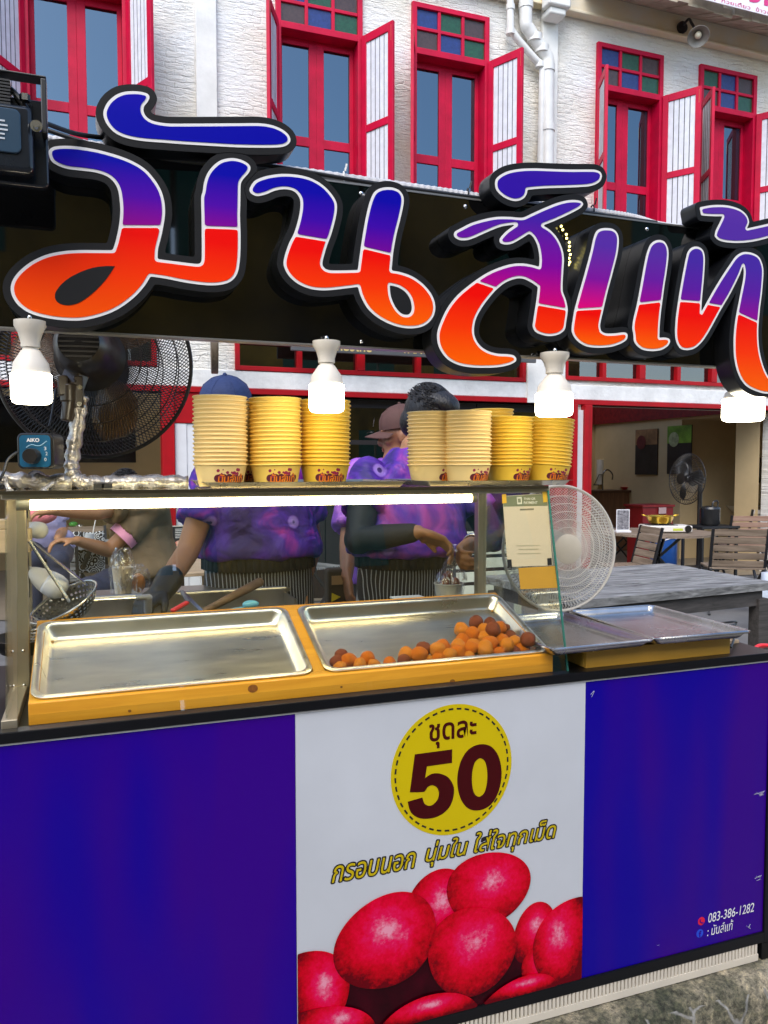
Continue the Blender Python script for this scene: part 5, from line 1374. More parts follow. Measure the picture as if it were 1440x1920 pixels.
def stripe_mat():
    m = bpy.data.materials.new('striped_apron'); m.use_nodes = True
    n, l = m.node_tree.nodes, m.node_tree.links; b = n['Principled BSDF']; b.inputs['Roughness'].default_value = .8
    tc = n.new('ShaderNodeTexCoord'); sp = n.new('ShaderNodeSeparateXYZ'); l.new(tc.outputs['Object'], sp.inputs[0])
    no = n.new('ShaderNodeTexNoise'); no.inputs['Scale'].default_value = 5; l.new(tc.outputs['Object'], no.inputs['Vector'])
    ma = n.new('ShaderNodeMath'); ma.operation = 'MULTIPLY_ADD'; ma.inputs[1].default_value = .03; l.new(no.outputs[0], ma.inputs[0]); l.new(sp.outputs[0], ma.inputs[2])
    m2 = n.new('ShaderNodeMath'); m2.operation = 'MULTIPLY'; m2.inputs[1].default_value = 2 * PI / .0115; l.new(ma.outputs[0], m2.inputs[0])
    s = n.new('ShaderNodeMath'); s.operation = 'SINE'; l.new(m2.outputs[0], s.inputs[0])
    rp = n.new('ShaderNodeValToRGB'); e = rp.color_ramp.elements; e[0].position = .70; e[0].color = (.012, .014, .022, 1); e[1].position = .85; e[1].color = (.42, .43, .46, 1)
    l.new(s.outputs[0], rp.inputs[0]); l.new(rp.outputs[0], b.inputs['Base Color']); return m
APRON = stripe_mat()
BLACKC = mat('black_cloth', (.013, .013, .016), .8, var=.2, scale=12, bump=.4, bscale=14); JEANS = mat('navy_denim', (.018, .024, .055), .8, var=.2, scale=30)
GLOVE = mat('black_glove', (.012, .012, .013), .4, var=.2, bump=.3, bscale=30)
EYEW = mat('eye_white', (.75, .72, .68), .2); IRIS = mat('dark_iris', (.01, .006, .004), .2); LIP = mat('lips', (.32, .10, .07), .45)

def hand_mb(mb, wrist, fdir, pnorm, side, curl=(35, 40, 25), spread=1.0, size=1.0, thumb=(40, 25)):
    """palm, four unequal fingers bent at the knuckles, thumb from the side of the palm"""
    f = Vector(fdir).normalized(); pn = Vector(pnorm); pn = (pn - f * pn.dot(f)).normalized(); s = f.cross(pn) * side      # s points to the thumb side
    w = Vector(wrist); k = size
    pal = [w, w + f * .03 * k, w + f * .065 * k, w + f * .088 * k]
    for u in (-.026, -.009, .009, .026):
        mb.tube([w + s * u * .6 * k, w + f * .045 * k + s * u * .95 * k, w + f * .09 * k + s * u * k], [.0155 * k, .0150 * k, .0115 * k], 12)
        mb.ell(w + f * .09 * k + s * u * k, .0112 * k, None, 12, 8)
    mb.ell(w, (.019 * k,) * 3, None, 12, 8)
    mb.ell(w + f * .03 * k + s * .024 * k + pn * .006 * k, .0165 * k, None, 12, 8)
    tips = []
    for u, L, extra in ((.026, (.040, .024, .020), 0), (.009, (.044, .028, .021), 4), (-.009, (.041, .026, .021), 8), (-.026, (.032, .020, .018), 14)):
        p = w + f * .09 * k + s * u * k; ang = 0; pts = [p]; dirn = (f + s * u * 3.2 * spread).normalized()
        ax = dirn.cross(pn)
        for j in range(3):
            ang += R(curl[j] + extra * .4)
            d = dirn * math.cos(ang) + pn * math.sin(ang); p = p + d * L[j] * k; pts.append(p)
        mb.chain(pts, [.0092 * k, .0086 * k, .0078 * k, .0068 * k], 10); tips.append((pts, d))
    p = w + f * .032 * k + s * .030 * k; d0 = (f * math.cos(R(thumb[0])) + s * math.sin(R(thumb[0])) + pn * .35).normalized()
    d1 = (f * math.cos(R(thumb[1])) + s * math.sin(R(thumb[1])) * .6 + pn * .55).normalized()
    pts = [w + f * .012 * k + s * .018 * k, p, p + d0 * .034 * k, p + d0 * .034 * k + d1 * .028 * k]
    mb.chain(pts, [.0125 * k, .0118 * k, .0100 * k, .0080 * k], 10)
    return tips

def head_parts(root, body_mb, c, face, tilt, skin, hair='short', cap=None, scale=1.0, label_hair=None):
    """adds head volumes to the body; returns a function that attaches hair, eyes, lips and cap"""
    f = Vector(face); f.z = 0; f.normalize(); x = f.cross(Vector((0, 0, 1)))
    B = Matrix((x, f, Vector((0, 0, 1)))).transposed()                 # local x right, y forward, z up
    B = B @ Matrix.Rotation(-tilt, 3, 'X') if tilt else B
    c = Vector(c); k = scale
    P = lambda a, b, d: c + B @ Vector((a * k, b * k, d * k))
    E = lambda a, b, d, r: body_mb.ell(P(a, b, d), tuple(q * k for q in r), B, 22, 16)
    E(0, -.008, .018, (.076, .095, .098)); E(0, .022, -.045, (.058, .066, .066)); E(0, .045, -.082, (.036, .036, .026))
    E(0, .092, -.022, (.0125, .020, .020)); E(0, .086, -.002, (.008, .014, .026)); E(-.012, .086, -.030, (.008, .009, .007)); E(.012, .086, -.030, (.008, .009, .007))
    for s in (-1, 1):
        E(s * .079, -.008, -.012, (.010, .020, .031)); E(s * .046, .052, -.020, (.022, .022, .022)); E(s * .030, .076, .028, (.024, .012, .008))
    E(0, .074, -.056, (.026, .014, .012))
    def rest():
        e = MB(); i_ = MB()
        for s in (-1, 1): e.ell(P(s * .030, .076, .008), (.013 * k, .010 * k, .0085 * k), B, 12, 8); i_.ell(P(s * .030, .0845, .007), (.0055 * k, .003 * k, .0055 * k), B, 10, 6)
        ey = obj('eyes', e, EYEW, root); obj('iris', i_, IRIS, ey)
        m = MB(); m.ell(P(0, .0875, -.052), (.022 * k, .006 * k, .0045 * k), B, 14, 8); m.ell(P(0, .0865, -.060), (.018 * k, .006 * k, .005 * k), B, 14, 8); obj('lips', m, LIP, root)
        h = MB()
        if hair and cap:
            h.ell(P(0, -.030, -.005), (.079 * k, .085 * k, .055 * k), B, 28, 20); h.ell(P(0, -.055, -.03), (.072 * k, .058 * k, .06 * k), B, 24, 14); link('hair', fuse(h, .0055, 2), HAIR, root, 180)
        elif hair:
            h.ell(P(0, -.022, .028), (.080 * k, .096 * k, .098 * k), B, 28, 20); h.ell(P(0, .014, .078), (.068 * k, .080 * k, .046 * k), B, 24, 14); h.ell(P(0, -.055, -.03), (.072 * k, .058 * k, .07 * k), B, 24, 14)
            rg = random.Random(11); hs = MB()
            for _ in range(700):
                a = rg.uniform(0, 2 * PI); el = rg.uniform(.15, 1.5)
                v = Vector((math.cos(a) * math.cos(el), math.sin(a) * math.cos(el), math.sin(el)))
                q0 = Vector((0, -.015, .03)) + Vector((v.x * .082, v.y * .095, v.z * .098)); q0 = Vector((q0.x, min(q0.y, .066), q0.z))
                tt = Vector((v.y * .3 + rg.uniform(-.3, .3), .55, .05)); tt.y = -abs(tt.y); q1 = q0 + tt * .024 + v * .0025; q2 = q0 + tt * .048 - v * .004
                hs.tube([P(*(q0 + v * .002)), P(*q1), P(*q2)], [.0021 * k, .0019 * k, .0005 * k], 4)
            hm = fuse(h, .0055, 2); bm_ = bmesh.new(); bm_.from_mesh(hm); tm = hs.mesh('tmp'); bm_.from_mesh(tm); bm_.to_mesh(hm); bm_.free(); bpy.data.meshes.remove(tm); link('hair', hm, HAIR, root, 180)
            if cap is None:
                br = MB()
                for s in (-1, 1): br.tube([P(s * .046, .079, .026), P(s * .032, .088, .031), P(s * .016, .089, .027)], [.002 * k, .004 * k, .003 * k], 6)
                obj('eyebrows', br, HAIR, root)
        if cap:
            cm_, lab = cap[0], cap[1]
            d = MB(); prof = [(.0905, .018), (.0915, .035), (.088, .065), (.074, .095), (.045, .118), (.012, .128), (.0001, .129)]
            Mh = Matrix.Translation(P(0, -.008, .010)) @ B.to_4x4() @ Matrix.Diagonal((k, 1.12 * k, k, 1))
            d.lathe(prof, 36, Mh); d.ell(P(0, -.008, .140), .0075, None, 12, 8)
            for q in range(6):                                            # panel seams
                a = q * PI / 3; d.tube([Mh @ Vector((r_ * math.cos(a) * 1.004, r_ * math.sin(a) * 1.004, z)) for r_, z in prof[:-1]], .0012, 5)
            vs, fs = [], []; nb = 17
            for rr_ in (0, .35, .7, 1):
                for q in range(nb):
                    a = R(20 + 140 * q / (nb - 1)); r0 = .089; ext = .070 * rr_ * math.sin(R(20 + 140 * q / (nb - 1))) ** .8
                    px_, py_ = r0 * math.cos(a), -.008 + 1.12 * r0 * math.sin(a) + ext
                    vs.append((px_, py_, .030 - .012 * (px_ / .09) ** 2 * 2 - .016 * rr_))
            top = [P(*v) for v in vs]; bot = [P(v[0], v[1], v[2] - .004) for v in vs]; n4 = len(vs)
            for i in range(3):
                for q in range(nb - 1):
                    a = i * nb + q; fs.append((a, a + 1, a + nb + 1, a + nb)); fs.append((n4 + a, n4 + a + nb, n4 + a + nb + 1, n4 + a + 1))
            for q in range(nb - 1): a = 3 * nb + q; fs.append((a, a + 1, n4 + a + 1, n4 + a))
            d._add(top + bot, fs)
            o = obj('cap', d, cm_, root, 50); 
            if lab: o['label'] = lab
            return o, P, B
        return None, P, B
    return rest

def person(lab, J, skin, shirt, trousers, sleeve=.55, hair='short', cap=None, face=(0, -1, 0), tilt=0.0, headc=None, hands=None, W=(.19, .115), group=None, apron=None, voxel=.0065, arms=None, shirt_hem=None, head_scale=1.0):
    """J: joints in metres: neck, chest, waist, hip, sl/sr shoulders, el/er elbows, wl/wr wrists, kl/kr knees, al/ar ankles"""
    J = {k: Vector(v) for k, v in J.items()}
    root = thing('person', lab, 'person', (J['hip'].x, J['hip'].y, 0), group)
    lat = (J['sr'] - J['sl']); lat.z = 0; lat.normalize(); fwd = Vector((lat.y, -lat.x, 0))
    if fwd.dot(Vector(face)) < 0 and not J.get('back'): pass
    b = MB()
    def torso(mb, g, zlo):
        up = [(J['hip'], .165, .115), (J['waist'], .150, .105), (J['chest'] * .55 + J['waist'] * .45, .165, .118), (J['chest'], .178, .120), ((J['sl'] + J['sr']) / 2 - Vector((0, 0, .015)), .15, .085), (J['neck'], .062, .062)]
        mb.loft([(c, lat * (a * W[0] / .19 + g), fwd * (d * W[1] / .115 + g)) for c, a, d in (up if zlo is None else zlo + [u_ for u_ in up[1:] if u_[0].z > zlo[-1][0].z + .02])])
    torso(b, 0, None)
    hc = Vector(headc)
    b.chain([J['neck'] - Vector((0, 0, .04)), J['neck'], hc - Vector((0, 0, .05))], [.066, .058, .055], 14)
    rest = head_parts(root, b, hc, face, tilt, skin, hair, cap, head_scale)
    for s in 'lr':
        b.chain([J['s' + s], (J['s' + s] + J['e' + s]) / 2, J['e' + s]], [.052, .046, .039])
        b.chain([J['e' + s], J['e' + s] * .65 + J['w' + s] * .35, J['w' + s]], [.039, .038, .026])
        if hands and hands.get(s):
            h = hands[s]; hand_mb(b, J['w' + s], h['f'], h['p'], h['side'], h.get('curl', (30, 35, 25)), thumb=h.get('thumb', (40, 25)))
        ko = J['hip'] + lat * (.09 if s == 'r' else -.09)
        b.chain([ko, (ko + J['k' + s]) / 2, J['k' + s]], [.085, .075, .055]); b.chain([J['k' + s], J['k' + s] * .65 + J['a' + s] * .35, J['a' + s]], [.054, .053, .036])
        foot = J['a' + s]; b.chain([foot - Vector((0, 0, .01)), foot + fwd * .1 - Vector((0, 0, .035)), foot + fwd * .16 - Vector((0, 0, .04))], [.036, .034, .026])
    body = link('body', fuse(b, voxel, 4), skin, root, 180)
    extra = rest()
    # trousers and shoes
    t = MB(); t.loft([(J['hip'] + Vector((0, 0, .10)), lat * .172, fwd * .128), (J['hip'], lat * .182, fwd * .132), (J['hip'] - Vector((0, 0, .06)), lat * .17, fwd * .12)])
    for s in 'lr':
        ko = J['hip'] + lat * (.09 if s == 'r' else -.09); t.chain([ko, (ko + J['k' + s]) / 2, J['k' + s], J['k' + s] * .4 + J['a' + s] * .6, J['a' + s] + Vector((0, 0, .03))], [.098, .090, .072, .066, .060])
    link('trousers', fuse(t, .010, 4), trousers, root, 180)
    sh = MB()
    for s in 'lr': foot = J['a' + s]; sh.chain([foot - Vector((0, 0, .02)), foot + fwd * .1 - Vector((0, 0, .042)), foot + fwd * .17 - Vector((0, 0, .046))], [.045, .042, .034])
    link('shoes', fuse(sh, .009, 3), BLACKC, root, 180)
    # shirt with sleeves
    m = MB(); hem = shirt_hem or (J['hip'] + Vector((0, 0, .03)))
    torso(m, .016, [(hem, .202, .160), (hem + Vector((0, 0, .03)), .202, .160), (hem + Vector((0, 0, .09)), .182, .138)])
    for s in 'lr':
        e_ = J['s' + s] + (J['e' + s] - J['s' + s]) * sleeve
        m.chain([J['s' + s], (J['s' + s] + e_) / 2], [.068, .070]); m.tube([(J['s' + s] + e_) / 2, e_], [.070, .078], 18)
    rg = random.Random(len(lab))
    sm = fuse(m, .009, 3)
    for v in sm.vertices:                                               # soft folds
        q = v.co; w1 = mnoise.noise(Vector((q.x * 9 + q.z * 3, q.y * 9, q.z * 4.5 + 3))); w2 = mnoise.noise(Vector((q.x * 17, q.y * 17 + 5, q.z * 9)))
        f_ = .020 * (.45 - abs(w1)) + .010 * (.4 - abs(w2))
        v.co = q + v.normal * f_
    link('shirt', sm, shirt, root, 180)
    if apron:
        top, bot = apron; a = MB(); n = 24; vs, fs = [], []; rows = 14
        for i in range(rows + 1):
            z = top + (bot - top) * i / rows; wv = .190 + .03 * i / rows
            for k in range(n + 1):
                th = R(-112 + 224 * k / n); c = Vector((J['hip'].x, J['hip'].y, z))
                rad_ = 1 + .025 * math.sin(th * 7 + .5) * i / rows
                vs.append(c + lat * (wv * math.sin(th) * rad_) + fwd * ((.152 + .012 * i / rows) * math.cos(th) * rad_))
        for i in range(rows):
            for k in range(n): q = i * (n + 1) + k; fs.append((q, q + 1, q + n + 2, q + n + 1))
        a._add(vs, fs); o = obj('apron', a, APRON, root, 180); o.modifiers.new('s', 'SOLIDIFY').thickness = .004
        w_ = MB(); pts = [Vector((J['hip'].x, J['hip'].y, top)) + lat * (.200 * math.sin(a_)) + fwd * (.162 * math.cos(a_)) for a_ in np.linspace(0, 2 * PI, 49)[:-1]]
        for i in range(48): p0_, p1_ = pts[i], pts[(i + 1) % 48]; w_.quad(p0_ - Vector((0, 0, .03)), p1_ - Vector((0, 0, .03)), p1_ + Vector((0, 0, .03)), p0_ + Vector((0, 0, .03)))
        o = obj('apron_band', w_, BLACKC, root, 180); o.modifiers.new('s', 'SOLIDIFY').thickness = .004
    return root, J, extra, lat, fwd

# ---- vendor with the navy cap, reaching to the fryer on the left
Y1 = 2.80
p = lambda x, y, Y=Y1: PY(x, y, Y)
NAVY = mat('navy_cap', (.012, .028, .105), .75, var=.15, scale=30, bump=.3, bscale=120)
J1 = dict(neck=p(440, 838), chest=p(470, 945), waist=p(478, 1030), hip=Vector((p(476, 1, Y1).x, Y1, .98)), sl=p(400, 893), sr=p(556, 888), el=p(352, 1035, 2.70), wl=p(303, 1108, 2.56), er=p(585, 1020, 2.88), wr=p(566, 1100, 2.74),
          kl=(p(450, 1, Y1).x - .02, Y1 - .02, .52), kr=(p(510, 1, Y1).x + .02, Y1 - .02, .52), al=(p(450, 1, Y1).x - .02, Y1 + .02, .09), ar=(p(510, 1, Y1).x + .03, Y1 + .02, .09))
root1, J1, ex1, la, fw = person('vendor in a navy cap, violet tie-dye shirt and striped apron holding the fryer handle', J1, SKIN[0], DYE1, BLACKC, .62, cap=(NAVY, 'plain navy baseball cap'), face=(-.25, -1, 0), tilt=.3, headc=p(424, 778),
    hands={'l': dict(f=(p(272, 1133, 2.50) - J1['wl']), p=(0, 0, -1), side=1, curl=(45, 50, 40)), 'r': dict(f=(0, -.2, -1), p=(-1, 0, 0), side=1)}, apron=(1.17, .62), shirt_hem=Vector((p(478, 1, Y1).x, Y1, 1.185)))
gm = MB(); hand_mb(gm, J1['wl'], p(272, 1133, 2.50) - J1['wl'], (0, 0, -1), 1, (45, 50, 40), size=1.0)
dv = (J1['el'] - J1['wl']).normalized(); gm.chain([J1['wl'] - dv * .01, J1['wl'] + dv * .06], [.034, .042])
gl_ = fuse(gm, .005, 3)
for v in gl_.vertices: v.co += v.normal * .0035
link('glove', gl_, GLOVE, root1, 180)

# ---- black-haired vendor tying a bag over a cup
Y2 = 2.78
p = lambda x, y, Y=Y2: PY(x, y, Y)
J2 = dict(neck=p(778, 842), chest=p(772, 950), waist=p(768, 1050), hip=Vector((p(765, 1, Y2).x, Y2, .98)), sl=p(690, 893), sr=p(862, 893), el=p(672, 1012, 2.64), wl=p(783, 998, 2.475), er=p(925, 1010, 2.70), wr=p(884, 1020, 2.50),
          kl=(p(740, 1, Y2).x - .02, Y2 - .02, .52), kr=(p(790, 1, Y2).x + .03, Y2 - .02, .52), al=(p(740, 1, Y2).x - .02, Y2 + .02, .09), ar=(p(790, 1, Y2).x + .03, Y2 + .02, .09))
kn = p(850, 1036, 2.44)
root2, J2, ex2, la, fw = person('black-haired vendor in a purple tie-dye shirt and black arm covers tying a bag', J2, SKIN[0], DYE2, BLACKC, .55, face=(.75, -1, 0), tilt=.45, headc=p(806, 786), W=(.20, .125),
    hands={'l': dict(f=(kn + Vector((-.015, 0, .03)) - J2['wl']), p=(.05, -.45, -1), side=1, curl=(22, 42, 30), thumb=(30, 10)), 'r': dict(f=(kn + Vector((.02, .01, -.01)) - J2['wr']) , p=(-.4, -.6, -.3), side=-1, curl=(45, 50, 35), thumb=(35, 15))}, voxel=.0052, apron=(1.155, .62), shirt_hem=Vector((p(768, 1, Y2).x, Y2, 1.175)))
for s in 'lr':
    c_ = MB(); sh_ = J2['s' + s] + (J2['e' + s] - J2['s' + s]) * .50
    c_.chain([sh_, J2['e' + s], J2['e' + s] * .6 + J2['w' + s] * .4, J2['e' + s] * .10 + J2['w' + s] * .90], [.060, .054, .046, .035])
    link('arm_cover', fuse(c_, .008, 4), mat('black_sleeve', (.012, .012, .013), .7, var=.2, bump=.3, bscale=12), root2, 180)
wt = MB(); ax_ = (J2['wr'] - J2['er']).normalized(); o_ = ax_.orthogonal().normalized(); b_ = ax_.cross(o_); cw = J2['er'] * .04 + J2['wr'] * .96
wt.tube([cw + o_ * (.033 * math.cos(a)) + b_ * (.033 * math.sin(a)) for a in np.linspace(0, 2 * PI, 25)[:-1]], .0055, 8, closed=True)
obj('watch', wt, STEEL, root2, 180)


# ---- third vendor, behind, in a brown cap looking left
Y3 = 3.20
p = lambda x, y, Y=Y3: PY(x, y, Y)
BRNC = mat('brown_cap', (.085, .035, .028), .75, var=.12, scale=30)
J3 = dict(neck=p(742, 862), chest=p(735, 960), waist=p(735, 1050), hip=Vector((p(735, 1, Y3).x, Y3, .95)), sl=p(672, 890), sr=p(800, 900), el=p(655, 1000, 3.1), wl=p(650, 1080, 2.98), er=p(815, 1000, 3.2), wr=p(800, 1070, 3.1),
          kl=(p(715, 1, Y3).x - .02, Y3, .5), kr=(p(755, 1, Y3).x + .02, Y3, .5), al=(p(715, 1, Y3).x - .02, Y3, .09), ar=(p(755, 1, Y3).x + .02, Y3, .09))
root3, J3, ex3, la, fw = person('third vendor in a brown cap and lilac shirt looking left behind the black-haired one', J3, SKIN[1], DYE3, BLACKC, .92, cap=(BRNC, 'brown cap with white embroidery'), face=(-1, .45, 0), tilt=.12, headc=p(752, 816), shirt_hem=Vector((p(735, 1, Y3).x, Y3, 1.0)),
    hands={'l': dict(f=(0, -.5, -1), p=(1, 0, 0), side=-1), 'r': dict(f=(0, -.5, -1), p=(-1, 0, 0), side=1)}, W=(.175, .11), head_scale=.97)
capo, P3, B3 = ex3
WEMB = mat('white_embroidery', (.72, .70, .68), .6)
def emblem(mk, parent):
    """three-leaf emblem: lobes above a line of small letters"""
    e = MB()
    for a, L in ((-.55, .026), (0, .031), (.55, .026)):
        pts = [(-.0035, 0), (-.006, L * .55), (0, L), (.006, L * .55), (.0035, 0)]
        e._add([mk(x * math.cos(a) + y * math.sin(a), -x * math.sin(a) + y * math.cos(a) + .008) for x, y in pts], [tuple(range(5))])
    for k in range(3): e._add([mk(-.017, .005 - k * .003), mk(.017, .005 - k * .003), mk(.017, .0065 - k * .003), mk(-.017, .0065 - k * .003)], [(0, 1, 2, 3)])
    o = obj('emblem', e, WEMB, parent, None); return o
emblem(lambda x, y: P3(-.0 + x * 1.0, .113 - .0 - max(0, y) * .25 + .006, .055 + y), capo)
emblem(lambda x, y: P3(x * 1.0, .150 - y * .9 + .0, .0305 - abs(x) * .1 - (.150 - y - .09) * .0), capo)
st_ = MB(); st_.tube(smoothpath([J3['sl'] + Vector((.02, -.07, .05)), J3['chest'] + Vector((.0, -.16, 0)), J3['waist'] + Vector((.14, -.16, -.04)), J3['waist'] + Vector((.2, -.02, -.1))], 6), .014, 8)
tag(obj('bag_strap', st_, BLACKC, None, 180), 'black cross-body bag strap over the lilac shirt', 'strap')
mb = MB(); c0 = p(632, 1092, 3.02); mb.box((c0.x - .05, 2.98, c0.z - .10), (c0.x + .055, 3.04, c0.z + .06)); bgo = obj('shoulder_bag', mb, mat('dark_brown_bag', (.035, .022, .012), .7, var=.2), None, None, bevel=.012); tag(bgo, 'dark brown shoulder bag with a yellow triangle badge beside the striped apron', 'bag')
mb = MB(); c1 = p(627, 1120, 2.975); mb.prism([c1 + Vector((-.012, 0, -.018)), c1 + Vector((.026, 0, 0)), c1 + Vector((-.010, 0, .018))], (0, .002, 0)); obj('badge', mb, mat('yellow_badge', (.75, .60, .02), .5), bgo, None)
mb = MB(); c1 = p(632, 1088, 2.975); mb.box(c1 - Vector((.022, 0, .018)), c1 + Vector((.024, .002, .018))); obj('patch', mb, mat('tan_patch', (.35, .22, .10), .6), bgo, None)

# ---- seated man in a brown shirt with pink cuffs, back of the stall
Y4 = 4.6
p = lambda x, y, Y=Y4: PY(x, y, Y)
J4 = dict(neck=p(250, 938), chest=p(262, 985), waist=p(272, 1040), hip=p(276, 1085), sl=p(238, 945, 4.5), sr=p(290, 950, 4.5), el=p(180, 962, 4.35), wl=p(105, 958, 4.25), er=p(203, 1032, 4.46), wr=p(145, 1014, 4.3),
          kl=p(170, 1105, 4.3), kr=p(185, 1115, 4.5), al=p(172, 1230, 4.3), ar=p(190, 1235, 4.5))
root4, J4, ex4, la, fw = person('seated customer in a brown shirt with pink cuffs stretching an arm to the left', J4, SKIN[0], mat('brown_shirt', (.15, .095, .04), .75, var=.15, scale=8, bump=.4, bscale=12), JEANS, .60, face=(-1, .7, 0), tilt=.3, headc=p(232, 915), voxel=.008, W=(.165, .11), head_scale=.8,
    hands={'l': dict(f=(-1, -.1, -.1), p=(0, 0, -1), side=-1), 'r': dict(f=(-1, -.3, .1), p=(0, 0, -1), side=1)})
for s in 'r':
    e_ = J4['s' + s] + (J4['e' + s] - J4['s' + s]) * .60; e2 = J4['s' + s] + (J4['e' + s] - J4['s' + s]) * .74
    mb = MB(); mb.tube([e_, e2], [.079, .078], 20, caps=False); obj('cuff', mb, mat('pink_cuff', (.75, .30, .42), .7), root4, 180)
# ---- far seated guest in lilac at the left edge
Y5 = 6.0
p = lambda x, y, Y=Y5: PY(x, y, Y)
J5 = dict(neck=p(70, 938), chest=p(72, 980), waist=p(80, 1010), hip=p(86, 1035), sl=p(40, 952), sr=p(100, 952), el=p(28, 1000), wl=p(50, 1005, 5.7), er=p(118, 995), wr=p(108, 1010, 5.7), kl=p(60, 1050, 5.5), kr=p(110, 1050, 5.5), al=p(60, 1170, 5.5), ar=p(110, 1170, 5.5))
root5, *_ = person('seated guest in a lilac shirt at the left edge behind the case', J5, SKIN[0], mat('lilac_shirt', (.32, .30, .48), .8, var=.15), JEANS, .6, face=(.3, -1, 0), headc=p(70, 912), voxel=.010, head_scale=.85, W=(.17, .11), hands=None)
mb = MB(); c = p(75, 968, 5.7); mb.ell(c, (.10, .06, .055)); mb.ell(c + Vector((.05, 0, .01)), (.06, .05, .05)); mb.ell(c - Vector((.06, 0, .03)), (.05, .05, .05)); link('towel', fuse(mb, .01, 2), mat('pink_towel', (.72, .20, .22), .9, bump=.5, bscale=40), None, 180); tag(COL.objects['towel'], 'crumpled pink towel in front of the lilac guest', 'towel')
# ================================================================== fans
BPL = mat('black_plastic', (.014, .012, .011), .3, var=.1)
def orient(c, front, up=(0, 0, 1)):
    f = Vector(front).normalized(); x = Vector(up).cross(f).normalized(); y = f.cross(x)
    return Matrix(((x.x, y.x, f.x, c[0]), (x.y, y.y, f.y, c[1]), (x.z, y.z, f.z, c[2]), (0, 0, 0, 1)))
def fan_head(t, M, Rr, m_grille, m_blade, m_motor, nw=72, wire=.0011, depth=.07, blades=3, twist=.5, motor_r=.06, rings=(.35, .6, .8), hubcap=.07, mlen=.14, m_hub=None):
    g = MB()
    for sgn, nn, tw in ((1, nw, twist), (-1, nw, -twist * .6)):
        for k in range(nn):
            a0 = 2 * PI * k / nn; pts = []
            for j in range(7):
                u = j / 6; r = hubcap + (Rr - hubcap) * u; a = a0 + tw * (1 - u) ** 1.0 * 1.0
                z = sgn * depth * (1 - u ** 2.6)
                pts.append(M @ Vector((r * math.cos(a), r * math.sin(a), z)))
            g.tube(pts, wire, 4, caps=False)
        for q in rings:
            r = hubcap + (Rr - hubcap) * q; z = sgn * depth * (1 - q ** 2.6)
            g.tube([M @ Vector((r * math.cos(a), r * math.sin(a), z)) for a in np.linspace(0, 2 * PI, 49)[:-1]], wire * 1.4, 5, closed=True)
    gr = obj('grille', g, m_grille, t, 60)
    h = MB(); h.tube([M @ Vector((Rr * math.cos(a), Rr * math.sin(a), 0)) for a in np.linspace(0, 2 * PI, 73)[:-1]], .0055, 8, closed=True); obj('rim', h, m_grille, t)
    h = MB(); h.lathe([(.0001, depth + .008), (hubcap * .7, depth + .007), (hubcap + .004, depth + .001), (hubcap + .004, depth - .004), (.0001, depth - .005)], 36, M); obj('hub_cap', h, m_hub or m_grille, t)
    b = MB()
    for k in range(blades):
        a0 = 2 * PI * k / blades; n = 9; vs, fs = [], []
        for i in range(n + 1):
            u = i / n; r = .045 + (Rr * .84 - .045) * u; half = .30 + .24 * math.sin(PI * min(1, u * 1.02)) - .10 * u
            for j in range(7):
                w = -1 + 2 * j / 6; a = a0 + w * half + .22 * u
                vs.append(M @ Vector((r * math.cos(a), r * math.sin(a), -.012 + w * .030 * (1 - .45 * u))))
        for i in range(n):
            for j in range(6): q = i * 7 + j; fs.append((q, q + 1, q + 8, q + 7))
        b._add(vs, fs)
    bl = obj('blades', b, m_blade, t, 180); bl.modifiers.new('s', 'SOLIDIFY').thickness = .003
    h = MB(); h.lathe([(.0001, .028), (.034, .024), (.045, .008), (.045, -.03), (.0001, -.03)], 28, M); obj('hub', h, m_blade, t)
    h = MB(); z0 = -depth - .001
    h.lathe([(.0001, z0 + .012), (motor_r * 1.25, z0 + .010), (motor_r * 1.3, z0), (motor_r * 1.12, z0 - .02), (motor_r, z0 - mlen * .45), (motor_r * .92, z0 - mlen * .85), (motor_r * .7, z0 - mlen), (.0001, z0 - mlen * 1.03)], 36, M); mo = obj('motor', h, m_motor, t, 40)
    h = MB()
    for k in range(-4, 5):
        x = k * motor_r * .17; hh = math.sqrt(max(0, (motor_r * .68) ** 2 - x * x)); h.bar(M @ Vector((-hh, x, z0 - mlen - .002)), M @ Vector((hh, x, z0 - mlen - .002)), .004)
    obj('vents', h, mat('vent_edge', (.05, .045, .04), .35), mo, None)

# ---- big black pedestal fan, seen from behind, standing on the case
C = PY(179, 683, 2.33)
bf = thing('pedestal_fan', 'big black pedestal fan seen from behind, on the left of the glass case', 'fan', (PY(150, 905, 2.2).x, 2.2, ZTOP))
fan_head(bf, orient(C, (.16, 1, -.10)), .256, BPL, mat('smoked_blade', (.20, .10, .03), .12, var=.05, alpha=.62), BPL, 150, .0012, .085, 3, .55, .07, (.3, .55, .8), .075, .16)
A0 = PY(155, 700, 2.17); A1 = PY(133, 728, 2.15); A2 = PY(128, 790, 2.15)
mb = MB(); mb.bar(A0 + Vector((0, .02, .04)), A1, .05, .04); mb.tube([A1 + Vector((0, 0, .01)), A1 - Vector((0, 0, .035))], .026, 18); mb.tube([A1 - Vector((0, 0, .03)), A2], [.021, .019], 16); mb.box(A1 - Vector((.03, .022, .02)), A1 + Vector((-.006, .022, .03))); mb.box(A1 + Vector((.006, -.022, -.05)), A1 + Vector((.03, .022, .03))); obj('neck', mb, mat('brown_black', (.045, .032, .022), .3), bf, 40, bevel=.004)
mb = MB()
for q in ((150, 726), (149, 757)): s_ = PY(*q, 2.115); mb.tube([s_, s_ + Vector((0, .03, 0))], .006, 10)
obj('screws', mb, mat('chrome', (.8, .8, .8), .15, 1.0), bf)
WRAP = mat('plastic_wrap', (.62, .58, .54), .12, .55, var=.75, scale=24, bump=1.0, bscale=34, col2=(.22, .19, .16), spec=.9)
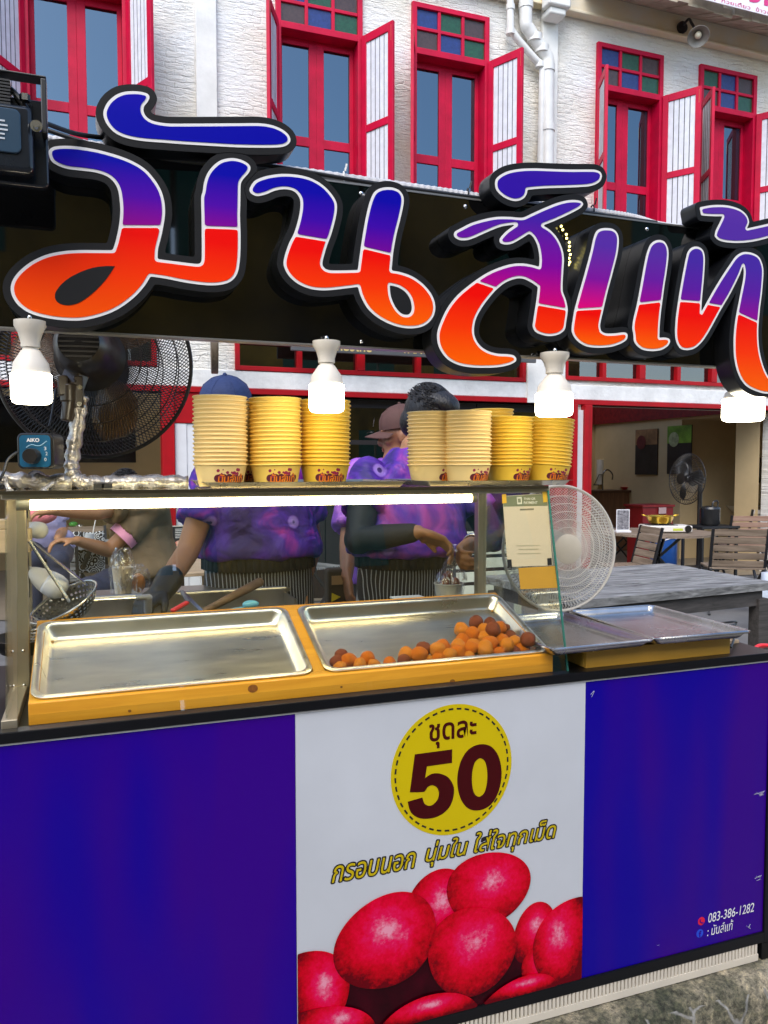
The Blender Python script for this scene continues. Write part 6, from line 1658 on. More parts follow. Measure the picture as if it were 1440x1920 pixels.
mb = MB(); pth = smoothpath([PY(152, 742, 2.15), PY(146, 790, 2.15), PY(137, 850, 2.15), PY(135, 885, 2.14), PY(150, 902, 2.13), PY(200, 905, 2.12), PY(280, 903, 2.12), PY(352, 905, 2.12)], 6)
mb.tube(pth, [.0185 + .003 * math.sin(k * 2.1) for k in range(len(pth))], 14); wp = obj('wrapped_pipe', mb, WRAP, bf, 180)
mb = MB(); pth = smoothpath([PY(-40, 900, 2.13), PY(20, 900, 2.13), PY(70, 903, 2.13), PY(135, 904, 2.13)], 6); mb.tube(pth, [.020 + .004 * math.sin(k * 1.7) for k in range(len(pth))], 14); obj('wrapped_pipe', mb, WRAP, bf, 180)
mb = MB()
for x, y in ((185, 910), (200, 910), (0, 912)): s_ = PY(x, y, 2.12); mb.box((s_.x - .012, 2.05, ZTOP + .0005), (s_.x + .012, 2.2, s_.z + .006))
obj('feet', mb, BLACKM, bf, None)
cb = PY(72, 846, 2.08)
mb = MB(); Mc = Matrix.Translation(cb) @ Matrix.Rotation(R(-16), 4, 'Z')
pr_ = [(v.x, v.y) for v in rr(-.043, .043, -.043, .043, .014, 0)]
mb.prism([Mc @ Vector((x, -.02, z)) for x, z in pr_], Mc.to_3x3() @ Vector((0, .075, 0))); cbx = obj('control_box', mb, BPL, bf, 30, bevel=.004)
mb = MB(); pr2 = [(v.x, v.y) for v in rr(-.036, .036, -.038, .038, .010, 0)]; mb.prism([Mc @ Vector((x, -.0225, z)) for x, z in pr2], Mc.to_3x3() @ Vector((0, .002, 0))); obj('face_plate', mb, mat('teal_plate', (.01, .10, .20), .3, var=.3, scale=18), cbx, 30)
mb = MB(); mb.lathe([(.0001, .026), (.0165, .026), (.018, .022), (.0185, 0), (.0001, 0)], 28, Mc @ Matrix.Translation((-.004, -.0225, -.012)) @ Matrix.Rotation(PI / 2, 4, 'X')); obj('dial', mb, BPL, cbx, 40)
me = fit_text(text_mesh('AIKO', .03), Mc @ Matrix.Translation((-.004, -.0232, .026)) @ Matrix.Rotation(PI / 2, 4, 'X'), .030, .009); link('lettering', me, WPR, cbx)
for s_, dx, dz in (('3', .024, .006), ('2', .027, -.006), ('0', .024, -.02)):
    me = fit_text(text_mesh(s_), Mc @ Matrix.Translation((dx, -.0232, dz)) @ Matrix.Rotation(PI / 2, 4, 'X'), .005, .008); link('numeral', me, WPR, cbx)
mb = MB(); mb.tube([Mc @ Vector((-.02 + k * .006, -.0229, .008 + .004 * math.sin(k * .9) + .0016 * k)) for k in range(9)], .0012, 6); obj('swoosh', mb, mat('pale_blue_print', (.3, .5, .65), .4), cbx)
for k, pts in enumerate(([PY(32, 848, 2.07), PY(15, 862, 2.06), PY(5, 890, 2.05), PY(-15, 920, 2.05)], [PY(92, 800, 2.1), PY(97, 780, 2.13), PY(105, 730, 2.2)], [PY(100, 905, 2.09), PY(60, 930, 2.06), PY(20, 920, 2.05), PY(10, 895, 2.06)])):
    mb = MB(); mb.tube(smoothpath(pts, 6), .0035 if k < 2 else .006, 8); obj('cord', mb, BLACKM if k < 2 else WRAP, bf)

# ---- white fan right of the case
C = PY(1050, 1028, 2.36)
WHF = mat('white_plastic', (.72, .68, .62), .35, var=.04)
wf = thing('table_fan', 'white table fan with a round wire grille behind the right end of the glass case', 'fan', (C.x, 2.36, ZC))
fan_head(wf, orient(C, (-.06, -1, .05)), .217, WHF, mat('clear_blade', (.62, .58, .55), .15, alpha=.16), WHF, 110, .0011, .055, 5, -.75, .05, (.16, .32, .48, .64, .8), .047, .12, m_hub=mat('cream_cap', (.70, .63, .52), .4))
mb = MB(); mb.tube([C + Vector((0, .12, -.02)), C + Vector((0, .12, -.10)), (C.x, 2.46, ZC + .03)], [.024, .02, .02], 14); mb.lathe([(.0001, .03), (.03, .03), (.11, .012), (.115, .0005), (.0001, .0005)], 30, Matrix.Translation((C.x, 2.40, ZC))); obj('stand', mb, WHF, wf, 40)
# ================================================================== floodlight at the sign's top left corner
fl0 = PY(22, 258, 1.70)
fd = thing('floodlight', 'black floodlight on a bracket above the left end of the sign, seen from behind', 'floodlight', fl0)
FB = mat('flood_black', (.010, .013, .018), .18, var=.08); FBB = mat('flood_blue_sheen', (.02, .05, .085), .25, var=.08)
def fbox(x0, x1, y0, y1, Ya, Yb_, m, nm, par, bev):
    a, b = PY(x0, y1, Ya), PY(x1, y0, Ya); mb = MB(); pts = [Vector((v.x, Ya, v.y)) for v in rr(a.x, b.x, a.z, b.z, .012, 0)]; mb.prism(pts, (0, Yb_ - Ya, 0)); return obj(nm, mb, m, par, 30, bevel=bev)
body_ = fbox(-110, 60, 198, 304, 1.66, 1.70, FB, 'body', fd, .008)
fbox(-95, 38, 205, 272, 1.656, 1.66, FBB, 'back_plate', fd, .002)
fbox(-130, 88, 190, 328, 1.7005, 1.722, FB, 'flange', fd, .004)
a, b = PY(84, 162, 1.70), PY(84, 262, 1.70)
mb = MB(); mb.box((a.x - .006, 1.665, b.z), (a.x + .004, 1.70, a.z)); mb.box((a.x - .28, 1.665, a.z + .0005), (a.x + .004, 1.70, a.z + .005)); obj('bracket', mb, mat('bracket_steel', (.06, .06, .06), .3, .8), fd, None, bevel=.002)
CHR = mat('chrome', (.8, .8, .8), .15, 1.0)
mb = MB(); q = PY(68, 236, 1.655); mb.lathe([(.0001, .008), (.006, .008), (.0065, 0), (.011, 0), (.011, -.003), (.0001, -.003)], 12, Matrix.Translation(q) @ Matrix.Rotation(PI / 2, 4, 'X')); obj('bolt', mb, CHR, fd, 30)
mb = MB(); q = PY(47, 190, 1.68); mb.lathe([(.0001, .012), (.010, .012), (.010, 0), (.0001, 0)], 6, Matrix.Translation(q)); obj('bolt', mb, CHR, fd, 30)
mb = MB(); mb.tube(smoothpath([PY(50, 205, 1.69), PY(20, 168, 1.70), PY(-10, 160, 1.71)], 6), .006, 8); mb.tube(smoothpath([PY(88, 232, 1.73), PY(140, 250, 1.78), PY(190, 258, 1.84)], 6), .005, 8); obj('cord', mb, BLACKM, fd)
mb = MB(); q = PY(8, 182, 1.69)
for k in range(8): mb.box((q.x - .03, 1.67, q.z - .02 + k * .006), (q.x + .012, 1.71, q.z - .0165 + k * .006))
obj('cooling_fins', mb, mat('bracket_steel', (.06, .06, .06), .3, .8), fd, None)
mb = MB(); q = PY(5, 240, 1.6555); rg = random.Random(2)
for k in range(5): mb.box((q.x - .012, 1.6548, q.z - .02 + k * .008), (q.x + .009 - rg.random() * .006, 1.6556, q.z - .017 + k * .008))
obj('label_lines', mb, mat('pale_print', (.5, .55, .6), .5), fd, None)

# ================================================================== inside and behind the case
# fryer vat with a handle
FY = 2.45
a = PY(118, 1112, FY); b = PY(418, 1090, FY)
fz = 1.085
fv = thing('fryer_vat', 'grey stainless fryer vat with a side handle behind the left tray', 'fryer', ((a.x + b.x) / 2, FY + .1, ZC))
mb = MB(); x0, x1 = -.14, .60; y0, y1 = FY, FY + .17; t_ = .006; z0 = ZC - .3
mb.box((x0, y0, z0), (x1, y0 + t_, fz - .035)); mb.box((x0, y1 - t_, z0), (x1, y1, fz)); mb.box((x0, y0 + t_, z0), (x0 + t_, y1 - t_, fz - .01)); mb.box((x1 - t_, y0 + t_, z0), (x1, y1 - t_, fz - .01)); mb.box((x0 + t_, y0 + t_, fz - .075), (x1 - t_, y1 - t_, fz - .07)); mb.tube([(x0, y1, fz + .002), (x1, y1, fz + .002)], .007, 10); mb.tube([(x0, y0, fz - .032), (x1, y0, fz - .032)], .005, 10)
obj('vat', mb, mat('dull_vat_steel', (.42, .41, .40), .35, 1.0, var=.15, roughvar=.1), fv, 30)
h0, h1 = PY(165, 1126, FY - .03), PY(255, 1121, FY - .03)
mb = MB(); mb.tube([h0, h1], .004, 8); obj('basket_wire', mb, STEEL, fv)
mb = MB(); h2 = PY(278, 1119, FY - .02); mb.tube([h1, h2 + Vector((.005, 0, 0))], .0085, 12); mb.tube([h2, h2 + Vector((0, .03, -.05))], .012, 12); obj('handle', mb, mat('grey_grip', (.35, .36, .40), .4), fv)
# perforated ladle hung on two wires
LC = PY(118, 1128, 2.24)
ld = thing('strainer_ladle', 'perforated steel strainer bowl hanging by long wire handles at the left', 'strainer', LC)
def perf_mat():
    m = bpy.data.materials.new('perforated_steel'); m.use_nodes = True
    n, l = m.node_tree.nodes, m.node_tree.links; b_ = n['Principled BSDF']; b_.inputs['Metallic'].default_value = 1; b_.inputs['Roughness'].default_value = .25; b_.inputs['Base Color'].default_value = (.62, .60, .55, 1)
    uv = n.new('ShaderNodeUVMap'); uv.uv_map = 'UVMap'; vo = n.new('ShaderNodeVectorMath'); vo.operation = 'FRACTION'; l.new(uv.outputs[0], vo.inputs[0])
    su = n.new('ShaderNodeVectorMath'); su.operation = 'SUBTRACT'; su.inputs[1].default_value = (.5, .5, 0); l.new(vo.outputs[0], su.inputs[0])
    ln = n.new('ShaderNodeVectorMath'); ln.operation = 'LENGTH'; l.new(su.outputs[0], ln.inputs[0])
    gt = n.new('ShaderNodeMath'); gt.operation = 'GREATER_THAN'; gt.inputs[1].default_value = .27; l.new(ln.outputs['Value'], gt.inputs[0]); l.new(gt.outputs[0], b_.inputs['Alpha']); return m
ax = Vector((-.46, -.20, .87)).normalized(); Ml = orient(LC, ax, (0, 1, 0))
rb, n, rows = .094, 64, 9; bm = bmesh.new(); uvl = bm.loops.layers.uv.new('UVMap'); ring = []
for i in range(rows + 1):
    th = R(8 + 62 * i / rows); ring.append([bm.verts.new(Ml @ Vector((rb / math.sin(R(70)) * math.sin(th) * math.cos(2 * PI * k / n), rb / math.sin(R(70)) * math.sin(th) * math.sin(2 * PI * k / n), -rb * 1.0 * (math.cos(th) - math.cos(R(70))))) ) for k in range(n)])
for i in range(rows):
    for k in range(n):
        q = (k + 1) % n; f = bm.faces.new((ring[i][k], ring[i][q], ring[i + 1][q], ring[i + 1][k]))
        for lp, (u, v) in zip(f.loops, ((k, i), (k + 1, i), (k + 1, i + 1), (k, i + 1))): lp[uvl].uv = (u * 40 / n, v * .8 if i < rows - 1 or v <= i else v * .8 + .15)
me = bpy.data.meshes.new('bowl'); bm.to_mesh(me); bm.free(); link('bowl', me, perf_mat(), ld, 180)
mb = MB(); mb.tube([Ml @ Vector((rb * math.cos(a_), rb * math.sin(a_), 0)) for a_ in np.linspace(0, 2 * PI, 49)[:-1]], .003, 8, closed=True); top = PY(54, 1014, 2.16)
mb.tube([PY(130, 1128, 2.20), top], .0042, 8); mb.tube([PY(160, 1094, 2.28), PY(152, 1088, 2.27), top + Vector((.004, .004, 0))], .0036, 8); obj('handle_wire', mb, STEEL, ld)
# dark bowl and wire basket under it
mb = MB(); c = PY(48, 1200, 2.25); mb.lathe([(.0001, -.03), (.06, -.03), (.085, 0), (.088, .01), (.083, .01), (.058, -.025), (.0001, -.026)], 30, Matrix.Translation(c)); tag(obj('bowl', mb, BPL, None, 50), 'black bowl below the strainer, left of the empty tray', 'bowl')
mb = MB(); c = PY(60, 1178, 2.19)
for k in range(5): mb.tube([c + Vector(((.034 - .004 * k) * math.cos(a_), (.032 - .004 * k) * math.sin(a_), -.009 * k)) for a_ in np.linspace(0, 2 * PI, 25)[:-1]], .0018, 6, closed=True)
tag(obj('wire_basket', mb, STEEL, None, 60), 'small wire basket between the corner post and the empty tray', 'basket')
# unlit white bulb on a drop cord; the smaller one models a glass reflection
GLB = mat('opal_bulb', (.78, .78, .80), .25, var=.02)
def unlit_bulb_shape(c, axis, k, lab):
    M = orient(c, axis, (0, 1, 0)); t = thing('bulb_shape', lab, 'bulb', c)
    mb = MB(); mb.lathe([(.0001, .062 * k), (.02 * k, .060 * k), (.033 * k, .048 * k), (.0375 * k, .028 * k), (.036 * k, .008 * k), (.0345 * k, 0)], 28, M); obj('dome', mb, GLB, t, 180)
    mb = MB(); mb.lathe([(.0345 * k, -.0005), (.033 * k, -.01 * k), (.022 * k, -.045 * k), (.015 * k, -.058 * k), (.013 * k, -.06 * k), (.013 * k, -.08 * k), (.0001, -.08 * k)], 28, M); obj('bulb_base', mb, mat('bulb_plastic', (.74, .68, .58), .4), t, 50)
unlit_bulb_shape(PY(88, 1090, 2.30), (.85, -.2, -.55), .92, 'unlit white LED bulb lying aslant behind the strainer wires')
unlit_bulb_shape(PY(62, 993, 2.30), (.9, -.5, -.1), .62, 'small white bulb shape standing for a glass reflection beside the corner post')
mb = MB()
mb.tube(smoothpath([PY(47, 935, 2.2), PY(50, 965, 2.25), PY(46, 1000, 2.28), PY(52, 1060, 2.30), PY(54, 1120, 2.28)], 6), .004, 8); tag(obj('drop_cord', mb, BLACKM, None, 60), 'dark drop cord hanging beside the corner post of the case', 'cord')
mb = MB(); c = PY(25, 1002, 2.22); mb.box((c.x - .065, 2.19, c.z - .045), (c.x + .043, 2.24, c.z + .015)); mb.box((c.x - .065, 2.191, c.z + .0155), (c.x + .036, 2.239, c.z + .04)); tag(obj('wooden_block', mb, mat('raw_pine', (.62, .47, .26), .6, var=.15, stretch=(.3, 1, 3)), None, None, bevel=.003), 'pale pine blocks fixed behind the corner post of the case', 'block')
# tools lying behind the trays
def rod(name, a, b, r, m, lab, cat, ya=2.28, yb=2.36):
    mb = MB(); p0_, p1_ = PY(*a, ya), PY(*b, yb); mb.chain([p0_, p0_ * .5 + p1_ * .5, p1_], [r * .8, r, r * 1.15], 12); return tag(obj(name, mb, m, None, 180), lab, cat)
rod('wooden_stick', (385, 1145), (486, 1092), .0125, wood_mat('worn_stick', (.10, .055, .03), (.22, .13, .07), 3, 0, .55), 'worn wooden stick leaning behind the empty tray', 'stick')
mb = MB(); p0_, p1_ = PY(322, 1146, 2.27), PY(352, 1129, 2.30); mb.bar(p0_, p1_, .016, .010); p2_ = PY(340, 1108, 2.36); mb2 = MB(); mb2.bar(PY(378, 1146, 2.27), p2_, .012, .004); mb2.bar(p1_, p2_, .010, .004)
tg = thing('tongs', 'steel tongs with a red plastic grip behind the empty tray', 'tongs', p1_); obj('grip', mb, mat('red_plastic', (.75, .03, .04), .35), tg, 30, bevel=.003); obj('arms', mb2, STEEL, tg, None)
mb = MB(); c = PY(470, 1133, 2.25); mb.ell(c, (.024, .012, .012)); mb.bar(c - Vector((.01, 0, .006)), c - Vector((.06, 0, .012)), .012, .004); tag(obj('scoop', mb, mat('sky_blue_plastic', (.18, .55, .72), .35), None, 180), 'pale blue plastic scoop peeping over the empty tray', 'scoop')
mb = MB(); c = PY(763, 1119, 2.24); mb.box((c.x - .05, 2.20, c.z - .004), (c.x + .05, 2.26, c.z + .001)); tag(obj('foam_lid', mb, mat('white_foam', (.66, .70, .74), .6), None, None, bevel=.002), 'white flat lid behind the tray of fried balls', 'lid')
# the cup being tied up in a clear bag
cc_ = PY(841, 1091, 2.42)
me = cup_mesh(.040, .0475, .060); me.materials.append(mat('white_paper', (.72, .68, .58), .5)); o = bpy.data.objects.new('paper_cup', me); COL.objects.link(o)
for q_ in me.polygons: q_.use_smooth = True
me.set_sharp_from_angle(angle=R(40))
o.location = (cc_.x, 2.42, PY(841, 1122, 2.42).z - .006); tag(o, 'white paper cup of fried balls being bagged by the vendor', 'paper cup'); cupz = o.location.z
for k, (dx, dy) in enumerate(((-.018, -.01), (.016, -.012), (0, .016), (-.004, -.004))):
    b_ = ball_obj(Vector((cc_.x + dx, 2.42 + dy, cupz + (.062 if k < 3 else .083))), .0185, 'b', k); tag(b_, 'brown fried ball in the white bagged cup, %s' % ('at its left', 'at its right', 'at the back', 'on top')[k], 'fried ball')
FILM = None
def film_mat():
    m = bpy.data.materials.new('clear_film'); m.use_nodes = True
    n, l = m.node_tree.nodes, m.node_tree.links; n.remove(n['Principled BSDF']); out = n['Material Output']
    tr_ = n.new('ShaderNodeBsdfTransparent'); gl = n.new('ShaderNodeBsdfGlossy'); gl.inputs['Roughness'].default_value = .12
    tc = n.new('ShaderNodeTexCoord'); no = n.new('ShaderNodeTexNoise'); no.inputs['Scale'].default_value = 45; no.inputs['Detail'].default_value = 3; no.inputs['Distortion'].default_value = 1.5
    mp = n.new('ShaderNodeMapping'); mp.inputs['Scale'].default_value = (1, 1, .35); l.new(tc.outputs['Object'], mp.inputs[0]); l.new(mp.outputs[0], no.inputs['Vector'])
    rp = n.new('ShaderNodeValToRGB'); rp.color_ramp.elements[0].position = .52; rp.color_ramp.elements[1].position = .70; rp.color_ramp.elements[0].color = (.07, .07, .07, 1); rp.color_ramp.elements[1].color = (.75, .75, .75, 1); l.new(no.outputs[0], rp.inputs[0])
    bp = n.new('ShaderNodeBump'); bp.inputs['Strength'].default_value = 1; bp.inputs['Distance'].default_value = .01; l.new(no.outputs[0], bp.inputs['Height']); l.new(bp.outputs[0], gl.inputs['Normal'])
    mx = n.new('ShaderNodeMixShader'); l.new(rp.outputs[0], mx.inputs[0]); l.new(tr_.outputs[0], mx.inputs[1]); l.new(gl.outputs[0], mx.inputs[2]); l.new(mx.outputs[0], out.inputs[0]); return m
FILM = film_mat()
def film_bag(lab, c, prof, seed=1, amp=.18, lean=(0, 0)):
    mb = MB(); n = 48; vs, fs = [], []; rg = random.Random(seed); ph = [rg.uniform(0, 6.3) for _ in range(4)]
    for i, (r, z) in enumerate(prof):
        for k in range(n):
            a_ = 2 * PI * k / n; rr_ = r * (1 + amp * (.5 * math.sin(5 * a_ + ph[0] + z * 9) + .35 * math.sin(9 * a_ + ph[1]) + .3 * math.sin(14 * a_ + ph[2] - z * 30)))
            vs.append(Vector(c) + Vector((rr_ * math.cos(a_) + lean[0] * z, rr_ * math.sin(a_) + lean[1] * z, z)))
    for i in range(len(prof) - 1):
        for k in range(n): q = (k + 1) % n; fs.append((i * n + k, i * n + q, (i + 1) * n + q, (i + 1) * n + k))
    mb._add(vs, fs); return tag(obj('plastic_bag', mb, FILM, None, 180), lab, 'plastic bag')
kz = kn.z - cupz
film_bag('clear plastic bag gathered over the white cup in the vendor\'s fingers', (cc_.x, 2.42, cupz), [(.043, .0), (.050, .05), (.053, .068), (.046, .088), (.030, .112), (.013, kz - .006), (.011, kz), (.022, kz + .014), (.030, kz + .026)], 3, .16, ((kn.x - cc_.x) / kz, (kn.y - 2.42) / kz))
# drink in a bag and bread bag on the back rim of the fryer
def plain_cup(c, rb_, rt_, h, m, nm, lab, cat): mb = MB(); mb.lathe([(.0001, 0), (rb_, 0), (rt_, h), (rt_ - .002, h), (rb_ - .002, .003), (.0001, .003)], 28, Matrix.Translation(c)); return tag(obj(nm, mb, m, None, 40), lab, cat)
sl_ = MB(); s0 = PY(240, 1110, 2.72); sl_.box((-.14, 2.625, s0.z - .012), (.62, 2.80, s0.z - .001)); sl_.box((-.13, 2.63, .0), (-.10, 2.66, s0.z - .0125)); sl_.box((.58, 2.63, .0), (.61, 2.66, s0.z - .0125)); tag(obj('side_shelf', sl_, mat('dull_vat_steel', (.42, .41, .40), .35, 1.0), None, None), 'narrow steel shelf behind the fryer vat', 'shelf')
c = PY(231, 1108, 2.70); c.z = s0.z; plain_cup(c, .026, .034, .085, mat('milky_drink', (.66, .55, .40), .3, var=.15, scale=30), 'drink_cup', 'milky iced drink cup inside a clear bag on the shelf', 'cup'); film_bag('clear bag knotted around the milky drink on the steel shelf', c, [(.036, .0), (.040, .05), (.040, .09), (.034, .115), (.028, .135), (.020, .15)], 5, .12)
c = PY(259, 1106, 2.70); c.z = s0.z; mb = MB(); mb.ell(c + Vector((0, 0, .032)), (.024, .016, .032)); tag(obj('toast', mb, mat('toast', (.52, .18, .04), .6, var=.3, scale=30), None, 180), 'round orange bun in a clear bag on the shelf', 'bun'); film_bag('clear bag around the orange bun on the steel shelf', c, [(.028, 0), (.036, .03), (.036, .06), (.028, .08), (.016, .095)], 8, .15)

# ================================================================== right side of the counter
mb = MB(); bx = wood_mat('ochre_box_paint', (.52, .27, .03), (.58, .32, .045), 2, 0, .5, bump=.05)
bxx0, bxx1 = 1.262, 1.765
mb = MB(); mb.box((bxx0, 1.826, ZC + .0005), (bxx1, 1.84, .994)); mb.box((bxx0, 2.16, ZC + .0005), (bxx1, 2.174, .994)); mb.box((bxx0, 1.8401, ZC + .0005), (bxx0 + .014, 2.1599, .994)); mb.box((bxx1 - .014, 1.8401, ZC + .0005), (bxx1, 2.1599, .994)); mb.box((bxx0 + .0141, 1.8401, .985), (bxx1 - .0141, 2.1599, .9935))
tag(obj('wooden_box', mb, bx, None, None, bevel=.002), 'low ochre painted wooden box carrying two aluminium trays at the right of the cart', 'box')
ALT = mat('scuffed_aluminium', (.46, .45, .45), .24, 1.0, var=.45, scale=7, roughvar=.16, col2=(.64, .63, .62))
for x, lab, dz, rz in ((1.115, 'scuffed aluminium baking tray on the left of the ochre box, next to the glass', 0, R(1.0)), (1.445, 'scuffed aluminium baking tray at the right end of the counter', .003, R(-1.5))):
    M = Matrix.Translation((x, 1.765, .9965 + dz + .024)) @ Matrix.Rotation(rz, 4, 'Z')
    o = obj('baking_tray', pan(.335, .455, .022, .008, .02, M, .016), ALT, None, 50); tag(o, lab, 'tray'); o.modifiers.new('s', 'SOLIDIFY').thickness = .0015
mb = MB()
for k in range(4):
    mb.tube(smoothpath([(1.80 + .01 * k, 1.86 + .03 * k, .952), (1.85, 1.9 + .03 * k, .965 + .008 * k), (1.93, 1.98, .97 + .01 * k), (2.05, 2.1, .96)], 6), .0035, 8)
tag(obj('cable_bundle', mb, BLACKM, None, 60), 'tangled black cables on the counter by the right baking tray', 'cable')
mb = MB(); c = PY(1432, 1216, 1.88); mb.tube(smoothpath([c + Vector((-.04, 0, 0)), c + Vector((0, .01, .008)), c + Vector((.08, .0, -.002))], 6), .006, 10); mb.tube(smoothpath([c + Vector((-.04, .004, 0)), c + Vector((0, .03, -.004)), c + Vector((.08, .05, -.006))], 6), .006, 10); tag(obj('red_clamp', mb, mat('red_plastic', (.75, .03, .04), .35), None, 180), 'red handled clamp at the right end of the counter', 'clamp')
mb = MB(); mb.box((1.80, 1.93, ZC + .0005), (1.90, 2.06, ZC + .010)); tag(obj('plywood_offcut', mb, wood_mat('plywood', (.30, .22, .14), (.42, .33, .22), 2), None, None), 'plywood offcut under the black cables on the counter', 'board')

# ================================================================== tables and chairs behind
GREYW = wood_mat('weathered_grey_wood', (.02, .02, .02), (.36, .36, .35), 2.4, 0, .7, bump=.6, fine=.7); BROWNW = wood_mat('weathered_brown_wood', (.12, .085, .055), (.28, .21, .15), 2.5, 0, .65, bump=.3, fine=.7); REDW = wood_mat('reddish_slat', (.30, .16, .11), (.45, .30, .22), 2.5, 0, .65, fine=.7); PALEW = wood_mat('pale_slat', (.40, .37, .33), (.55, .52, .48), 2.5, 0, .65, fine=.7); DARKW = wood_mat('dark_table_edge', (.03, .027, .024), (.09, .08, .075), 2.4, 0, .7)
A_, B__, C__ = Vector((4.18, 4.99, .75)), Vector((4.13, 3.90, .75)), Vector((2.55, 3.74, .75))
D__ = Vector((2.5, 4.85, .75))
t = thing('big_table', 'big grey weathered plank table behind the right end of the cart', 'table', (3.3, 4.3, 0))
mb = MB(); n = 6
for k in range(n):
    u0, u1 = k / n + .007, (k + 1) / n - .007
    q = [C__.lerp(D__, u0), B__.lerp(A_, u0), B__.lerp(A_, u1), C__.lerp(D__, u1)]; mb.prism([v - Vector((0, 0, .05 + .002 * (k % 2))) for v in q], (0, 0, .05))
obj('tabletop', mb, GREYW, t, None, bevel=.003)
mb = MB(); q = [C__.lerp(A_, .05), B__.lerp(D__, .05), A_.lerp(C__, .05), D__.lerp(B__, .05)]; 
for i in range(4): mb.bar(q[i] - Vector((0, 0, .105)), q[(i + 1) % 4] - Vector((0, 0, .105)), .04, .09)
obj('apron_rail', mb, DARKW, t, None)
for v in q:
    mb = MB(); mb.box((v.x - .045, v.y - .045, 0), (v.x + .045, v.y + .045, .645)); obj('leg', mb, DARKW, t, None, bevel=.004)

def slat_chair(name, lab, wood, loc, rz, group='slatted folding chairs', w=.46):
    t = thing(name, lab, 'chair', (0, 0, 0), group)
    for s in (-1, 1):
        mb = MB(); x = s * (w / 2 - .012); mb.bar((x, -.21, .0), (x, .24, .47), .024); mb.bar((x, .23, .0), (x, -.20, .46), .022); obj('cross_leg', mb, BLACKM, t, None)
        mb = MB(); mb.bar((x, .19, .44), (x, .30, .88), .028, .02); obj('back_post', mb, BLACKM, t, None)
    for k in range(6):
        mb = MB(); y = -.20 + k * .072; mb.box((-w / 2 + .004, y, .465), (w / 2 - .004, y + .058, .483)); obj('seat_slat', mb, wood, t, None, bevel=.003)
    for k in range(5):
        u = .16 + .78 * k / 4.3; c0, c1 = Vector((0, .185, .44)).lerp(Vector((0, .295, .88)), u - .055), Vector((0, .185, .44)).lerp(Vector((0, .295, .88)), u + .095)
        mb = MB(); mb.prism([(-w / 2 + .004, c0.y, c0.z), (w / 2 - .004, c0.y, c0.z), (w / 2 - .004, c1.y, c1.z), (-w / 2 + .004, c1.y, c1.z)], (0, .016, .004)); obj('back_slat', mb, wood, t, None, bevel=.003)
    t.location = loc; t.rotation_euler = (0, 0, rz); WLOC[t.name] = Vector(loc); return t
def at(px, py, z): v = PZ(px, py, z); return (v.x, v.y, 0)
slat_chair('slatted_chair', 'grey slatted chair with a black metal frame, nearest the big table', BROWNW, at(1372, 1062, .47), R(150), w=.54)
slat_chair('slatted_chair', 'reddish slatted chair tucked behind the grey slatted one', REDW, at(1395, 1023, .47), R(160), w=.62)
slat_chair('slatted_chair', 'pale slatted chair furthest right by the wash basin', PALEW, at(1425, 1005, .47), R(165), w=.62)
slat_chair('slatted_chair', 'light brown slatted chair beyond the white fan', BROWNW, at(1166, 992, .47), R(-150))
slat_chair('slatted_chair', 'dark slatted chair low behind the white fan, beside the blue drum', BROWNW, at(1170, 1062, .47), R(-100))
slat_chair('slatted_chair', 'grey slatted chair with its back to the strainer, left of the drinks', GREYW, at(96, 1085, .47), R(178), w=.50)
slat_chair('slatted_chair', 'grey slatted chair between the navy-capped vendor and the shoulder bag', GREYW, at(588, 1062, .47), R(120))
slat_chair('slatted_chair', 'pale slatted chair between the two aproned vendors, further back', PALEW, at(612, 1010, .47), R(-170))
slat_chair('slatted_chair', 'dark chair draped with a black and white cloth', BROWNW, at(165, 1066, .47), R(5), w=.42)
mb = MB(); c = Vector(at(165, 1066, .47)); vs, fs = [], []
for i in range(9):
    for k in range(9): vs.append(c + Vector((-.16 + .04 * k, -.235 - .02 * math.sin(k * 1.1), .86 - .05 * i + .008 * math.sin(k))))
for i in range(8):
    for k in range(8): q = i * 9 + k; fs.append((q, q + 1, q + 10, q + 9))
mb._add(vs, fs); o = obj('patterned_cloth', mb, None, None, 180)
def scroll_mat():
    m = bpy.data.materials.new('scroll_print'); m.use_nodes = True; n_, l = m.node_tree.nodes, m.node_tree.links; b_ = n_['Principled BSDF']; b_.inputs['Roughness'].default_value = .8
    tc = n_.new('ShaderNodeTexCoord'); w_ = n_.new('ShaderNodeTexVoronoi'); w_.inputs['Scale'].default_value = 14; l.new(tc.outputs['Object'], w_.inputs['Vector'])
    m_ = n_.new('ShaderNodeMath'); m_.operation = 'MULTIPLY'; m_.inputs[1].default_value = 26; l.new(w_.outputs['Distance'], m_.inputs[0]); s_ = n_.new('ShaderNodeMath'); s_.operation = 'SINE'; l.new(m_.outputs[0], s_.inputs[0])
    rp = n_.new('ShaderNodeValToRGB'); rp.color_ramp.elements[0].position = .4; rp.color_ramp.elements[1].position = .5; rp.color_ramp.elements[0].color = (.01, .01, .012, 1); rp.color_ramp.elements[1].color = (.6, .6, .58, 1); l.new(s_.outputs[0], rp.inputs[0]); l.new(rp.outputs[0], b_.inputs['Base Color']); return m
o.data.materials.append(scroll_mat()); o.modifiers.new('s', 'SOLIDIFY').thickness = .004; tag(o, 'black and white scroll patterned cloth hung over a dark chair', 'cloth')

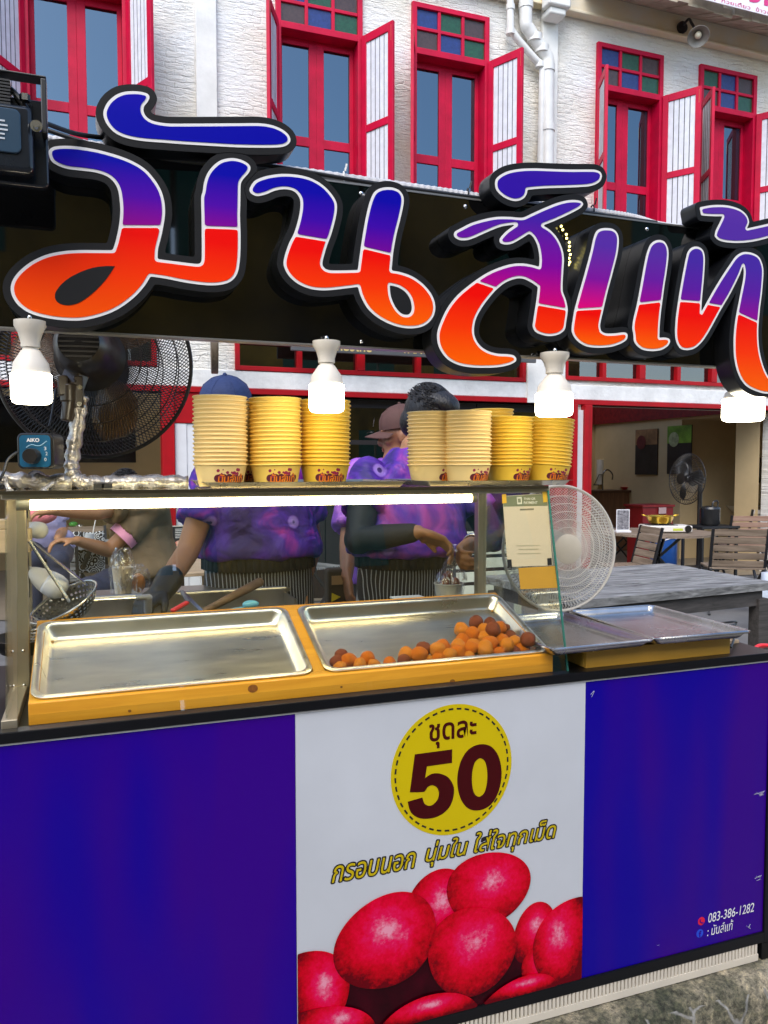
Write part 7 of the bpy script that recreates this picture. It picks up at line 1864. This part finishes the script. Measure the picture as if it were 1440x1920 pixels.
def round_table(lab, c, r, wood, h=.75, slats=True):
    t = thing('round_table', lab, 'table', (c[0], c[1], 0)); mb = MB()
    if slats:
        n = 13
        for k in range(n):
            y0_, y1_ = -r + 2 * r * k / n + .003, -r + 2 * r * (k + 1) / n - .003; m_ = max(abs(y0_), abs(y1_)); hx = math.sqrt(max(.0004, r * r - min(abs(y0_), abs(y1_)) ** 2)); hx2 = math.sqrt(max(.0001, r * r - m_ * m_))
            a_, b_ = (hx2, hx) if abs(y0_) > abs(y1_) else (hx, hx2)
            mb.prism([(c[0] - a_, c[1] + y0_, h - .025), (c[0] + a_, c[1] + y0_, h - .025), (c[0] + b_, c[1] + y1_, h - .025), (c[0] - b_, c[1] + y1_, h - .025)], (0, 0, .025))
    else: mb.lathe([(.0001, h), (r - .01, h), (r, h - .01), (r, h - .03), (r - .02, h - .035), (.0001, h - .035)], 48, Matrix.Translation((c[0], c[1], 0)))
    obj('tabletop', mb, wood, t, 30)
    for a_ in (.6, 2.17, 3.74, 5.31):
        mb = MB(); v = Vector((math.cos(a_), math.sin(a_), 0)); mb.bar(Vector((c[0], c[1], 0)) + v * r * .75, Vector((c[0], c[1], h - .026)) - v * r * .45, .03) if slats else mb.bar(Vector((c[0], c[1], 0)) + v * r * .7, Vector((c[0], c[1], h - .036)) + v * r * .62, .05); obj('leg', mb, BLACKM if slats else wood, t, None)
    mb = MB(); mb.tube([(c[0] + r * .5 * math.cos(a_), c[1] + r * .5 * math.sin(a_), .33) for a_ in np.linspace(0, 2 * PI, 33)[:-1]], .008, 6, closed=True); obj('leg_ring', mb, BLACKM, t); return t
T2 = PZ(1235, 997, .75); round_table('round slatted table carrying a white gas stove', (T2.x, T2.y), .62, BROWNW)
T3 = PZ(335, 1058, .75); round_table('round brown wooden table behind the navy-capped vendor\'s arm', (T3.x, T3.y), .50, wood_mat('warm_table_wood', (.30, .20, .12), (.48, .35, .22), 2, 0, .5), slats=False)
T4 = PZ(150, 1018, .75); round_table('round slatted table with iced drinks at the left', (T4.x, T4.y), .42, GREYW)
PLC = glass_mat('frosted_plastic', (.75, .78, .82), 1.0, .2)
for k, (x, lab) in enumerate(((118, 'clear iced drink cup with a straw, left one on the slatted table'), (168, 'clear iced drink cup with a slanting straw, right one on the slatted table'))):
    c = PZ(x, 1024, .752); t = thing('drink_cup', lab, 'cup', c); mb = MB(); mb.lathe([(.0001, 0), (.036, 0), (.046, .12), (.044, .12), (.034, .003), (.0001, .003)], 24, Matrix.Translation(c)); obj('cup', mb, mat('cloudy_plastic', (.55, .57, .58), .3, alpha=.75, var=.1), t, 40)
    mb = MB(); mb.tube([c + Vector((.01, 0, .02)), c + Vector((-.01 if k == 0 else .06, 0, .26))], .005, 8); obj('straw', mb, WHF, t)
mb = MB(); c = PZ(150, 1000, .752); mb.ell(c + Vector((0, 0, .05)), (.06, .05, .06)); mb.ell(c + Vector((.06, .02, .03)), (.04, .04, .04)); tag(link('plastic_bag', fuse(mb, .01, 1), FILM, None, 180), 'crumpled clear bag between the two iced drinks', 'plastic bag')
mb = MB(); c = PZ(138, 992, .752); mb.ell(c + Vector((0, 0, .06)), (.05, .03, .03)); tag(obj('lime_wedge', mb, mat('lime_green', (.12, .5, .08), .4), None, 180), 'bright green lime on the slatted drinks table', 'lime')

# stove, pan, menus, drum and other things at the right
c = T2 + Vector((.03, 0, 0)); Ms = Matrix.Translation(c + Vector((.0, -.10, 0))) @ Matrix.Rotation(R(-20), 4, 'Z')
sv = thing('gas_stove', 'white portable gas stove on the round slatted table', 'stove', c)
mb = MB(); mb.box((-.28, -.14, .012), (.24, .14, .085), Ms); obj('body', mb, WHF, sv, None, bevel=.012)
mb = MB(); mb.box((-.24, -.12, .0855), (.08, .12, .092), Ms)
for a_ in range(6): mb.bar(Ms @ Vector((-.08, 0, .10)), Ms @ Vector((-.08 + .10 * math.cos(a_ * PI / 3), .10 * math.sin(a_ * PI / 3), .10)), .008, .014)
obj('burner', mb, mat('grey_burner', (.16, .16, .17), .35, .7), sv, None)
mb = MB(); mb.lathe([(.0001, .012), (.035, .012), (.04, 0), (.0001, 0)], 24, Ms @ Matrix.Translation((.19, -.1405, .05)) @ Matrix.Rotation(PI / 2, 4, 'X')); obj('knob', mb, BPL, sv, 40)
mb = MB(); mb.box((.02, -.1425, .03), (.13, -.1405, .055), Ms); obj('sticker', mb, mat('lime_sticker', (.5, .55, .05), .5), sv, None)
mb = MB(); mb.lathe([(.0001, 0), (.12, 0), (.155, .075), (.165, .08), (.160, .083), (.15, .078), (.115, .008), (.0001, .008)], 36, Ms @ Matrix.Translation((-.08, 0, .108)))
for s in (-1, 1): mb.tube(smoothpath([Ms @ Vector((-.08 + s * .155, -.03, .185)), Ms @ Vector((-.08 + s * .20, -.02, .20)), Ms @ Vector((-.08 + s * .20, .02, .20)), Ms @ Vector((-.08 + s * .155, .03, .185))], 5), .006, 8)
tag(obj('brass_pan', mb, mat('brass_pan', (.75, .48, .06), .2, 1.0), None, 45), 'shallow brass pan with loop handles on the gas stove', 'pan')
c = T2 + Vector((-.42, .10, 0)); mb = MB(); Mn = Matrix.Translation(c) @ Matrix.Rotation(R(-20), 4, 'Z'); mb.box((-.075, -.004, .02), (.075, .004, .26), Mn); mb.box((-.085, -.04, 0), (.085, .04, .0195), Mn); mn = obj('menu_stand', mb, mat('white_card', (.70, .70, .72), .4), None, None); tag(mn, 'white-framed menu stand with a dark card on the stove table', 'menu')
mb = MB(); mb.box((-.066, -.0062, .03), (.066, -.0042, .25), Mn); obj('card', mb, mat('menu_card', (.03, .03, .04), .4, var=.9, scale=40, col2=(.35, .34, .36)), mn, None)
dc_ = PZ(1243, 1090, 0); dr = thing('water_drum', 'blue plastic drum on the floor under the stove table', 'drum', dc_); mb = MB(); mb.lathe([(.0001, 0), (.16, 0), (.17, .02), (.17, .55), (.15, .64), (.10, .68), (.10, .72), (.0001, .72)], 32, Matrix.Translation(dc_)); obj('body', mb, mat('blue_drum', (.008, .06, .25), .35, var=.1), dr, 45)
mb = MB(); mb.tube([dc_ + Vector((.172 * math.cos(a_), .172 * math.sin(a_), .56 + .02 * math.sin(a_ * 3))) for a_ in np.linspace(-2.6, -1.2, 10)], .006, 6); obj('white_mark', mb, WPR, dr)
# white sack lower right
c = PZ(1440, 1185, .0); c = Vector((3.92, 3.55, 0)); mb = MB(); mb.box((-.02, -.2, 0), (.5, .2, .55)); bmesh.ops.subdivide_edges(mb.bm, edges=mb.bm.edges[:], cuts=5, use_grid_fill=True)
for v in mb.bm.verts: v.co.x += .03 * math.sin(v.co.z * 14) + .05 * v.co.z; v.co.y += .03 * math.sin(v.co.z * 11 + v.co.x * 8)
mb.xform(Matrix.Translation(PZ(1452, 1195, 0.0))); tag(obj('paper_sack', mb, mat('bluish_white_bag', (.62, .68, .76), .4, var=.1, bump=.5, bscale=8), None, 180), 'bluish white bag standing beside the big table leg', 'bag')

# inside the right-hand shop
YI = 12.6
def wallpost(px0, px1, py0, py1, X=8.885): return PX(px0, py0, X), PX(px1, py1, X)
for k, (x0, x1, yt0, yb0, hc, hm, lab) in enumerate(((1192, 1233, 805, 890, (.30, .16, .07), .34, 'dark poster with a tan picture header on the shop side wall'), (1252, 1297, 798, 889, (.16, .30, .03), .36, 'dark poster with a green picture header on the shop side wall'))):
    a, b = PX(x0, (yt0 + yb0) / 2, 8.885), PX(x1, (yt0 + yb0) / 2, 8.885); zt_ = PX((x0 + x1) / 2, yt0, 8.885).z; zb_ = PX((x0 + x1) / 2, yb0, 8.885).z; ps_ = thing('poster', lab, 'poster', (8.885, (a.y + b.y) / 2, zb_))
    mb = MB(); mb.box((8.875, min(a.y, b.y), zb_), (8.895, max(a.y, b.y), zt_)); obj('dark_sheet', mb, mat('dark_poster', (.012, .011, .012), .4, var=.6, scale=5, col2=(.035, .03, .03)), ps_, None)
    mb = MB(); mb.box((8.871, min(a.y, b.y), zt_ - (zt_ - zb_) * hm), (8.8745, max(a.y, b.y), zt_)); obj('header', mb, mat('poster_header%d' % k, hc, .5, var=.5, scale=5), ps_, None)
    mb = MB(); yc_ = (a.y + b.y) / 2; mb.lathe([(.0001, .002), (.12, .002), (.12, 0), (.0001, 0)], 24, Matrix.Translation((8.869, yc_ + .12, zt_ - .22)) @ Matrix.Rotation(-PI / 2, 4, 'Y')); obj('picture', mb, mat('poster_pic%d' % k, ((.12, .02, .02), (.35, .38, .20))[k], .5, var=.4, scale=12), ps_, None)
# standing black fan in the shop doorway
C = PY(1288, 898, 8.2); t = thing('standing_fan', 'black standing fan turned sideways in the right shop doorway', 'fan', (C.x + .2, 8.2, 0))
fan_head(t, orient(C, (-1, -.02, .05)), .325, BPL, mat('black_blade', (.02, .02, .02), .3), BPL, 48, .0022, .10, 3, .4, .07, (.4, .8), .07, .16)
bk_ = C + Vector((1, .02, 0)).normalized() * .22; mb = MB(); mb.tube([bk_, (bk_.x, bk_.y, .03)], .03, 14); mb.lathe([(.0001, .05), (.06, .05), (.25, .01), (.25, .0), (.0001, .0)], 30, Matrix.Translation((bk_.x, bk_.y, .003))); mb.bar(bk_, C + Vector((1, .02, 0)).normalized() * .1, .05); obj('stand', mb, BPL, t, 40)
# rice pot on a low black trolley
c = PY(1331, 985, 8.0); t = thing('trolley', 'low black trolley under the big black pot', 'trolley', (c.x, 8.0, 0)); mb = MB(); mb.box((c.x - .30, 7.8, c.z - .03), (c.x + .30, 8.2, c.z)); obj('shelf', mb, BLACKM, t, None, bevel=.004); mb = MB(); mb.box((c.x - .255, 7.8, .2), (c.x + .255, 8.2, .22)); obj('shelf', mb, BLACKM, t, None, bevel=.004)
for sx in (-1, 1):
    for sy in (-1, 1): mb = MB(); mb.box((c.x + sx * .27 - .015, 8.0 + sy * .17 - .015, .003), (c.x + sx * .27 + .015, 8.0 + sy * .17 + .015, c.z - .0305)); obj('leg', mb, BLACKM, t, None)
mb = MB(); mb.lathe([(.0001, .002), (.10, .002), (.122, .03), (.122, .20), (.127, .21), (.118, .235), (.05, .25), (.0001, .25)], 32, Matrix.Translation(c)); mb.tube(smoothpath([c + Vector((.11, 0, .2)), c + Vector((.12, 0, .30)), c + Vector((.05, 0, .30)), c + Vector((.03, 0, .24))], 5), .012, 8); tag(obj('rice_pot', mb, mat('black_pot', (.02, .02, .02), .2, var=.05), None, 45), 'big black cooking pot with a handle beside the standing fan', 'pot')
# wooden counter, red box, faucet, towels in the shop
a, b = PY(1125, 935, 11.6), PY(1243, 935, 11.6); wc = thing('wooden_counter', 'brown wooden counter at the back of the right shop', 'counter', ((a.x + b.x) / 2, 11.8, 0))
WN = wood_mat('brown_counter', (.14, .06, .025), (.24, .11, .05), 2, 2, .5); mb = MB(); mb.box((a.x, 11.65, .004), (b.x - .06, 12.2, a.z + .10)); obj('cabinet', mb, WN, wc, None); mb = MB(); mb.box((a.x - .03, 11.6, a.z + .1005), (b.x, 12.25, a.z + .14)); obj('worktop', mb, wood_mat('dark_top', (.07, .03, .015), (.13, .06, .03), 2, 0, .4), wc, None)
zt_ = a.z + .14
mb = MB(); q = PY(1130, 925, 11.9); q.z = zt_; mb.tube(smoothpath([q, q + Vector((0, 0, .28)), q + Vector((.10, 0, .36)), q + Vector((.2, 0, .28)), q + Vector((.2, 0, .18))], 6), .014, 10); tag(obj('faucet', mb, mat('dark_chrome', (.25, .24, .22), .2, 1.0), None, 60), 'arched faucet on the wooden counter', 'faucet')
mb = MB(); q = PY(1178, 925, 11.8); q.z = zt_ + .002; mb.lathe([(.0001, 0), (.10, 0), (.15, .05), (.14, .05), (.0001, .012)], 24, Matrix.Translation(q)); tag(obj('red_dish', mb, mat('red_plastic', (.75, .03, .04), .35), None, 45), 'red dish on the wooden counter', 'dish')
mb = MB(); q = PY(1192, 923, 11.8); mb.ell((q.x, 11.8, zt_ + .07), (.08, .08, .07)); mb.bar((q.x + .05, 11.8, zt_ + .09), (q.x + .2, 11.75, zt_ + .16), .10, .02); tag(obj('black_wok', mb, BPL, None, 60), 'black pan stacked by the red dish on the wooden counter', 'pan')
a, b = PY(1205, 972, 9.4), PY(1262, 950, 9.4); mb = MB(); mb.box((a.x, 9.4, .60), (b.x, 9.8, b.z)); mb.box((a.x - .02, 9.38, b.z + .0005), (b.x + .02, 9.82, b.z + .03)); mb.box((a.x + .03, 9.44, .003), (b.x - .03, 9.78, .5995)); rb_ = obj('red_cabinet', mb, mat('red_cabinet', (.20, .006, .008), .5, var=.1), None, None); tag(rb_, 'red cabinet behind the stove table in the right shop', 'cabinet')
mb = MB(); q = PY(1243, 958, 9.36); mb.box((q.x - .06, 9.372, q.z - .04), (q.x + .07, 9.379, q.z + .05)); obj('notice', mb, mat('pink_notice', (.5, .35, .35), .5), rb_, None)
a = PY(1132, 880, 12.6); tr_ = thing('towel_rack', 'wall rack of white kitchen rolls at the back of the right shop', 'rack', a); mb = MB()
mb.box((a.x - .24, 12.55, a.z - .30), (a.x + .26, 12.58, a.z - .28)); mb.bar((a.x - .24, 12.42, a.z - .10), (a.x + .26, 12.42, a.z - .10), .012); mb.bar((a.x - .23, 12.42, a.z - .10), (a.x - .23, 12.56, a.z - .28), .01); mb.bar((a.x + .25, 12.42, a.z - .10), (a.x + .25, 12.56, a.z - .28), .01); obj('frame', mb, BLACKM, tr_, None)
for k in range(3): mb = MB(); mb.tube([(a.x - .15 + .16 * k, 12.49, a.z - .28), (a.x - .15 + .16 * k, 12.49, a.z + .18)], .07, 20); obj('roll', mb, mat('paper_roll', (.66, .62, .55), .8, var=.1), tr_, 40)
# washroom alcove: mirror, basin, soap, cream wall
XA = 10.39
a, b = PX(1382, 830, XA), PX(1406, 892, XA); mm = thing('mirror', 'white-framed mirror above the wash basin in the alcove', 'mirror', (XA, a.y, b.z)); mb = MB(); mb.box((XA - .03, min(a.y, b.y) - .04, b.z - .04), (XA - .005, max(a.y, b.y) + .04, a.z + .04)); obj('frame', mb, WHF, mm, None, bevel=.005); mb = MB(); mb.box((XA - .034, min(a.y, b.y), b.z), (XA - .031, max(a.y, b.y), a.z)); obj('glass', mb, mat('mirror_glass', (.5, .5, .5), .03, 1.0), mm, None)
mb = MB(); mb.box((XA - .14, min(a.y, b.y) - .2, b.z - .14), (XA - .003, max(a.y, b.y) + .1, b.z - .12)); tag(obj('glass_shelf', mb, WHF, None, None), 'narrow shelf under the white-framed mirror', 'shelf')
c = PX(1395, 950, 10.1); ba = thing('wash_basin', 'cream wash basin in the alcove of the right shop', 'basin', c); mb = MB(); mb.lathe([(.0001, -.16), (.10, -.16), (.20, -.08), (.28, .0), (.29, .02), (.27, .02), (.19, -.06), (.0001, -.12)], 32, Matrix.Translation(c)); obj('bowl', mb, mat('cream_ceramic', (.55, .48, .36), .2), ba, 60); mb = MB(); mb.tube([c - Vector((0, 0, .15)), (c.x, c.y, .004)], [.07, .09], 18); obj('pedestal', mb, mat('cream_ceramic', (.55, .48, .36), .2), ba, 60)
mb = MB(); q = PX(1402, 932, 10.2); mb.lathe([(.0001, -.08), (.04, -.08), (.04, .06), (.014, .08), (.014, .13), (.0001, .13)], 18, Matrix.Translation((q.x, q.y, c.z + .1))); tag(obj('soap_bottle', mb, mat('cream_ceramic', (.55, .48, .36), .2), None, 40), 'pale soap bottle on the wash basin', 'bottle')
a, b = PX(1408, 858, XA), PX(1426, 905, XA); mb = MB(); mb.box((XA - .02, min(a.y, b.y), b.z), (XA - .004, max(a.y, b.y), a.z)); tag(obj('notice_board', mb, mat('dark_notice', (.05, .025, .02), .5, var=.7, scale=14, col2=(.14, .10, .08)), None, None), 'dark notice board to the right of the mirror', 'notice')
# left shop: dark screen and the menu board by the red post
a, b = PY(-90, 867, 12.0), PY(253, 748, 12.0); mb = MB(); mb.box((a.x, 12.0, a.z), (b.x, 12.06, b.z)); tag(obj('wall_screen', mb, mat('black_screen', (.006, .006, .007), .12), None, None, bevel=.01), 'large black wall screen inside the left shop behind the fan', 'screen')
a, b = PY(322, 1040, 6.6), PY(361, 985, 6.6); mbz = MB(); mbz.box((a.x, 6.6, a.z), (b.x, 6.62, b.z)); bd_ = obj('menu_board', mbz, mat('pale_frame', (.55, .50, .42), .5), None, None); tag(bd_, 'small black menu board in a pale frame beside the red door post', 'menu')
mb = MB(); mb.box((a.x + .008, 6.596, a.z + .008), (b.x - .008, 6.5995, b.z - .008)); obj('black_face', mb, mat('chalk_black', (.015, .014, .014), .5), bd_, None)
mb = MB(); mb.lathe([(.0001, .003), (.055, .003), (.055, 0), (.0001, 0)], 24, Matrix.Translation((a.x + .065, 6.596, a.z + .06)) @ Matrix.Rotation(PI / 2, 4, 'X')); obj('dish_picture', mb, mat('dish_print', (.55, .08, .04), .5, var=.9, scale=30, col2=(.7, .6, .45)), bd_, 30)
mb = MB(); rg = random.Random(4)
for k in range(6): mb.box((a.x + .03, 6.5945, b.z - .03 - k * .014), (a.x + .03 + rg.uniform(.05, .11), 6.596, b.z - .025 - k * .014))
obj('chalk_lines', mb, mat('chalk', (.6, .6, .58), .7), bd_, None)
mb = MB(); mb.bar(((a.x + b.x) / 2, 6.61, .0), ((a.x + b.x) / 2, 6.61, a.z), .025); mb.box(((a.x + b.x) / 2 - .15, 6.5, -.004), ((a.x + b.x) / 2 + .15, 6.72, .012)); obj('post', mb, BLACKM, bd_, None)
# white tissue box and glass on the round brown table
c = PZ(325, 1056, .752); 
# white slatted panels seen behind the bagged cup
mb = MB(); a = PY(868, 1120, 5.2); b = PY(905, 1010, 5.2)
for k in range(5): mb.box((a.x - .25, 5.2, .55 + k * .10), (b.x + .35, 5.23, .62 + k * .10))
mb.box((a.x - .25, 5.232, 0), (a.x - .20, 5.26, 1.05)); mb.box((b.x + .30, 5.232, 0), (b.x + .35, 5.26, 1.05)); tag(obj('slatted_screen', mb, mat('pale_green_white', (.60, .62, .50), .6, var=.1), None, None), 'pale slatted folding screen behind the bagged cup', 'screen')
# ------------------------------------------------------------------ end
